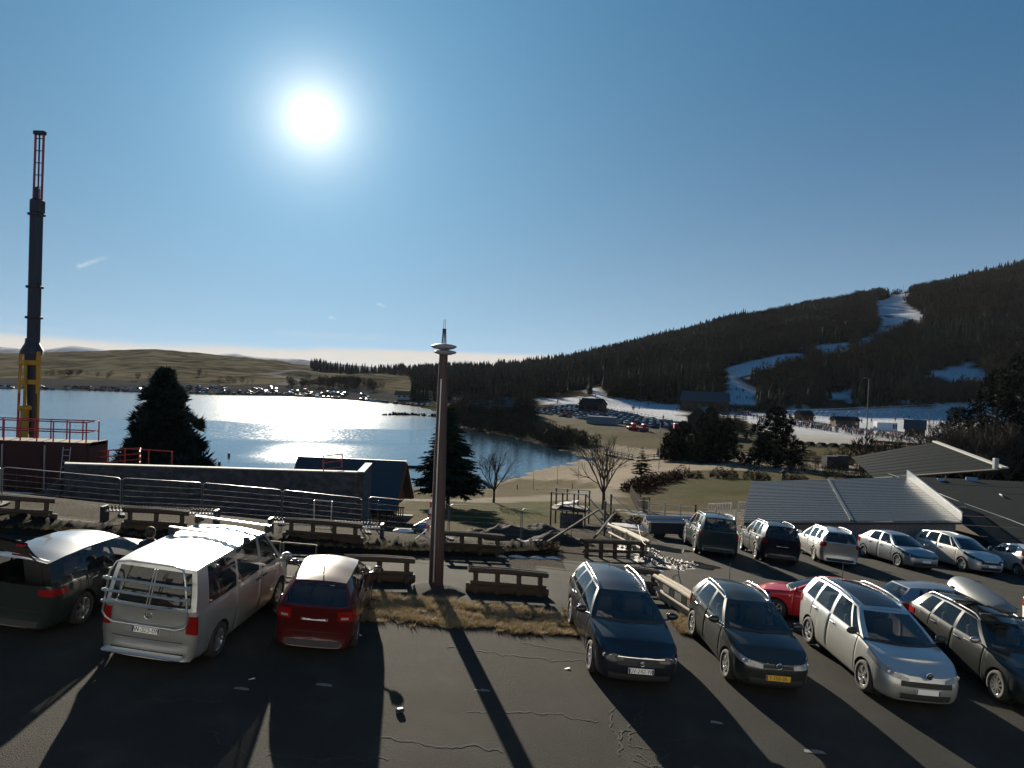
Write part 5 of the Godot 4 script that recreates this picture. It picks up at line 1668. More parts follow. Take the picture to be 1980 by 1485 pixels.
	for i in 1: part(fw, "side_panel", MB.new().cbox(Vector3(2.22, 0.2, -0.9 - i * 1.7), Vector3(0.16, 3.5, 1.64), 0.02), M.rust_panel)
	part(fw, "slab", MB.new().box(Vector3(-1.7, 1.86, -0.8), Vector3(8.0, 0.14, 1.5)), M.rust_panel)
	var lad := thing("site_ladder", "small pale ladder standing against the formwork beside the wall's end", "ladder", Transform3D(Basis(), V(-20.6, 0.4, 35.2)))
	for s in [0.0, 0.34]: part(lad, "stile", MB.new().beam(Vector3(s, -0.6, 0), Vector3(s, 1.4, -0.3), 0.03, 0.03), M.galvanised)
	for i in 7: part(lad, "rung", MB.new().beam(Vector3(0, -0.3 + i * 0.26, -0.05 - i * 0.04), Vector3(0.34, -0.3 + i * 0.26, -0.05 - i * 0.04), 0.03, 0.03), M.pale_concrete)
	guard_rail("guard_rail", [V(-27, 1.93, 36.3), V(-20.0, 1.93, 36.3), V(-20.0, 1.93, 37.4), V(-27, 1.93, 37.4)], 0.95, "dark red guard rail round the top of the formwork below the crane", M.site_red)
	guard_rail("guard_rail", [V(-19.9, 0.62, 36.6), V(-18.7, 0.62, 39.0), V(-17.9, 0.62, 37.2)], 0.85, "red guard rail running back behind the wall, left one", M.site_red, [1.0, 0.66, 0.33])
	guard_rail("guard_rail", [V(-18.1, 0.66, 36.2), V(-16.1, 0.54, 36.7)], 1.08, "pink-red guard rail on the wall in front of the dark pine", M.site_red, [1.0, 0.1])
	guard_rail("guard_rail", [V(-9.0, 0.86, 37.2), V(-8.35, 0.86, 38.4)], 0.72, "short red guard rail standing on the wall under the sun's glitter", M.site_red, [1.0, 0.55, 0.1])
	guard_rail("handrail", [V(-5.6, -0.35, 29.4), V(-5.0, -0.4, 29.6)], 1.25, "dark steel stair frame in front of the wall's right end", M.dark_steel, [1.0, 0.45])
	guard_rail("handrail", [V(-7.2, -0.2, 28.6), V(-6.6, -0.25, 28.8)], 1.15, "pale scaffold frame in front of the wall", M.galvanised, [1.0, 0.35])
	# crane: telescopic boom on a yellow foot with two guys
	var cr := thing("crane", "tall mobile crane with a dark telescopic boom and yellow foot", "crane", Transform3D(Basis(), V(-29.95, 0, 48)))
	part(cr, "boom_base", MB.new().cbox(Vector3(0.03, 1.2, 0), Vector3(0.72, 10.4, 0.7), 0.08), M.dark_steel)
	part(cr, "boom_flare", MB.new().lathe([[0.62, 6.0], [0.66, 6.25], [0.42, 6.7], [0.40, 7.0]], 8), M.dark_steel)
	part(cr, "boom_section", MB.new().cbox(Vector3(0.06, 11.0, 0), Vector3(0.62, 8.6, 0.58), 0.1), M.dark_steel)
	part(cr, "boom_head", MB.new().cbox(Vector3(0.1, 15.2, 0), Vector3(0.7, 0.9, 0.66), 0.1), M.dark_steel)
	for s in [-0.25, 0.25]: part(cr, "jib_rail", MB.new().beam(Vector3(0.1 + s, 15.4, 0), Vector3(0.14 + s, 19.8, 0), 0.1, 0.1), M.site_red)
	part(cr, "jib_head", MB.new().cbox(Vector3(0.14, 19.75, 0), Vector3(0.72, 0.25, 0.3), 0.04), M.dark_steel)
	for i in 5: part(cr, "jib_brace", MB.new().beam(Vector3(-0.18, 16.4 + i * 0.75, 0), Vector3(0.42, 16.4 + i * 0.75, 0), 0.05, 0.05), M.dark_steel)
	part(cr, "hoist_rope", MB.new().tube([Vector3(0.12, 15.5, 0), Vector3(0.13, 19.7, 0)], 0.05, 5), M.dark_steel)
	part(cr, "sheave_block", MB.new().cbox(Vector3(0.11, 16.0, 0.1), Vector3(0.3, 0.7, 0.3), 0.05), M.dark_steel)
	for y in [8.3, 10.2, 14.7]: part(cr, "boom_collar", MB.new().cbox(Vector3(0.06, y, 0), Vector3(0.76, 0.16, 0.7), 0.03), M.dark_steel)
	part(cr, "hose", MB.new().tube([Vector3(0.5, 7.4, 0.2), Vector3(0.52, 10.0, 0.2), Vector3(0.44, 10.5, 0.2)], 0.06, 5), M.dark_steel)
	for y in [5.5, 4.3]: part(cr, "yellow_frame", MB.new().cbox(Vector3(0.0, y, 0.36), Vector3(1.15, 0.3, 0.16), 0.03), M.crane_yellow)
	part(cr, "ram", MB.new().lathe([[0.0, -4.0], [0.24, -4.0], [0.24, 2.6], [0.09, 2.62], [0.09, 5.6], [0, 5.6]], 10, Vector3(-0.05, 0, 0.5)), M.crane_yellow)
	part(cr, "ram_bracket", MB.new().cbox(Vector3(-0.05, 2.7, 0.5), Vector3(0.8, 0.28, 0.3), 0.08), M.crane_yellow)
	for s in [-1.0, 1.0]:
		part(cr, "guy", MB.new().tube([Vector3(s * 0.66, -3, 0.3), Vector3(s * 0.58, 6.2, 0.2)], 0.075, 6), M.site_red if s < 0 else M.crane_yellow)
		part(cr, "guy_frame", MB.new().beam(Vector3(s * 0.56, 3.6, 0.3), Vector3(s * 0.5, 6.2, 0.25), 0.16, 0.12), M.crane_yellow)
	part(cr, "chassis", MB.new().cbox(Vector3(0, -4.2, -1), Vector3(2.6, 1.4, 9), 0.1), M.crane_yellow)
	# chalet by the water
	var ch := thing("chalet", "small wooden chalet with a dark blue roof and an orange gable end", "chalet", Transform3D(Basis(Vector3.UP, deg_to_rad(-4)), V(-10.1, -5.0, 50)))
	for k in 9: part(ch, "wall_board", MB.new().box(Vector3(-0.4, 0.15 + k * 0.3, 2.0), Vector3(5.5, 0.285, 0.12)), M.dark_wood)
	part(ch, "wall", MB.new().box(Vector3(-0.4, 0.6, -0.1), Vector3(5.4, 3.6, 3.9)), M.dark_wood)
	for s in [-1.0, 1.0]:
		var b := MB.new()
		b.beam(Vector3(-3.9, 0, 0), Vector3(3.2, 0, 0), 0.16, 3.75)
		var r := part(ch, "roof_slope", b, M.slate, Vector3(0.2, 3.52, 1.32 * s))
		r.rotation.x = -0.80 * s + (PI if s < 0 else 0.0) * 0.0
		r.basis = Basis(Vector3.RIGHT, -s * (PI / 2 - 0.84))
	part(ch, "ridge_cap", MB.new().beam(Vector3(-3.75, 4.93, 0), Vector3(3.45, 4.93, 0), 0.3, 0.06), M.slate)
	for i in 7:
		var y := 2.25 + i * 0.37
		var hw := 2.35 * (1.0 - (y - 2.1) / 2.75)
		part(ch, "gable_board", MB.new().box(Vector3(2.9, y, 0), Vector3(0.1, 0.35, maxf(0.2, hw * 2))), M.orange_wood)
	for s in [-1.0, 1.0]: part(ch, "verge_board", MB.new().beam(Vector3(3.42, 4.8, 0), Vector3(3.42, 2.1, s * 2.66), 0.06, 0.22, Vector3.RIGHT), M.orange_wood)
	part(ch, "bracket", MB.new().beam(Vector3(2.36, 1.6, 2.0), Vector3(3.1, 2.2, 2.1), 0.1, 0.1), M.dark_wood)
	part(ch, "window", MB.new().box(Vector3(0.3, 1.25, 2.08), Vector3(0.7, 0.8, 0.06)), M.dark_lens)
	part(ch, "door", MB.new().box(Vector3(1.4, 0.95, 2.08), Vector3(0.85, 1.9, 0.06)), M.orange_wood)
	part(ch, "deck", MB.new().box(Vector3(3.1, 1.3, 0.8), Vector3(1.6, 0.12, 3.0)), M.dark_wood)
	for i in 11: part(ch, "baluster", MB.new().box(Vector3(2.4 + i * 0.14, 1.85, 2.25), Vector3(0.06, 0.95, 0.05)), M.dark_wood)
	part(ch, "deck_rail", MB.new().box(Vector3(3.1, 2.34, 2.25), Vector3(1.6, 0.07, 0.09)), M.dark_wood)
	var tri_b := MB.new()
	for zz in [2.3, 2.36]: tri_b.face3(Vector3(2.35, 1.1, zz), Vector3(3.75, 1.1, zz), Vector3(2.9, -0.15, zz), Vector3(3, 0.5, 2.33))
	part(ch, "stair_panel", tri_b, M.bleached_log)
	for i in 8: part(ch, "lattice_slat", MB.new().beam(Vector3(2.4 + i * 0.17, 1.12, 2.42), Vector3(2.58 + i * 0.17, 1.3, 2.42), 0.05, 0.03), M.bleached_log)
	# things on the building site
	var bt := []
	for i in 9:
		var t := i / 8.0
		var row := PackedVector3Array()
		for k in 9:
			var a := PI * k / 8.0
			row.append(Vector3(lerpf(-1.0, 1.0, t), 0.05 + sin(a) * 0.3 * pow(sin(PI * clampf(t, 0.04, 0.97)), 0.5) + 0.1, cos(a) * 0.42 * pow(sin(PI * clampf(t, 0.03, 0.98)), 0.6)))
		bt.append(row)
	var boat := thing("white_boat_shape", "small white boat-shaped thing lying on the ground beside the chalet", "boat", tf_at(G(-4.25, 31.5), 6, 0.42))  # small white object on the ground, modelled in the shape of a hull
	part(boat, "hull", MB.new().grid(bt, Vector3(0, -0.5, 0)), M.white_paint)
	part(boat, "keel", MB.new().beam(Vector3(-0.8, 0.44, 0), Vector3(0.8, 0.44, 0), 0.05, 0.05), M.white_paint)
	var sg := thing("notice_board", "small blue notice board on a post left of the lamp mast", "sign", tf_at(G(-4.1, 37.0)))
	part(sg, "board", MB.new().cbox(Vector3(0, 0.75, 0), Vector3(0.42, 0.3, 0.05), 0.01), M.blue_sign)
	part(sg, "post", MB.new().cbox(Vector3(0, 0.35, -0.03), Vector3(0.1, 0.75, 0.05), 0.01), M.dark_steel)
	part(sg, "white_line", MB.new().box(Vector3(0, 0.8, 0.03), Vector3(0.3, 0.03, 0.01)), M.white_paint)
	var bar := thing("striped_barrier", "red and white striped pole barrier leaning just left of the lamp mast", "barrier", tf_at(G(-2.9, 28.6), 20))
	for i in 6:
		part(bar, "pole_section", MB.new().beam(Vector3(-0.1, 0.1 + i * 0.22, 0).rotated(Vector3.BACK, -0.12), Vector3(-0.1, 0.32 + i * 0.22, 0).rotated(Vector3.BACK, -0.12), 0.09, 0.09), M.site_red if i % 2 else M.white_paint)
	for q in [[-0.6, 0.0, 0.3, 0.7], [-0.5, 0.3, 0.1, 0.0], [0.1, 0.9, -0.6, 0.55]]: part(bar, "strut", MB.new().beam(Vector3(q[0], q[1], 0.1), Vector3(q[2], q[3], 0.1), 0.035, 0.035), M.galvanised)
	for q in [[0.4, 33.5, 2.6, 1.5, 0.75, "larger dark soil heap behind the fence, between mast and platform"], [2.3, 31.9, 1.6, 0.8, 0.4, "low soil heap with snow at its foot, right of the larger heap"], [-1.7, 37.5, 1.7, 1.2, 0.7, "brown soil heap behind the lamp mast"]]:
		var rw2 := []
		for i in 15:
			var row := PackedVector3Array()
			for k in 33:
				var a := TAU * k / 32.0
				var r := i / 14.0
				var x: float = q[0] + cos(a) * r * q[2]
				var d: float = q[1] + sin(a) * r * q[3]
				var h: float = q[4] * (1.0 - r * r) * (0.85 + 0.5 * fine.get_noise_2d(x * 8.0, d * 8.0)) + 0.12 * fine.get_noise_2d(x * 30.0, d * 30.0) * (1.0 - r)
				row.append(G(x, d, h - 0.03))
			rw2.append(row)
		single("soil_heap", MB.new().grid(rw2, G(q[0], q[1], -4)), M.soil, q[5], "soil heap", "soil heaps on the building site")
	var sn := [[1.6, 31.3, 0.9, 0.2], [2.6, 33.0, 0.5, 0.2], [0.4, 26.7, 0.4, 0.12], [1.1, 26.9, 0.35, 0.1], [1.7, 27.3, 0.3, 0.12], [-0.2, 26.4, 0.25, 0.08], [6.6, 41.0, 1.6, 0.8], [8.6, 41.5, 1.5, 0.7], [5.0, 27.2, 0.7, 0.12], [5.9, 38.8, 1.0, 0.3]]
	for q in sn:
		var rw3 := []
		for i in 7:
			var row := PackedVector3Array()
			for k in 25:
				var a := TAU * k / 24.0
				var r := i / 6.0 * (1.0 + 0.5 * fine.get_noise_2d(cos(a) * 20 + q[0] * 9, sin(a) * 20))
				row.append(G(q[0] + cos(a) * r * q[2], q[1] + sin(a) * r * q[3], 0.07 * (1.0 - pow(i / 6.0, 2)) + 0.008 - 0.02 * (i / 6.0)))
			rw3.append(row)
		structure("snow_patch", MB.new().grid(rw3, G(q[0], q[1], -3)), M.snow)
	# rubble ice and meltwater by the corner
	for q in [[6.05, 29.4, 1.35, 1.5], [5.5, 31.9, 1.0, 1.7]]:
		var rw4 := []
		for i in 45:
			var row := PackedVector3Array()
			for k in 97:
				var a := TAU * k / 96.0
				var r := i / 44.0
				var x: float = q[0] + cos(a) * r * q[2] * (1.0 + 0.25 * sin(a * 5.0) * cos(a * 3.0))
				var d: float = q[1] + sin(a) * r * q[3] * (1.0 + 0.2 * sin(a * 4.0))
				var h := absf(fine.get_noise_2d(x * 45.0, d * 30.0)) * 0.22 * (1.0 - r * r * r) + 0.03 * (1.0 - r)
				row.append(G(x, d, h + 0.006 - 0.03 * pow(r, 6)))
			rw4.append(row)
		single("broken_ice", MB.new().grid(rw4, G(q[0], q[1], -4)), M.dirty_ice, "patch of dirty broken ice on the asphalt, %s" % ("nearer the puddle" if q[1] < 30 else "beside the bleached logs"), "ice", "patches of broken ice", "stuff")
	for q in [[7.35, 29.6, 0.75, 0.8], [6.6, 33.2, 1.3, 0.9], [5.0, 26.4, 0.5, 0.5]]:
		var b := MB.new()
		var c0 := G(q[0], q[1], 0.008)
		var nrm := Vector3(0.08, 1, -0.07)
		for k in 28:
			var p := []
			for kk in [k, k + 1]:
				var a: float = TAU * kk / 28.0
				var r := 1.0 + 0.35 * sin(a * 3.0 + q[0]) * cos(a * 2.0)
				p.append(G(q[0] + cos(a) * r * q[2], q[1] + sin(a) * r * q[3], 0.008))
			b.face3(c0, p[0], p[1], c0 - Vector3(0, 3, 0))
		structure("puddle", b, M.puddle)
	var rp := thing("rope_stake", "thin steel stake with a rope by the dirty ice", "stake", Transform3D(Basis(), G(4.75, 26.2)))
	part(rp, "stake", MB.new().tube([Vector3(0, 0, 0), Vector3(0.03, 1.15, 0)], 0.018, 5), M.dark_steel)
	var rope := []
	for i in 13:
		var t := i / 12.0
		rope.append((Vector3(0.03, 1.0, 0)).lerp(V(3.6, -0.9, 6.5), t) - Vector3(0, sin(PI * t) * 0.35, 0))
	part(rp, "rope", MB.new().tube(rope, 0.012, 4), M.dark_steel)
	rope = []
	for i in 9:
		var t := i / 8.0
		rope.append((Vector3(0.03, 1.0, 0)).lerp(V(0.4, 0.9, 4.0), t) - Vector3(0, sin(PI * t) * 0.2, 0))
	part(rp, "rope", MB.new().tube(rope, 0.012, 4), M.dark_steel)
	# trailer with pipes
	var trl := thing("flatbed_trailer", "dark flatbed trailer parked left of the dark green four-wheel drive", "trailer", tf_at(G(8.0, 38.2), 4))
	part(trl, "side_board", MB.new().cbox(Vector3(0, 0.55, 0.8), Vector3(2.3, 0.55, 0.08), 0.01), M.dark_steel)
	part(trl, "end_post", MB.new().cbox(Vector3(-1.15, 0.6, 0.83), Vector3(0.14, 0.5, 0.1), 0.01), M.bleached_log)
	part(trl, "bed", MB.new().box(Vector3(0, 0.5, 0), Vector3(2.3, 0.1, 1.5)), M.dark_wood)
	for x in [-0.6, 0.6]: part(trl, "wheel", MB.new().lathe([[0, -0.08], [0.28, -0.08], [0.3, 0], [0.28, 0.08], [0, 0.08]], 14, Vector3(x, 0.3, 0.7), Basis(Vector3.RIGHT, PI / 2)), M.rubber)
	for i in 3: single("drain_pipe", MB.new().tube([Vector3(-1.15, 0.72 + (0.16 if i == 1 else 0.0), 0.25 - i * 0.3), Vector3(1.25, 0.74 + (0.16 if i == 1 else 0.0), 0.25 - i * 0.3)], 0.12, 12), M.pipe_plastic, "long grey pipe lying on the trailer, %s" % ["nearest", "uppermost", "farthest"][i], "pipe", "pipes on the trailer", "", tf_at(G(8.0, 38.2), 4))
	# raised platform
	var pf := thing("wooden_platform", "small raised platform with thin posts, rails and a pale lid behind the soil heap", "platform", tf_at(G(3.3, 40.5), -14))
	part(pf, "deck", MB.new().box(Vector3(0, 0.95, 0), Vector3(1.9, 0.1, 1.5)), M.dark_wood)
	for x in [-0.9, -0.3, 0.3, 0.9]:
		for z in [-0.7, 0.7]: part(pf, "post", MB.new().box(Vector3(x, 0.9, z), Vector3(0.07, 1.9, 0.07)), M.dark_wood)
	for z in [-0.7, 0.7]: part(pf, "rail", MB.new().beam(Vector3(-1.0, 1.83, z), Vector3(1.0, 1.83, z), 0.05, 0.05), M.galvanised)
	part(pf, "lid", MB.new().cbox(Vector3(-0.15, 1.2, 0), Vector3(1.1, 0.07, 1.0), 0.02, Basis(Vector3.BACK, 0.2)), M.snow)
	part(pf, "tarpaulin", MB.new().cbox(Vector3(0.2, 0.4, 0.72), Vector3(1.2, 0.8, 0.05), 0.02), M.slate)
	part(pf, "stair_rail", MB.new().beam(Vector3(0.9, 1.85, 0.7), Vector3(2.2, 0.7, 1.4), 0.05, 0.05), M.galvanised)
	part(pf, "stair_rail", MB.new().beam(Vector3(0.9, 1.3, 0.7), Vector3(2.2, 0.25, 1.4), 0.05, 0.05), M.galvanised)
	for q in [[4.5, 35.5, 1.6, "tall dark post with cables, right of the platform"], [5.5, 41, 1.6, "slim dark post at the foot of the broad bare tree"]]:
		var o := thing("cable_post", q[3], "post", tf_at(G(q[0], q[1])))
		part(o, "post", MB.new().box(Vector3(0, q[2] * 0.5, 0), Vector3(0.1, q[2], 0.1)), M.dark_steel)
		part(o, "cable", MB.new().tube([Vector3(0, q[2] - 0.05, 0), Vector3(0.9, q[2] - 0.75, 0.4), Vector3(1.9, q[2] - 1.1, 1.0)], 0.02, 4), M.galvanised)
	for q in [[1.3, 29.2, 3.9, 33.0, 1.4], [2.9, 29.0, 4.6, 33.5, 1.2]]:
		single("plank_beam", MB.new().beam(G(q[0], q[1], 0.1), G(q[2], q[3], q[4]), 0.07, 0.07), M.wood, "long slanted timber leaning up behind the log corner, %s" % ("left" if q[0] < 2 else "right"), "timber", "slanted timbers by the log corner")
	for q in [[1.4, 28.4], [7.0, 41.5], [5.8, 42.6], [9.6, 43.2]]:
		bush(G(q[0], q[1]), 0.55, 0.5, Color(0.10, 0.075, 0.05), "small dry shrub %s" % ("beside the mast's bank" if q[0] < 2 else "on the rough ground left of the trailer, " + ("near" if q[1] < 42 else "right" if q[0] > 9 else "left") + " one"))

	# building out of view behind the camera, sized to bounce sunlight onto the cars
	var bl := thing("unseen_building", "unseen pale building behind the viewpoint, sending sunlight back onto the parked cars", "building", Transform3D(Basis(), Vector3(0, 0, 2.2)))
	part(bl, "wall", MB.new().box(Vector3(0, 5.2, 4.0), Vector3(60, 13.0, 8.0)), mat("unseen_facade", Color(0.42, 0.43, 0.44), 0.9))  # unseen front wall, its tone set for the light it throws back
	part(bl, "roof", MB.new().box(Vector3(0, 11.9, 3.8), Vector3(61, 0.4, 9.2)), M.shingle)
	var wm := MB.new().cbox(Vector3.ZERO, Vector3(1.3, 1.4, 0.08), 0.02).done()
	for fl in 3:
		for i in 16: part(bl, "window", wm, M.dark_lens, Vector3(-27 + i * 3.65, 1.6 + fl * 3.0, -0.02))

# ---------------------------------------------------------------- plants
func leaf(b: MB, p: Vector3, u: Vector3, v: Vector3) -> void:
	b.tri(p - v, p + u, p + v)
func spray(b: MB, a: Vector3, e: Vector3, w: float, n: int, c: Color, droop := 0.25) -> void:   # needles or twigs along a bough
	var dir := e - a
	var l := dir.length()
	var sd := dir.cross(Vector3.UP).normalized()
	for i in n:
		var t := (i + rng.randf()) / n
		var p := a + dir * t
		var len := w * (1.05 - 0.6 * t) * rng.randf_range(0.6, 1.2)
		var s := -1.0 if i % 2 else 1.0
		var u := (sd * s * rng.randf_range(0.5, 1.0) + dir / l * rng.randf_range(0.3, 0.9) + Vector3(0, rng.randf_range(-droop, 0.25), 0)).normalized() * len
		b.col(c.lerp(c * 0.55, rng.randf()))
		leaf(b, p, u, (Vector3(0, 1, 0) + sd * rng.randf_range(-1, 1)).normalized() * len * 0.16)
		leaf(b, p, u * 0.9 + Vector3(0, -0.15 * len, 0), u.cross(Vector3.UP).normalized() * len * 0.17)
func conifer_mesh(h: float, r: float, c: Color, layers: int, per: int, n: int, skirt := 0.08, shape := 0.9, up := -0.12) -> Array:
	var b := MB.new()
	var tr := MB.new()
	tr.tube([Vector3(0, -0.5, 0), Vector3(0, h * 0.3, 0), Vector3(0, h * 0.97, 0)], [h * 0.022, h * 0.016, 0.02], 7)
	for k in layers:
		var t := (k + rng.randf() * 0.6) / layers
		var y := lerpf(h * skirt, h * 0.985, t)
		var rr := r * pow(1.0 - t, shape) + 0.05 * r
		if t < 0.12: rr *= 0.75 + t * 2.0
		for i in per:
			var a := TAU * (i + rng.randf()) / per + k * 1.7
			var l := rr * rng.randf_range(0.72, 1.12)
			var s := Vector3(0, y, 0)
			var e := s + Vector3(cos(a) * l, l * up * rng.randf_range(0.2, 1.6) + (0.12 * h / layers), sin(a) * l)
			if n > 12: tr.tube([s, s.lerp(e, 0.85)], [0.035 * rr, 0.01], 3, false)
			spray(b, s.lerp(e, 0.12), e, maxf(0.36 * l, r * 0.13), n, c)
	for i in 3:
		b.col(c)
		leaf(b, Vector3(0, h * 0.93, 0), Vector3(0.02, h * 0.085, 0), Vector3(cos(i * 2.1), 0, sin(i * 2.1)) * 0.012 * h)
	return [b.done(), tr.done()]
func conifer(called: String, p: Vector3, h: float, r: float, label: String, c := Color(0.028, 0.042, 0.026), layers := 22, per := 9, n := 26, skirt := 0.1, shape := 0.9, up := -0.12, category := "tree") -> void:
	var m := conifer_mesh(h, r, c, layers, per, n, skirt, shape, up)
	var o := thing(called, label, category, Transform3D(Basis(), p))
	part(o, "crown", m[0], M.foliage)
	part(o, "trunk", m[1], M.bark)
func pine_mesh(h: float, r: float, c: Color, clumps: int, n: int, shape: float) -> Array:   # a bushy crown of needle clumps
	var b := MB.new()
	var tr := MB.new()
	tr.tube([Vector3(0, -0.5, 0), Vector3(0, h * 0.4, 0), Vector3(0, h * 0.94, 0)], [h * 0.024, h * 0.018, 0.03], 7)
	for k in clumps:
		var t := pow((k + rng.randf()) / clumps, 1.25)
		var y := lerpf(h * 0.05, h * 0.97, t)
		var a := k * 2.4 + rng.randf() * 0.9
		var rr := (r * pow(1.0 - t, shape) + 0.06 * r) * (1.0 + 0.2 * sin(a * 3.0 + t * 11.0) + 0.16 * sin(a * 7.0 - t * 23.0)) * rng.randf_range(0.82, 1.1)
		var q := pow(rng.randf(), 0.35)
		var p := Vector3(cos(a) * rr * q, y, sin(a) * rr * q)
		var s := (0.105 * r + 0.13 * rr) * rng.randf_range(0.8, 1.3)
		if q > 0.6: tr.tube([Vector3(0, y - 0.25 * rr, 0), p], [0.02 * r, 0.008 * r], 3, false)
		var tone := rng.randf_range(0.6, 1.15)
		for i in n:
			var u := Vector3(rng.randf_range(-1, 1) + cos(a) * 0.5, rng.randf_range(-0.4, 1.25), rng.randf_range(-1, 1) + sin(a) * 0.5).normalized()
			var s0 := p + u * s * rng.randf_range(0.1, 0.7)
			b.col(c * tone * rng.randf_range(0.75, 1.1))
			leaf(b, s0, u * s * rng.randf_range(0.5, 0.9), u.cross(Vector3(rng.randf_range(-1, 1), 0.3, rng.randf_range(-1, 1))).normalized() * s * 0.1)
	return [b.done(), tr.done()]
func pine(called: String, p: Vector3, h: float, r: float, label: String, c: Color, clumps: int, n: int, shape: float) -> void:
	var m := pine_mesh(h, r, c, clumps, n, shape)
	var o := thing(called, label, "tree", Transform3D(Basis(Vector3.UP, rng.randf() * TAU), p))
	part(o, "crown", m[0], M.foliage)
	part(o, "trunk", m[1], M.bark)
func branch(b: MB, tw: MB, p: Vector3, d: Vector3, l: float, r: float, depth: int, kids: int, leafc = null) -> void:
	var mid := p + d * l * 0.5 + Vector3(rng.randf_range(-1, 1), rng.randf_range(-0.3, 0.6), rng.randf_range(-1, 1)) * l * 0.06
	var e := p + d * l + Vector3(0, l * 0.05, 0)
	(b if depth > 1 else tw).tube([p, mid, e], [r, r * 0.82, r * 0.62], 6 if depth > 2 else 4 if depth > 1 else 3, false)
	if depth == 0:
		if leafc != null:
			for i in 2:
				tw.col((leafc as Color).lerp(leafc * 0.6, rng.randf()))
		return
	for i in kids:
		var t := rng.randf_range(0.45, 1.0) if i else 1.0
		var ax := Vector3(rng.randf_range(-1, 1), rng.randf_range(-1, 1), rng.randf_range(-1, 1)).cross(d).normalized()
		var nd := (d.rotated(ax, rng.randf_range(0.3, 0.75) * (0.6 if i == 0 else 1.0)) + Vector3(0, 0.12, 0)).normalized()
		branch(b, tw, p.lerp(e, t), nd, l * rng.randf_range(0.62, 0.85), r * 0.6, depth - 1, kids, leafc)
func bare_tree(p: Vector3, h: float, label: String, col: Material, stem := 0.3, kids := 3, depth := 5, spread_ := 0.55) -> void:
	var o := thing("bare_tree", label, "tree", Transform3D(Basis(), p))
	var b := MB.new()
	var tw := MB.new()
	var r := h * 0.022
	b.tube([Vector3(0, -0.3, 0), Vector3(0.02, h * stem * 0.5, 0), Vector3(0, h * stem, 0)], [r * 1.3, r, r * 0.9], 8)
	for i in 5:
		var a := TAU * (i + rng.randf() * 0.5) / 5.0
		branch(b, tw, Vector3(0, h * stem * rng.randf_range(0.8, 1.0), 0), Vector3(cos(a) * spread_, 1.0, sin(a) * spread_).normalized(), h * 0.27, r * 0.6, depth - 1, kids)
	branch(b, tw, Vector3(0, h * stem, 0), Vector3(0.05, 1, 0), h * 0.26, r * 0.75, depth - 1, kids)
	part(o, "trunk", b, col)
	part(o, "twigs", tw, col)
func bush(p: Vector3, r: float, h: float, c: Color, label: String, called := "bush", grp := "") -> void:
	var b := MB.new()
	var n := int(clampf(420 * r, 200, 900))
	for i in n:
		var a := rng.randf() * TAU
		var q := sqrt(rng.randf())
		var y := rng.randf() * (1.0 - 0.6 * q * q) * h
		var s := Vector3(cos(a) * q * r, y, sin(a) * q * r)
		b.col(c.lerp(c * 0.45, rng.randf()))
		var u := Vector3(rng.randf_range(-1, 1) + cos(a) * 0.6, rng.randf_range(-0.2, 1.3), rng.randf_range(-1, 1) + sin(a) * 0.6).normalized() * rng.randf_range(0.14, 0.34) * (0.5 + 0.5 * minf(h, 1.6))
		leaf(b, s, u, u.cross(Vector3(rng.randf(), 0.3, rng.randf())).normalized() * u.length() * 0.2)
	var o := thing(called, label, "bush", Transform3D(Basis(), p), grp)
	part(o, "foliage", b, M.foliage)
	var st := MB.new()
	for i in 5:
		var a := TAU * i / 5.0
		st.tube([Vector3(0, -0.1, 0), Vector3(cos(a) * r * 0.5, h * 0.6, sin(a) * r * 0.5)], [0.03, 0.012], 4, false)
	part(o, "stem", st, M.bark)

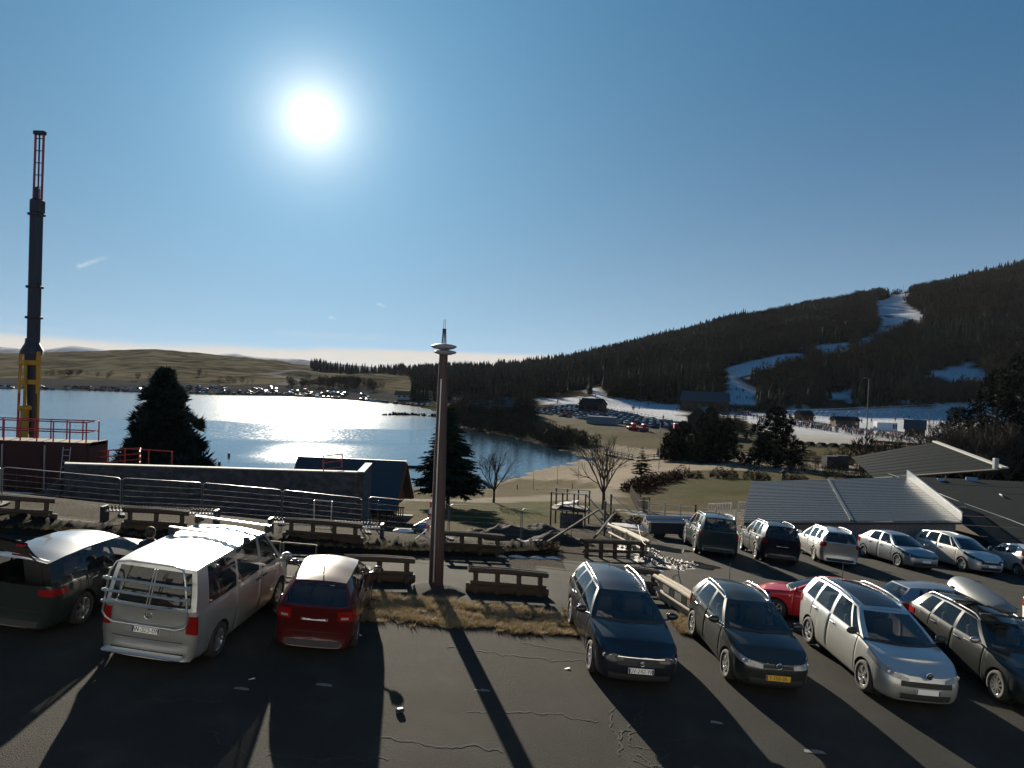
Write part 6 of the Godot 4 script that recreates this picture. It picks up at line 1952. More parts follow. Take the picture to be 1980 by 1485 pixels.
func build_plants() -> void:
	rng.seed = 31
	# the two big evergreens in front of the water
	pine("pine_tree", G(-37.0, 82, -0.4), 5.5 - T(-37, 82), 4.4, "broad dark pine standing before the lake behind the concrete wall", Color(0.036, 0.052, 0.045), 520, 54, 0.72)
	conifer("spruce_tree", G(-5.0, 64), 2.95 - T(-5.0, 64), 3.0, "dense dark spruce right behind the lamp mast", Color(0.032, 0.05, 0.036), 30, 13, 40, 0.16, 0.72, -0.2)
	conifer("spruce_tree", G(22.3, 129.5), 5.4, 2.0, "small dark spruce standing alone on the pale sand", Color(0.024, 0.036, 0.024), 13, 9, 22, 0.16, 0.8, -0.15)
	var bk: Material = M.bark
	bare_tree(G(-1.3, 70), 4.7, "round-crowned bare tree on the lawn by the water, right of the spruce", bk, 0.24, 3, 5, 0.75)
	bare_tree(G(7.7, 62), 6.0, "tall bare tree with brownish twigs between the paths, behind the platform", bk, 0.26, 3, 5, 0.5)
	bare_tree(G(-44, 74), 4.6, "low bare tree with wispy twigs left of the dark pine", bk, 0.2, 3, 4, 0.9)
	bare_tree(G(-40.5, 70), 3.8, "small wispy bare tree touching the left edge of the dark pine", bk, 0.2, 3, 4, 0.9)
	# dark conifers in the middle distance
	var lst := [[42.0, 167, 10.5, 3.2, "left of the three dark conifers on the mown circle of the beach"], [44.5, 171, 12.0, 3.4, "middle and tallest of the three dark conifers on the beach"], [47.5, 168, 9.6, 3.0, "right of the three dark conifers on the beach"], [54.2, 157, 12.6, 4.8, "broad dark conifer before the crowd of skiers, right of the three"],
		[40.5, 180, 9.0, 3.4, "dark conifer half hidden behind the three on the beach"], [37.5, 176, 7.5, 3.0, "lower dark conifer at the left foot of the three on the beach"]]
	for q in lst: pine("dark_conifer", G(q[0], q[1]), q[2], q[3], q[4], Color(0.018, 0.024, 0.017), 240, 40, 0.5)
	# conifers along the far bank, each one a tree
	var base := conifer_mesh(10.0, 2.5, Color(0.022, 0.032, 0.024), 16, 9, 15, 0.04, 0.75, -0.1)
	var fir := thing("fir_tree", "", "tree", Transform3D(Basis(), G(-4, 300)), "dark firs along the far bank")
	part(fir, "crown", base[0], M.foliage)
	part(fir, "trunk", base[1], M.bark)
	fir.set_meta("label", "dark fir among the trees on the wooded bank beyond the mast")
	var spots := []
	for i in 150:
		var x := rng.randf_range(-24, 10)
		var d := rng.randf_range(300, 400)
		if shore(x, d) < 7.0: continue
		spots.append([x, d, rng.randf_range(0.8, 1.5)])
	for i in 60:
		spots.append([rng.randf_range(50, 108), rng.randf_range(398, 450), rng.randf_range(0.9, 1.75)])
	for i in 26: spots.append([rng.randf_range(8, 34), rng.randf_range(452, 500), rng.randf_range(1.0, 1.5)])
	for i in 22: spots.append([rng.randf_range(-60, -18), rng.randf_range(520, 580), rng.randf_range(0.9, 1.4)])
	for i in 22: spots.append([rng.randf_range(70, 84), rng.randf_range(268, 300), rng.randf_range(0.7, 1.0)])
	var k := 0
	for s in spots:
		if inside(Vector2(s[0], s[1]), MIDSNOW) or inside(Vector2(s[0], s[1]), BLUE_SLOPE) or inside(Vector2(s[0], s[1]), MIDLOT): continue
		var tf := Transform3D(Basis(Vector3.UP, rng.randf() * TAU).scaled(Vector3(s[2] * rng.randf_range(0.85, 1.2), s[2], s[2])), G(s[0], s[1]))
		if k == 0: fir.transform = tf
		else: dup(fir, tf, "dark fir among the trees on the wooded bank beyond the mast" if s[0] < 12 else "dark fir in the belt of trees behind the snow slope's car park", "dark firs along the far bank" if s[0] < 12 else "dark firs behind the distant car park")
		k += 1
	# the wooded hill: thousands of trees that read as one mass
	var cb := MB.new()       # a distant fir: ragged skirts of boughs, one above the other
	for kk in 7:
		var y0 := 0.6 + kk * 1.15
		var rr := 2.1 * (1.0 - kk / 7.6)
		for i in 11:
			var a0 := TAU * i / 11.0 + kk
			var r1 := rr * rng.randf_range(0.65, 1.15)
			var tip := Vector3(cos(a0) * r1, y0 - rng.randf() * 0.5, sin(a0) * r1)
			var w := Vector3(-sin(a0), 0, cos(a0)) * rr * 0.34
			cb.col(Color(1, 1, 1) * rng.randf_range(0.6, 1.0))
			cb.tri(tip, Vector3(0, y0 + 1.9, 0) + w * 0.3, Vector3(cos(a0) * r1 * 0.5, y0 + 0.5, sin(a0) * r1 * 0.5) + w)
			cb.tri(tip, Vector3(cos(a0) * r1 * 0.5, y0 + 0.5, sin(a0) * r1 * 0.5) - w, Vector3(0, y0 + 1.9, 0) - w * 0.3)
	cb.tube([Vector3(0, -0.5, 0), Vector3(0, 9.4, 0)], [0.2, 0.02], 4, false)
	var con := [cb.done()]
	var tw := MB.new()
	for i in 110:
		var a := rng.randf() * TAU
		var q := sqrt(rng.randf())
		var y := rng.randf_range(2.4, 8.2)
		var wdt := 2.9 * sqrt(maxf(0.05, 1.0 - pow((y - 5.2) / 3.4, 2)))
		var s := Vector3(cos(a) * q * wdt, y, sin(a) * q * wdt)
		tw.col(Color(1, 1, 1) * rng.randf_range(0.55, 1.0))
		var u := Vector3(cos(a) * 0.5 + rng.randf_range(-0.5, 0.5), rng.randf_range(0.4, 1.2), sin(a) * 0.5 + rng.randf_range(-0.5, 0.5)).normalized() * rng.randf_range(0.9, 1.9)
		leaf(tw, s, u, u.cross(Vector3(rng.randf(), 0.2, rng.randf())).normalized() * 0.16)
	tw.col(Color(0.9, 0.85, 0.8))
	tw.tube([Vector3.ZERO, Vector3(0, 5, 0)], [0.2, 0.1], 4, false)
	var tfs := [[], []]
	var cols := [[], []]
	for i in 30000:
		var a := rng.randf_range(-0.13, 0.86)
		var d := 384.0 + 640.0 * pow(rng.randf(), 0.8)
		var x := a * d
		var p := Vector2(x, d)
		if a > -0.13 and d < 470 and a < 0.1: continue
		var f := noise.get_noise_2d(x * 1.4 + 300, d * 1.4)
		if a < 0.14 and f < 0.0 and d < 700: continue
		var hit := false
		for off in [0.0, 15.0, 30.0]:
			hit = hit or in_holes(p * (1.0 + off / d))
		if hit: continue
		var conif := noise.get_noise_2d(x * 0.9, d * 0.9 + 500) > (-0.12 if a < 0.26 else 0.22) or (a < 0.2 and d > 800)
		var kk := 0 if conif else 1
		if not conif and rng.randf() < 0.12: kk = 0
		var sc := rng.randf_range(0.75, 1.35)
		tfs[kk].append(Transform3D(Basis(Vector3.UP, rng.randf() * TAU).scaled(Vector3(sc * rng.randf_range(0.9, 1.2), sc, sc)), G(x, d, -0.3)))
		if kk == 0: cols[0].append(Color(0.022, 0.034, 0.024).lerp(Color(0.035, 0.042, 0.024), rng.randf()))
		else: cols[1].append(Color(0.055, 0.042, 0.032).lerp(Color(0.042, 0.04, 0.026), rng.randf()))
	# firs standing out along the skyline
	for i in 900:
		var a := rng.randf_range(-0.02, 0.3) if i < 700 else rng.randf_range(0.56, 0.75)
		var d := table(a, RID_A, RID_D) + rng.randf_range(-45, 20)
		var sc := rng.randf_range(0.8, 1.7)
		tfs[0].append(Transform3D(Basis(Vector3.UP, rng.randf() * TAU).scaled(Vector3(sc * 1.1, sc, sc * 1.1)), G(a * d, d, -0.3)))
		cols[0].append(Color(0.02, 0.03, 0.024))
	# dark groves on the low ground across the lake
	for i in 2600:
		var a := rng.randf_range(-0.262, -0.03)
		var d := rng.randf_range(600, 1180)
		var f := table(a, [-0.262, -0.255, -0.21, -0.18, -0.15, -0.12, -0.08], [930.0, 930.0, 950.0, 1010.0, 960.0, 900.0, 700.0])
		if d < f: continue
		var sc := rng.randf_range(0.9, 1.6)
		tfs[0].append(Transform3D(Basis(Vector3.UP, rng.randf() * TAU).scaled(Vector3(sc, sc, sc)), G(a * d, d, -0.3)))
		cols[0].append(Color(0.02, 0.03, 0.026))
	for i in 420:
		var a := rng.randf_range(-0.29, -0.04)
		var d := rng.randf_range(545, 640)
		if noise.get_noise_2d(a * 900, d) < 0.05: continue
		tfs[1].append(Transform3D(Basis(Vector3.UP, rng.randf() * TAU).scaled(Vector3.ONE * rng.randf_range(0.5, 0.9)), G(a * d, d, -0.3)))
		cols[1].append(Color(0.06, 0.05, 0.045))
	for i in 200:
		var x := rng.randf_range(-460, -180)
		var d := rng.randf_range(560, 620)
		if noise.get_noise_2d(x * 2.0, d) < 0.1: continue
		tfs[1].append(Transform3D(Basis(Vector3.UP, rng.randf() * TAU).scaled(Vector3.ONE * rng.randf_range(0.4, 0.7)), G(x, d, -0.3)))
		cols[1].append(Color(0.055, 0.05, 0.035))
	# brush on the near bank of the bay and along the right edge
	for i in 2600:
		var x := rng.randf_range(-30, 34)
		var d := rng.randf_range(222, 400)
		var s := shore(x, d)
		if s < 1.0 or s > (16.0 if x > 8 else 55.0) or inside(Vector2(x, d), MIDLOT): continue
		tfs[1].append(Transform3D(Basis(Vector3.UP, rng.randf() * TAU).scaled(Vector3.ONE * rng.randf_range(0.3, 0.62)), G(x, d, -0.8)))
		cols[1].append(Color(0.05, 0.04, 0.032).lerp(Color(0.06, 0.06, 0.035), rng.randf()))
	for q in [[68, 118, 60, 3.0, 12], [90, 152, 60, 16, 22], [60, 138, 70, 14, 10], [74, 176, 70, 14, 12]]:
		for i in q[2]:
			var x: float = q[0] + rng.randf_range(-1, 1) * q[4]
			var d: float = q[1] + rng.randf_range(-1, 1) * q[3]
			var sc := rng.randf_range(0.16, 0.3) if q[0] < 80 else rng.randf_range(0.5, 0.85)
			if q[0] == 68: continue
			tfs[1].append(Transform3D(Basis(Vector3.UP, rng.randf() * TAU).scaled(Vector3.ONE * sc), G(x, d, -0.4)))
			cols[1].append(Color(0.055, 0.045, 0.032).lerp(Color(0.05, 0.05, 0.03), rng.randf()))
	multi("forest", con[0], M.foliage, tfs[0], cols[0], "dark conifer forest covering the hill and the far ridges", "forest")
	multi("forest", tw.done(), M.twig, tfs[1], cols[1], "brown leafless wood covering the ski hill and the banks", "forest")
	# right-hand edge: big trees standing close together
	for q in [[77, 122, 19, 5.5, "tall dark conifer at the right edge beyond the dark roofs"], [82, 124, 22, 6.0, "tallest dark conifer at the right edge, partly out of the picture"], [74.5, 128, 13, 4.6, "lower dark conifer left of the tall ones at the right edge"]]:
		pine("edge_conifer", G(q[0], q[1]), q[2], q[3], q[4], Color(0.018, 0.024, 0.016), 230, 28, 0.55)
	for q in [[69.5, 122, 11.5, "bare bushy tree at the right edge, leftmost of the clump by the tunnel"], [72, 118, 11.0, "bare bushy tree in the middle of the clump at the right edge"], [74.5, 115, 12.0, "bare bushy tree nearest the dark roof at the right edge"], [70, 113, 8.0, "low bare tree just behind the ridge of the dark roof"]]:
		bare_tree(G(q[0], q[1]), q[2], q[3], bk, 0.14, 4, 5, 0.8)
	# garden bushes
	var bs := [[25.5, 118, 1.2, 1.6], [27.5, 122, 1.5, 2.2], [29.5, 121, 1.1, 1.3], [33.0, 121, 1.3, 1.8], [35.0, 121.5, 1.2, 1.5], [38.0, 120, 1.4, 1.9], [39.5, 119.5, 1.1, 1.3], [43.5, 119, 1.2, 1.2], [45.0, 119, 1.3, 1.3]]
	for i in bs.size(): bush(G(bs[i][0], bs[i][1]), bs[i][2], bs[i][3], Color(0.06, 0.06, 0.028) if i % 2 else Color(0.085, 0.055, 0.03), "shrub in the row between lawn and sand, %s from the left" % ["first", "second", "third", "fourth", "fifth", "sixth", "seventh", "eighth", "ninth"][i], "garden_shrub", "shrubs between the lawn and the sand")
	var hg := [[15.2, 92, 1.8], [16.6, 96, 1.9], [18.0, 101, 2.0], [19.6, 106, 2.0], [21.5, 110, 1.9], [23.5, 113, 1.7]]
	for i in hg.size(): bush(G(hg[i][0], hg[i][1]), hg[i][2], 1.7, Color(0.085, 0.042, 0.025), "reddish-brown hedge bush beside the grey picket fence, %s from the front" % ["first", "second", "third", "fourth", "fifth", "sixth"][i], "hedge_bush", "reddish hedge along the grey fence")

# ---------------------------------------------------------------- the middle distance and the far side
func house(called: String, label: String, category: String, p: Vector3, turn: float, w: float, l: float, h: float, rise: float, wall: Material, roof: Material, win := 0, eave := 0.4) -> Node3D:
	var o := thing(called, label, category, tf_at(p, turn))
	part(o, "wall", MB.new().box(Vector3(0, h * 0.5 - 0.4, 0), Vector3(w, h + 0.8, l)), wall)
	var g := MB.new()
	for s in [-1.0, 1.0]: g.face3(Vector3(s * w * 0.5, h, -l * 0.5), Vector3(s * w * 0.5, h, l * 0.5), Vector3(s * w * 0.5, h + rise, 0), Vector3(0, h + 0.1, 0))
	part(o, "gable", g, wall)
	for s in [-1.0, 1.0]:
		var b := MB.new()
		var x := w * 0.5 + eave
		var z := l * 0.5 + eave
		var y0 := h - eave * rise / (l * 0.5)
		var up := Vector3(0, 0.16, 0)
		var k := [Vector3(-x, y0, s * z), Vector3(x, y0, s * z), Vector3(x, h + rise, 0), Vector3(-x, h + rise, 0)]
		var c: Vector3 = (k[0] + k[2]) * 0.5 + up * 0.5
		b.face(k[0] + up, k[1] + up, k[2] + up, k[3] + up, c)
		b.face(k[0], k[1], k[2], k[3], c)
		for e in 4: b.face(k[e], k[(e + 1) % 4], k[(e + 1) % 4] + up, k[e] + up, c)
		part(o, "roof", b, roof)
	for i in win:
		part(o, "window", MB.new().box(Vector3(-w * 0.5 + (i + 0.5) * w / win, h * 0.5, l * 0.5 + 0.02), Vector3(w / win * 0.45, h * 0.35, 0.06)), M.dark_lens)
	return o
func picket_fence(pts: Array, h: float, step: float, label: String, m: Material) -> void:
	var o := thing("picket_fence", label, "fence", Transform3D(Basis(), pts[0]))
	for i in pts.size() - 1:
		var e: Vector3 = pts[i + 1] - pts[i]
		var s: Vector3 = pts[i] - pts[0]
		for y in [0.25, 0.8]: part(o, "rail", MB.new().beam(s + Vector3(0, h * y, 0), s + e + Vector3(0, h * y, 0), 0.05, 0.06), m)
		var n := int(e.length() / step)
		for k in n + 1:
			var p := s + e * (float(k) / n)
			part(o, "picket", M.picket if absf(h - 1.2) < 0.01 else MB.new().box(Vector3(0, h * 0.5, 0), Vector3(0.1, h, 0.05)).done(), m, p)
func pole(called: String, p: Vector3, h: float, r: float, label: String, category: String, heads: int, m: Material) -> void:
	var o := thing(called, label, category, Transform3D(Basis(), p))
	part(o, "mast", MB.new().tube([Vector3(0, -0.2, 0), Vector3(0, h, 0)], [r, r * 0.6], 6), m)
	for i in heads:
		var s := 1.0 if i else -1.0
		part(o, "lamp_arm", MB.new().beam(Vector3(0, h, 0), Vector3(s * 0.9, h + 0.15, 0), 0.08, 0.08), m)
		part(o, "lamp_head", MB.new().cbox(Vector3(s * 1.1, h + 0.16, 0), Vector3(0.7, 0.14, 0.3), 0.04), M.grey_lid)

func far_car_mesh(pc: Color) -> ArrayMesh:
	var side := [[2.1, 0.35], [2.12, 0.62], [2.0, 0.75], [1.1, 0.93], [0.35, 1.38], [-0.9, 1.45], [-1.6, 1.32], [-2.0, 0.95], [-2.08, 0.5], [-2.0, 0.32]]
	var b := MB.new()
	var glass := Color(0.012, 0.014, 0.018)
	var w := func(i: int) -> float: return 0.62 if i in [4, 5, 6] else 0.84
	for i in side.size():
		var j := (i + 1) % side.size()
		b.flat()
		b.col(glass if i == 3 or i == 6 else pc)
		b.face(Vector3(side[i][0], side[i][1], -w.call(i)), Vector3(side[i][0], side[i][1], w.call(i)), Vector3(side[j][0], side[j][1], w.call(j)), Vector3(side[j][0], side[j][1], -w.call(j)), Vector3(0, 0.7, 0))
	for s in [-1.0, 1.0]:
		b.col(pc)
		for i in [0, 1, 2, 7, 8]: b.face3(Vector3(0, 0.6, s * 0.86), Vector3(side[i][0], side[i][1], s * 0.84), Vector3(side[i + 1][0], side[i + 1][1], s * 0.84), Vector3(0, 0.6, 0))
		b.face3(Vector3(0, 0.6, s * 0.86), Vector3(1.1, 0.93, s * 0.84), Vector3(-2.0, 0.95, s * 0.84), Vector3(0, 0.6, 0))
		b.face3(Vector3(0, 0.6, s * 0.86), Vector3(2.1, 0.35, s * 0.84), Vector3(-2.0, 0.32, s * 0.84), Vector3(0, 0.6, 0))
		b.col(glass)
		b.face(Vector3(1.1, 0.93, s * 0.84), Vector3(0.35, 1.38, s * 0.62), Vector3(-1.6, 1.32, s * 0.62), Vector3(-2.0, 0.95, s * 0.84), Vector3(0, 0.6, 0))
		b.col(Color(0.02, 0.02, 0.02))
		for x in [1.3, -1.3]: b.lathe([[0.0, 0.0], [0.32, 0.01], [0.32, 0.1]], 8, Vector3(x, 0.32, s * 0.8), Basis(Vector3.RIGHT, PI / 2 * s))
	return b.done()

func build_middle() -> void:
	rng.seed = 51
	M.picket = MB.new().box(Vector3(0, 0.6, 0), Vector3(0.09, 1.2, 0.04)).done()
	# grey picket fences, white gates
	picket_fence([G(9.2, 50), G(10.6, 62), G(13.4, 84), G(17.6, 106)], 1.2, 0.75, "pale grey fence running down the slope beside the reddish hedge", M.wood)
	picket_fence([G(9.2, 50), G(12.6, 51.5), G(15.6, 52.5)], 0.95, 1.1, "pale fence of slim posts along the near edge of the lawn", M.galvanised)
	picket_fence([G(18.6, 64), G(24, 66), G(29, 72)], 1.0, 0.8, "pale fence of slim posts beyond the white gate, by the metal roof", M.galvanised)
	for q in [[16.0, 58.0, 2.0, 18.2, "white gate standing half open before the lawn, left leaf"], [19.6, 62.0, 1.9, -20, "white gate standing half open before the lawn, right leaf"]]:
		var o := thing("white_gate", q[4], "gate", tf_at(G(q[0], q[1]), q[3]))
		for y in [0.15, 1.05]: part(o, "rail", MB.new().box(Vector3(0, y, 0), Vector3(q[2], 0.07, 0.05)), M.white_paint)
		for i in 9: part(o, "bar", MB.new().box(Vector3(-q[2] * 0.5 + q[2] * i / 8.0, 0.6, 0), Vector3(0.05, 1.0, 0.04)), M.white_paint)
	# metal-roofed shed beside the second row
	var sh := thing("metal_shed", "low grey shed with a wide ribbed metal roof behind the second row of cars", "shed", Transform3D(Basis(), V(18.8, -4, 42)))
	var o := V(18.8, -4, 42)
	var a0 := V(12.9, -1.76, 42) - o
	var a1 := V(24.75, -1.33, 42) - o
	var c0 := V(16.7, -1.05, 53) - o
	var c1 := V(27.4, -0.36, 53) - o
	for half in 2:
		for i in 26:      # one rib of sheet after another, from eave to back
			var t0 := i / 26.0
			var t1 := (i + 1) / 26.0
			var h0 := 0.0 if half == 0 else 0.502
			var h1 := 0.498 if half == 0 else 1.0
			var p := func(u: float, t: float, y: float) -> Vector3: return a0.lerp(a1, u).lerp(c0.lerp(c1, u), t) + Vector3(0, y, 0)
			var b := MB.new()
			var tm := lerpf(t0, t1, 0.55)
			b.face(p.call(h0, t0, 0.0), p.call(h1, t0, 0.0), p.call(h1, tm, 0.0), p.call(h0, tm, 0.0), Vector3(0, -9, 0))
			b.face(p.call(h0, tm, 0.0), p.call(h1, tm, 0.0), p.call(h1, tm, 0.022), p.call(h0, tm, 0.022), p.call(0.5, tm - 0.1, -0.5) + Vector3(0, 0, -6))
			b.face(p.call(h0, tm, 0.022), p.call(h1, tm, 0.022), p.call(h1, t1, 0.022), p.call(h0, t1, 0.022), Vector3(0, -9, 0))
			b.face(p.call(h0, t1, 0.022), p.call(h1, t1, 0.022), p.call(h1, t1, 0.0), p.call(h0, t1, 0.0), Vector3(0, -9, 0))
			part(sh, "roof_rib", b, M.sheet_metal)
	part(sh, "roof_joint", MB.new().beam(a0.lerp(a1, 0.5) + Vector3(0, 0.07, 0), c0.lerp(c1, 0.5) + Vector3(0, 0.07, 0), 0.16, 0.03), M.sheet_metal)
	part(sh, "gutter", MB.new().beam(a0 + Vector3(0, -0.09, 0.1), a1 + Vector3(0, -0.09, 0.1), 0.14, 0.12), M.dark_steel)
	var wl := MB.new()
	wl.face(a0 + Vector3(0.15, -0.1, -0.3), a1 + Vector3(-0.05, -0.1, -0.3), a1 + Vector3(-0.05, -3, -0.3), a0 + Vector3(0.15, -3, -0.3), Vector3(6, 0, -8))
	wl.face(a0 + Vector3(0.15, -0.1, -0.3), c0 + Vector3(0.15, -0.1, 0), c0 + Vector3(0.15, -3, 0), a0 + Vector3(0.15, -3, -0.3), Vector3(6, 0, -8))
	wl.face(a1 + Vector3(-0.05, -0.1, -0.3), c1 + Vector3(-0.1, -0.1, 0), c1 + Vector3(-0.1, -3, 0), a1 + Vector3(-0.05, -3, -0.3), Vector3(-2, 0, -8))
	wl.face(c0 + Vector3(0, -0.1, 0), c1 + Vector3(0, -0.1, 0), c1 + Vector3(0, -3, 0), c0 + Vector3(0, -3, 0), Vector3(6, 0, 5))
	part(sh, "wall", wl, M.render_wall)
	for i in 30:    # upstand of pale slats along the right verge
		var t := (i + 0.5) / 30.0
		var p := a1.lerp(c1, t) + Vector3(0.07, 0.22, 0)
		part(sh, "verge_slat", MB.new().box(p, Vector3(0.05, 0.5, 0.33)), M.galvanised)
	part(sh, "verge_cap", MB.new().beam(a1 + Vector3(0.07, 0.49, 0), c1 + Vector3(0.07, 0.49, 0), 0.12, 0.04), M.galvanised)
	# long dark roof with a pale verge behind it
	var r2 := thing("dark_roof_hall", "hall with a broad dark shingle roof and pale verge, beyond the metal roof", "building", Transform3D(Basis(), V(33, -3, 64)))
	o = V(33, -3, 64)
	var q4 := [V(29.6, -1.65, 60) - o, V(39.6, -0.42, 62) - o, V(38.9, 0.38, 72) - o, V(32.6, -0.7, 76) - o]
	# roof: near edge from the metal shed to the right corner, ridge at the back
	q4 = [V(29.0, -1.5, 61) - o, V(39.4, -0.42, 61.5) - o, V(41.0, 0.55, 74.5) - o, V(33.3, -1.2, 75) - o]
	for i in 9:      # courses of shingle, each lapping the one below
		var t0 := i / 9.0
		var t1 := (i + 1) / 9.0
		var b := MB.new()
		var l0: Vector3 = q4[0].lerp(q4[3], t0) + Vector3(0, 0.015, 0)
		var l1: Vector3 = q4[0].lerp(q4[3], t1)
		var s0: Vector3 = q4[1].lerp(q4[2], t0) + Vector3(0, 0.015, 0)
		var s1: Vector3 = q4[1].lerp(q4[2], t1)
		b.face(l0, s0, s1, l1, Vector3(0, -20, 0))
		b.face(l0, s0, s0 - Vector3(0, 0.02, 0), l0 - Vector3(0, 0.02, 0), l0 + Vector3(5, 0, -5))
		part(r2, "shingle_course", b, M.shingle)
	part(r2, "verge", MB.new().beam(q4[1] + Vector3(0.1, 0.1, 0.3), q4[2] + Vector3(0.1, 0.1, 0), 0.45, 0.12), M.pale_concrete)
	part(r2, "eave_board", MB.new().beam(q4[0] + Vector3(0, 0.0, 0.12), q4[1] + Vector3(0.2, 0.0, 0.12), 0.5, 0.12), M.wood)
	part(r2, "wall", MB.new().box(Vector3(2.6, -3.0, -6.5), Vector3(7.5, 3.4, 11)), M.render_wall)
	part(r2, "gable_wall", MB.new().box(Vector3(-1.9, -1.6, -7.5), Vector3(0.3, 2.4, 6.5)), M.render_wall)
	part(r2, "chimney", MB.new().cbox(q4[1] + Vector3(-0.4, 0.35, -0.2), Vector3(0.35, 0.9, 0.35), 0.04), M.galvanised)
	for i in 4: part(r2, "window_post", MB.new().box(Vector3(-3.6 + i * 0.55, -0.9 - i * 0.1, -1.0 - i * 0.1), Vector3(0.16, 1.4, 0.16)), M.white_paint)
	var r3 := thing("dark_roof_annex", "annex with a low dark roof sloping towards the picture's right edge", "building", Transform3D(Basis(), V(30, -3, 46)))
	o = V(30, -3, 46)
	q4 = [V(25.6, -2.35, 40) - o, V(40, -2.6, 40) - o, V(43, -0.9, 57) - o, V(28.3, -0.75, 57) - o]
	for i in 8:
		var t0 := i / 8.0
		var t1 := (i + 1) / 8.0
		var b := MB.new()
		b.face(q4[0].lerp(q4[3], t0) + Vector3(0, 0.012, 0), q4[1].lerp(q4[2], t0) + Vector3(0, 0.012, 0), q4[1].lerp(q4[2], t1), q4[0].lerp(q4[3], t1), Vector3(0, -20, 0))
		part(r3, "roof_course", b, M.shingle)
	part(r3, "eave", MB.new().beam(q4[0] + Vector3(0, -0.05, 0.06), q4[1] + Vector3(0, -0.05, 0.06), 0.3, 0.12), M.dark_steel)
	part(r3, "wall", MB.new().box(Vector3(3.6, -2.2, -2.5), Vector3(14, 4.2, 15)), M.dark_wood)
	var cb := []
	for i in 15:
		var t := i / 14.0
		cb.append(V(27.6, -0.6, 56).lerp(V(29.6, -2.0, 43), t) - o + Vector3(sin(t * 9.0) * 0.12, 0.12, 0))
	part(r3, "cable", MB.new().tube(cb, 0.025, 4), M.galvanised)
	for q in [[31.5, -0.85, 56, 0.5], [34, -0.75, 56.5, -0.6], [33.4, -1.3, 52, 1.2]]: part(r3, "vent_flap", MB.new().cbox(V(q[0], q[1], q[2]) - o, Vector3(0.75, 0.3, 0.08), 0.01, Basis(Vector3.UP, q[3]) * Basis(Vector3.RIGHT, -0.5)), M.galvanised)
	house("garden_shed", "small shed with a steep dark roof peeping over the metal roof", "shed", G(26.5, 68, 0.2), 25, 2.4, 2.6, 1.1, 1.3, M.dark_wood, M.slate)
	# beach: net posts, stakes with saplings, wooden footbridge
	var pp := [[-2.6, 128, 2.6], [4.4, 136, 3.2], [9.0, 142, 3.4], [13.2, 146, 3.2], [20.5, 150, 2.6], [30.0, 128, 2.0]]
	for i in pp.size(): pole("net_post", G(pp[i][0], pp[i][1]), pp[i][2], 0.05, "thin dark post standing on the sand, %s from the left" % ["first", "second", "third", "fourth", "fifth", "sixth"][i], "post", 0, M.dark_steel)
	for q in [[1.2, 104, "stake with a young sapling on the brown lawn, left of three"], [4.5, 120, "stake with a young sapling on the brown lawn, nearest the water"], [9.8, 118, "stake with a young sapling on the brown lawn, right of three"]]:
		var st := thing("sapling", q[2], "sapling", Transform3D(Basis(), G(q[0], q[1])))
		part(st, "stake", MB.new().box(Vector3(0, 0.7, 0), Vector3(0.12, 1.5, 0.12)), M.wood)
		part(st, "tree_guard", MB.new().lathe([[0.4, 0.0], [0.3, 0.3], [0.0, 0.32]], 8), M.soil)
	for q in [[25.0, 204, 30.0, 187.5, 8, "wooden railing of the footbridge going down to the beach"], [31.5, 183, 44, 180, 9, "wooden railing along the back of the beach, right of the footbridge"], [56, 186, 76, 170, 10, "pale wooden railing beyond the dark conifers on the right"]]:
		var a := G(q[0], q[1], 0.3)
		var b := G(q[2], q[3], 0.3)
		var rl := thing("wooden_railing", q[5], "railing", Transform3D(Basis(), a))
		var e := b - a
		for y in [1.0, 0.55]: part(rl, "rail", MB.new().beam(Vector3(0, y, 0), e + Vector3(0, y, 0), 0.12, 0.12), M.wood)
		part(rl, "deck", MB.new().beam(Vector3(0, -0.1, 0), e + Vector3(0, -0.1, 0), 0.9, 0.3), M.wood)
		for i in q[4] + 1: part(rl, "post", MB.new().box(e * (float(i) / q[4]) + Vector3(0, 0.4, 0), Vector3(0.14, 1.3, 0.14)), M.wood)
	# lamp posts and pylons
	pole("lamp_post", G(29.2, 150), 9.0, 0.1, "slim pale lamp post rising from the sand before the distant car park", "lamp post", 0, M.galvanised)
	pole("lamp_post", G(100, 216), 20.0, 0.16, "tall thin lamp post in front of the crowd of skiers", "lamp post", 1, M.dark_steel)
	pole("lamp_post", G(67, 400), 9.0, 0.14, "double-armed lamp post on the distant snow slope", "lamp post", 2, M.dark_steel)
	pole("lift_pylon", G(163, 300), 7.5, 0.18, "ski lift pylon on the snow flat, left of two", "pylon", 2, M.dark_steel)
	pole("lift_pylon", G(164, 281), 8.0, 0.18, "ski lift pylon on the snow flat, right of two", "pylon", 2, M.dark_steel)
	for q in [[236, 590, "left"], [262, 610, "middle"], [452, 900, "topmost"]]: pole("lift_pylon", G(q[0], q[1]), 12, 0.25, "small ski lift pylon beside the upper run, %s one" % q[2], "pylon", 2, M.dark_steel)
	# buildings
	house("car_park_lodge", "dark lodge with a plain grey roof between the distant car park and the snow", "building", G(35.5, 335, 0.2), -32, 9.5, 8.0, 3.4, 2.3, M.dark_wood, M.shingle, 3)
	house("dark_chalet", "dark gabled chalet at the right end of the distant car park", "chalet", G(64.5, 258, 0), 60, 9, 8, 5.5, 3.2, M.dark_wood, M.slate, 3)
	house("long_dark_chalet", "big dark chalet with a long level ridge before the fir belt", "chalet", G(95, 378, -1), -22, 22, 11, 6.0, 4.2, M.dark_wood, M.slate, 6)
	house("brown_roof_hall", "long low hall with a rusty brown roof on the far shore", "building", G(-59, 486, 0.5), 4, 26, 9, 2.6, 1.7, M.galvanised, M.orange_wood, 8, 1.4)
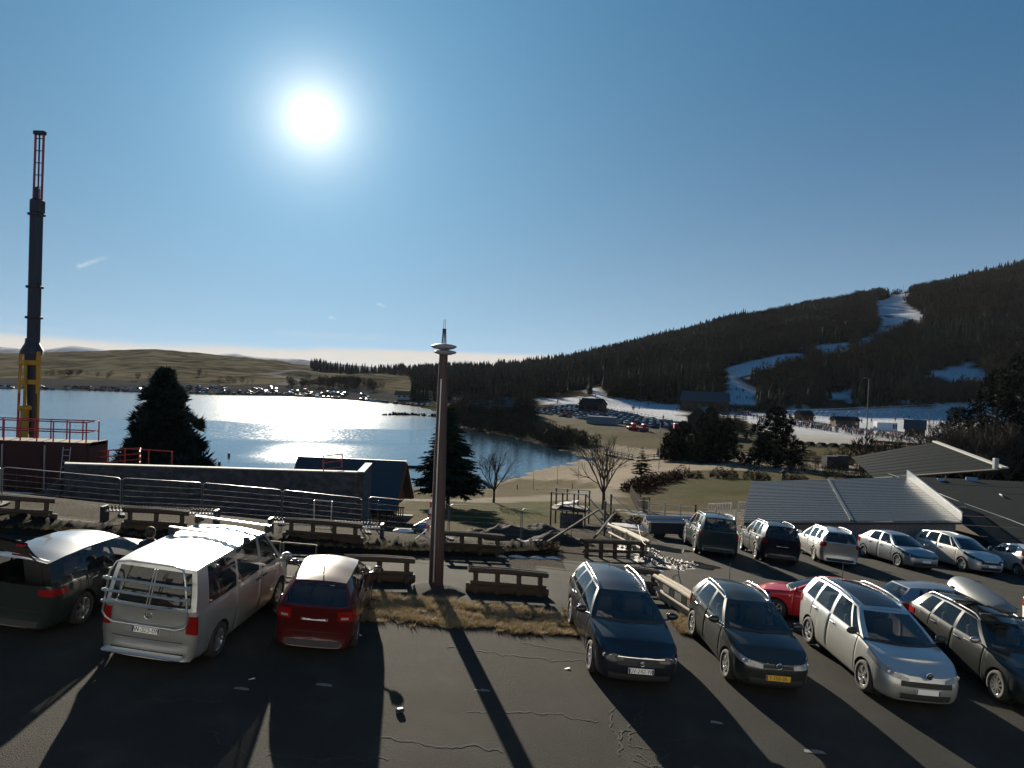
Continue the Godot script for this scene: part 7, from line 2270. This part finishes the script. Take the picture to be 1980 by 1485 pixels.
	house("lake_house", "dark house with a pale roof among the firs right of the mast, left one", "house", G(-13, 338, 0), 20, 10, 8, 3.6, 2.8, M.dark_wood, M.sheet_metal, 3)
	house("lake_house", "dark house with a pale roof among the firs right of the mast, right one", "house", G(-1.0, 322, 0.4), -35, 8.5, 8.5, 3.6, 3.4, M.dark_wood, M.sheet_metal, 3)
	house("ski_hut", "small wooden hut at the left end of the crowd of skiers", "hut", G(126, 331, 0), 15, 6, 5, 2.6, 1.7, M.dark_wood, M.shingle)
	house("ski_hut", "long brown wooden hut in the middle of the skiers", "hut", G(134, 309, 0), 6, 10, 4.5, 2.8, 1.2, M.wood, M.shingle, 4)
	house("ski_hut", "dark steep-roofed hut beside the conveyor tunnel", "hut", G(145, 276, 0), -28, 6.5, 6, 2.9, 2.9, M.dark_wood, M.slate, 2)
	var ct := thing("white_container", "white container cabin behind the crowd of skiers", "cabin", tf_at(G(146, 300, 0), 4))
	part(ct, "body", MB.new().cbox(Vector3(0, 1.7, 0), Vector3(8.2, 3.2, 3), 0.1), M.white_paint)
	for i in 3: part(ct, "window", MB.new().box(Vector3(2.4 + i * 0.6, 1.8, 1.52), Vector3(0.4, 1.8, 0.06)), M.dark_lens)
	var gc := thing("grey_container", "grey container beside the red machines of the distant car park", "container", tf_at(G(33.5, 283, 0), -20))
	part(gc, "body", MB.new().cbox(Vector3(0, 1.4, 0), Vector3(11, 2.8, 2.6), 0.08), M.grey_lid)
	for q in [[41, 259, "left"], [44.2, 257, "right"]]:
		var mc := thing("snow_machine", "red snow machine at the near edge of the distant car park, %s one" % q[2], "machine", tf_at(G(q[0], q[1]), 15))
		part(mc, "cab", MB.new().cbox(Vector3(0.4, 1.9, 0), Vector3(1.4, 1.2, 1.8), 0.2), M.site_red)
		part(mc, "chassis", MB.new().cbox(Vector3(0, 0.9, 0), Vector3(3.4, 0.9, 2.0), 0.1), M.site_red)
		part(mc, "track", MB.new().cbox(Vector3(0, 0.4, 0.9), Vector3(3.4, 0.7, 0.6), 0.15), M.dark_steel)
	part(thing("red_kiosk", "small red kiosk at the near edge of the distant car park", "kiosk", tf_at(G(56.6, 262))), "body", MB.new().cbox(Vector3(0, 1.3, 0), Vector3(2, 2.6, 2), 0.1), M.site_red)
	picket_fence([G(20, 396), G(34, 384), G(50, 340), G(66, 292)], 1.3, 3.0, "dark board fence between the distant car park and the snow", M.dark_wood)
	# covered conveyor: a row of hoops on the snow
	var cv := thing("covered_conveyor", "long hooped glass tunnel of the ski conveyor behind the snow flat", "conveyor", Transform3D(Basis(), G(127, 352)))
	for i in 42:
		var t := i / 41.0
		var p := G(lerpf(127, 250, t), lerpf(352, 399, t)) - G(127, 352)
		var hp := []
		for k in 9:
			var a := PI * k / 8.0
			hp.append(p + Vector3(-0.35 * cos(a) * 1.6, sin(a) * 2.6, -cos(a) * 1.5))
		part(cv, "hoop", MB.new().tube(hp, 0.11, 4, false), M.galvanised)
	for y in [2.55, 1.4, 0.2]: part(cv, "stringer", MB.new().beam(Vector3(0, y, 0.5), G(250, 399) - G(127, 352) + Vector3(0, y, 0.5), 0.12, 0.12), M.galvanised)
	var tn := thing("hoop_tunnel", "short translucent hooped tunnel right of the steep-roofed hut", "tunnel", tf_at(G(147.5, 262), -6))
	for i in 6:
		var hp := []
		for k in 11:
			var a := PI * k / 10.0
			hp.append(Vector3(i * 2.2 + cos(a) * 1.25, sin(a) * 2.5, 0))
		part(tn, "hoop", MB.new().tube(hp, 0.09, 4, false), M.dark_steel)
		part(tn, "back_panel", MB.new().box(Vector3(i * 2.2, 1.2, -2.2), Vector3(2.1, 2.3, 0.05)), M.white_paint)
	for q in [[112.5, 241, 128, 234.5, "long red banner fence along the front of the skiers' square"]]:
		var a := G(q[0], q[1])
		var e := G(q[2], q[3]) - a
		var bf := thing("banner_fence", q[4], "fence", Transform3D(Basis(), a))
		for i in 8: part(bf, "banner", MB.new().beam(e * (i / 8.0) + Vector3(0, 0.6, 0), e * ((i + 0.94) / 8.0) + Vector3(0, 0.6, 0), 0.05, 0.9), M.site_red)
		for i in 9: part(bf, "post", MB.new().box(e * (i / 8.0) + Vector3(0, 0.6, 0), Vector3(0.08, 1.3, 0.08)), M.dark_steel)
	# distant cars, each one its own
	var tints := [Color(0.02, 0.022, 0.026), Color(0.3, 0.31, 0.32), Color(0.6, 0.6, 0.6), Color(0.08, 0.09, 0.1), Color(0.03, 0.05, 0.12), Color(0.2, 0.02, 0.02), Color(0.45, 0.45, 0.44)]
	var words := ["black", "grey", "white", "dark grey", "blue", "red", "silver"]
	var cm := []
	var gm := mat("far_car_paint", Color(1, 1, 1), 0.16, 0.3)
	gm.vertex_color_use_as_albedo = true
	var dull := mat("dull_car_paint", Color(0.7, 0.7, 0.7), 0.85)
	dull.vertex_color_use_as_albedo = true
	dull.metallic_specular = 0.04
	for c in tints: cm.append(far_car_mesh(c))
	var far_car := func(x: float, d: float, turn: float, k: int, place: String, grp: String) -> void:
		single("distant_car", cm[k], gm if d > 250.0 else dull, "distant %s car %s" % [words[k], place], "car", grp, "", Transform3D(Basis(Vector3.UP, deg_to_rad(turn + rng.randf_range(-4, 4))), G(x, d, 0.02)))
	for i in 10:
		var t := i / 9.0
		far_car.call(lerpf(84, 111, t), lerpf(224, 217, t), 92, [0, 0, 3, 0, 3, 0, 0, 0, 1, 3][i], "in the short row before the skiers' square", "dark cars parked in a row before the skiers")
	for r in 7:
		for i in 24:
			var u := (i + 0.5) / 24.0
			var v := (r + 0.5) / 7.0
			var p := Vector2(6, 330).lerp(Vector2(63, 256), u).lerp(Vector2(31, 388).lerp(Vector2(66, 292), u), v * 0.92)
			if not inside(p, MIDLOT) or rng.randf() < 0.12 or Vector2(p.x - 35.5, p.y - 335).length() < 8.0 or Vector2(p.x - 33.5, p.y - 283).length() < 7 or Vector2(p.x - 64.5, p.y - 258).length() < 6.0: continue
			far_car.call(p.x, p.y, 55, rng.randi() % 7, "in the rows of the distant car park below the snow", "cars in the distant car park below the snow")
	for r in 4:
		for i in 110:
			var t := (i + rng.randf_range(-0.2, 0.2)) / 109.0
			var f := t * 7.6
			var k := mini(int(f), 6)
			var p := SHORE[k].lerp(SHORE[k + 1], f - k)
			p = p * (1.0 + (9.0 + r * 11.0) / p.length())
			if rng.randf() < 0.2 + r * 0.13 or (r > 1 and p.x < -230): continue
			if p.x < -340 or (r > 0 and p.x > -90): continue
			far_car.call(p.x, p.y, rng.randf_range(0, 180), rng.randi() % 7, "in the crowded car park along the lake's far shore", "cars along the far shore of the lake")
	for q in [[67.5, 162, 8], [70.2, 163, 4]]:
		var vn := house("delivery_truck", "dark box truck behind the bushes before the dark roof, %s one" % ("left" if q[2] == 8 else "right"), "truck", G(q[0], q[1], 0.5), 10, 2.6, 2.0, 1.9, 0.1, M.slate, M.slate, 0, 0.02)
		for x in [-0.8, 0.8]: part(vn, "wheel", MB.new().lathe([[0, -0.1], [0.35, -0.1], [0.36, 0.1], [0, 0.1]], 10, Vector3(x, -0.2, 1.0), Basis(Vector3.RIGHT, PI / 2)), M.rubber)
	for q in [[131.5, 212, "left"], [130.8, 196, "right"]]: far_car.call(q[0], q[1], 20, 2, "shining under the trees at the right edge, %s one" % q[2], "")
	# skiers
	var pv := []
	var jk := [Color(0.02, 0.02, 0.03), Color(0.25, 0.02, 0.03), Color(0.03, 0.06, 0.2), Color(0.4, 0.4, 0.42), Color(0.02, 0.08, 0.06), Color(0.35, 0.15, 0.02)]
	for i in 6: pv.append(body_mesh(person_bones(jk[i], Color(0.02, 0.02, 0.025) if i % 2 == 0 else Color(0.08, 0.08, 0.1), Color(0.03, 0.03, 0.03), [0.0, 0.12, 0.2][i % 3], 0.06), 0.075))
	var cw := ["black", "red", "blue", "pale", "green", "orange"]
	var skier := func(x: float, d: float, k: int, where: String, grp: String) -> void:
		single("person", pv[k], M.coloured, "person in %s ski jacket %s" % [cw[k], where], "person", grp, "", Transform3D(Basis(Vector3.UP, rng.randf() * TAU).scaled(Vector3(1.35, 1.15, 1.35)), G(x, d)))
	for i in 260:
		var t := rng.randf()
		var x := lerpf(108, 136, t) + rng.randf_range(-6, 6)
		var d := lerpf(330, 252, t) + rng.randf_range(-15, 15)
		skier.call(x, d, [0, 0, 0, 1, 2, 0, 0, 4, 0, 1][rng.randi() % 10], "in the crowd on the snow square", "skiers crowding the snow square")
	for i in 26:
		skier.call(rng.randf_range(100, 110), rng.randf_range(345, 375), rng.randi() % 6, "in the knot of people left of the big conifer", "skiers left of the big conifer")
	for i in 22:
		skier.call(lerpf(130, 230, rng.randf()), rng.randf_range(328, 372), 0 if rng.randf() < 0.7 else 2, "scattered over the snow flat below the conveyor", "skiers scattered over the snow flat")
	for i in 30:
		var p := Vector2(rng.randf_range(14, 84), 0)
		p.y = rng.randf_range(300, 430)
		if inside(p, MIDSNOW): skier.call(p.x, p.y, 0 if rng.randf() < 0.7 else 1, "on the snow slope above the distant car park", "skiers on the snow slope above the car park")
	for i in 12:
		skier.call(lerpf(112, 133, rng.randf()), rng.randf_range(398, 470), 0, "on the lower ski run between the woods", "skiers on the lower run")
	for i in 9:
		var p := Vector2(rng.randf_range(250, 420), rng.randf_range(590, 860))
		if inside(p, PISTE): skier.call(p.x, p.y, 0, "high up on the sunlit ski run", "skiers high on the run")
	for q in [[149, 258], [150.5, 259], [152, 257.5], [154.5, 258], [156, 257]]: skier.call(q[0], q[1], 0, "standing at the hooped tunnel", "people at the hooped tunnel")
	skier.call(42.5, 119, 0, "walking past the bushes behind the metal roof", "")

func _ready() -> void:
	rng.seed = 7
	noise.seed = 11; noise.frequency = 0.012; noise.fractal_octaves = 4
	fine.seed = 12; fine.frequency = 0.09; fine.fractal_octaves = 3
	make_sky()
	make_materials()
	build_ground()
	build_lake()
	build_middle()
	build_plants()
	build_cars()
	build_near()
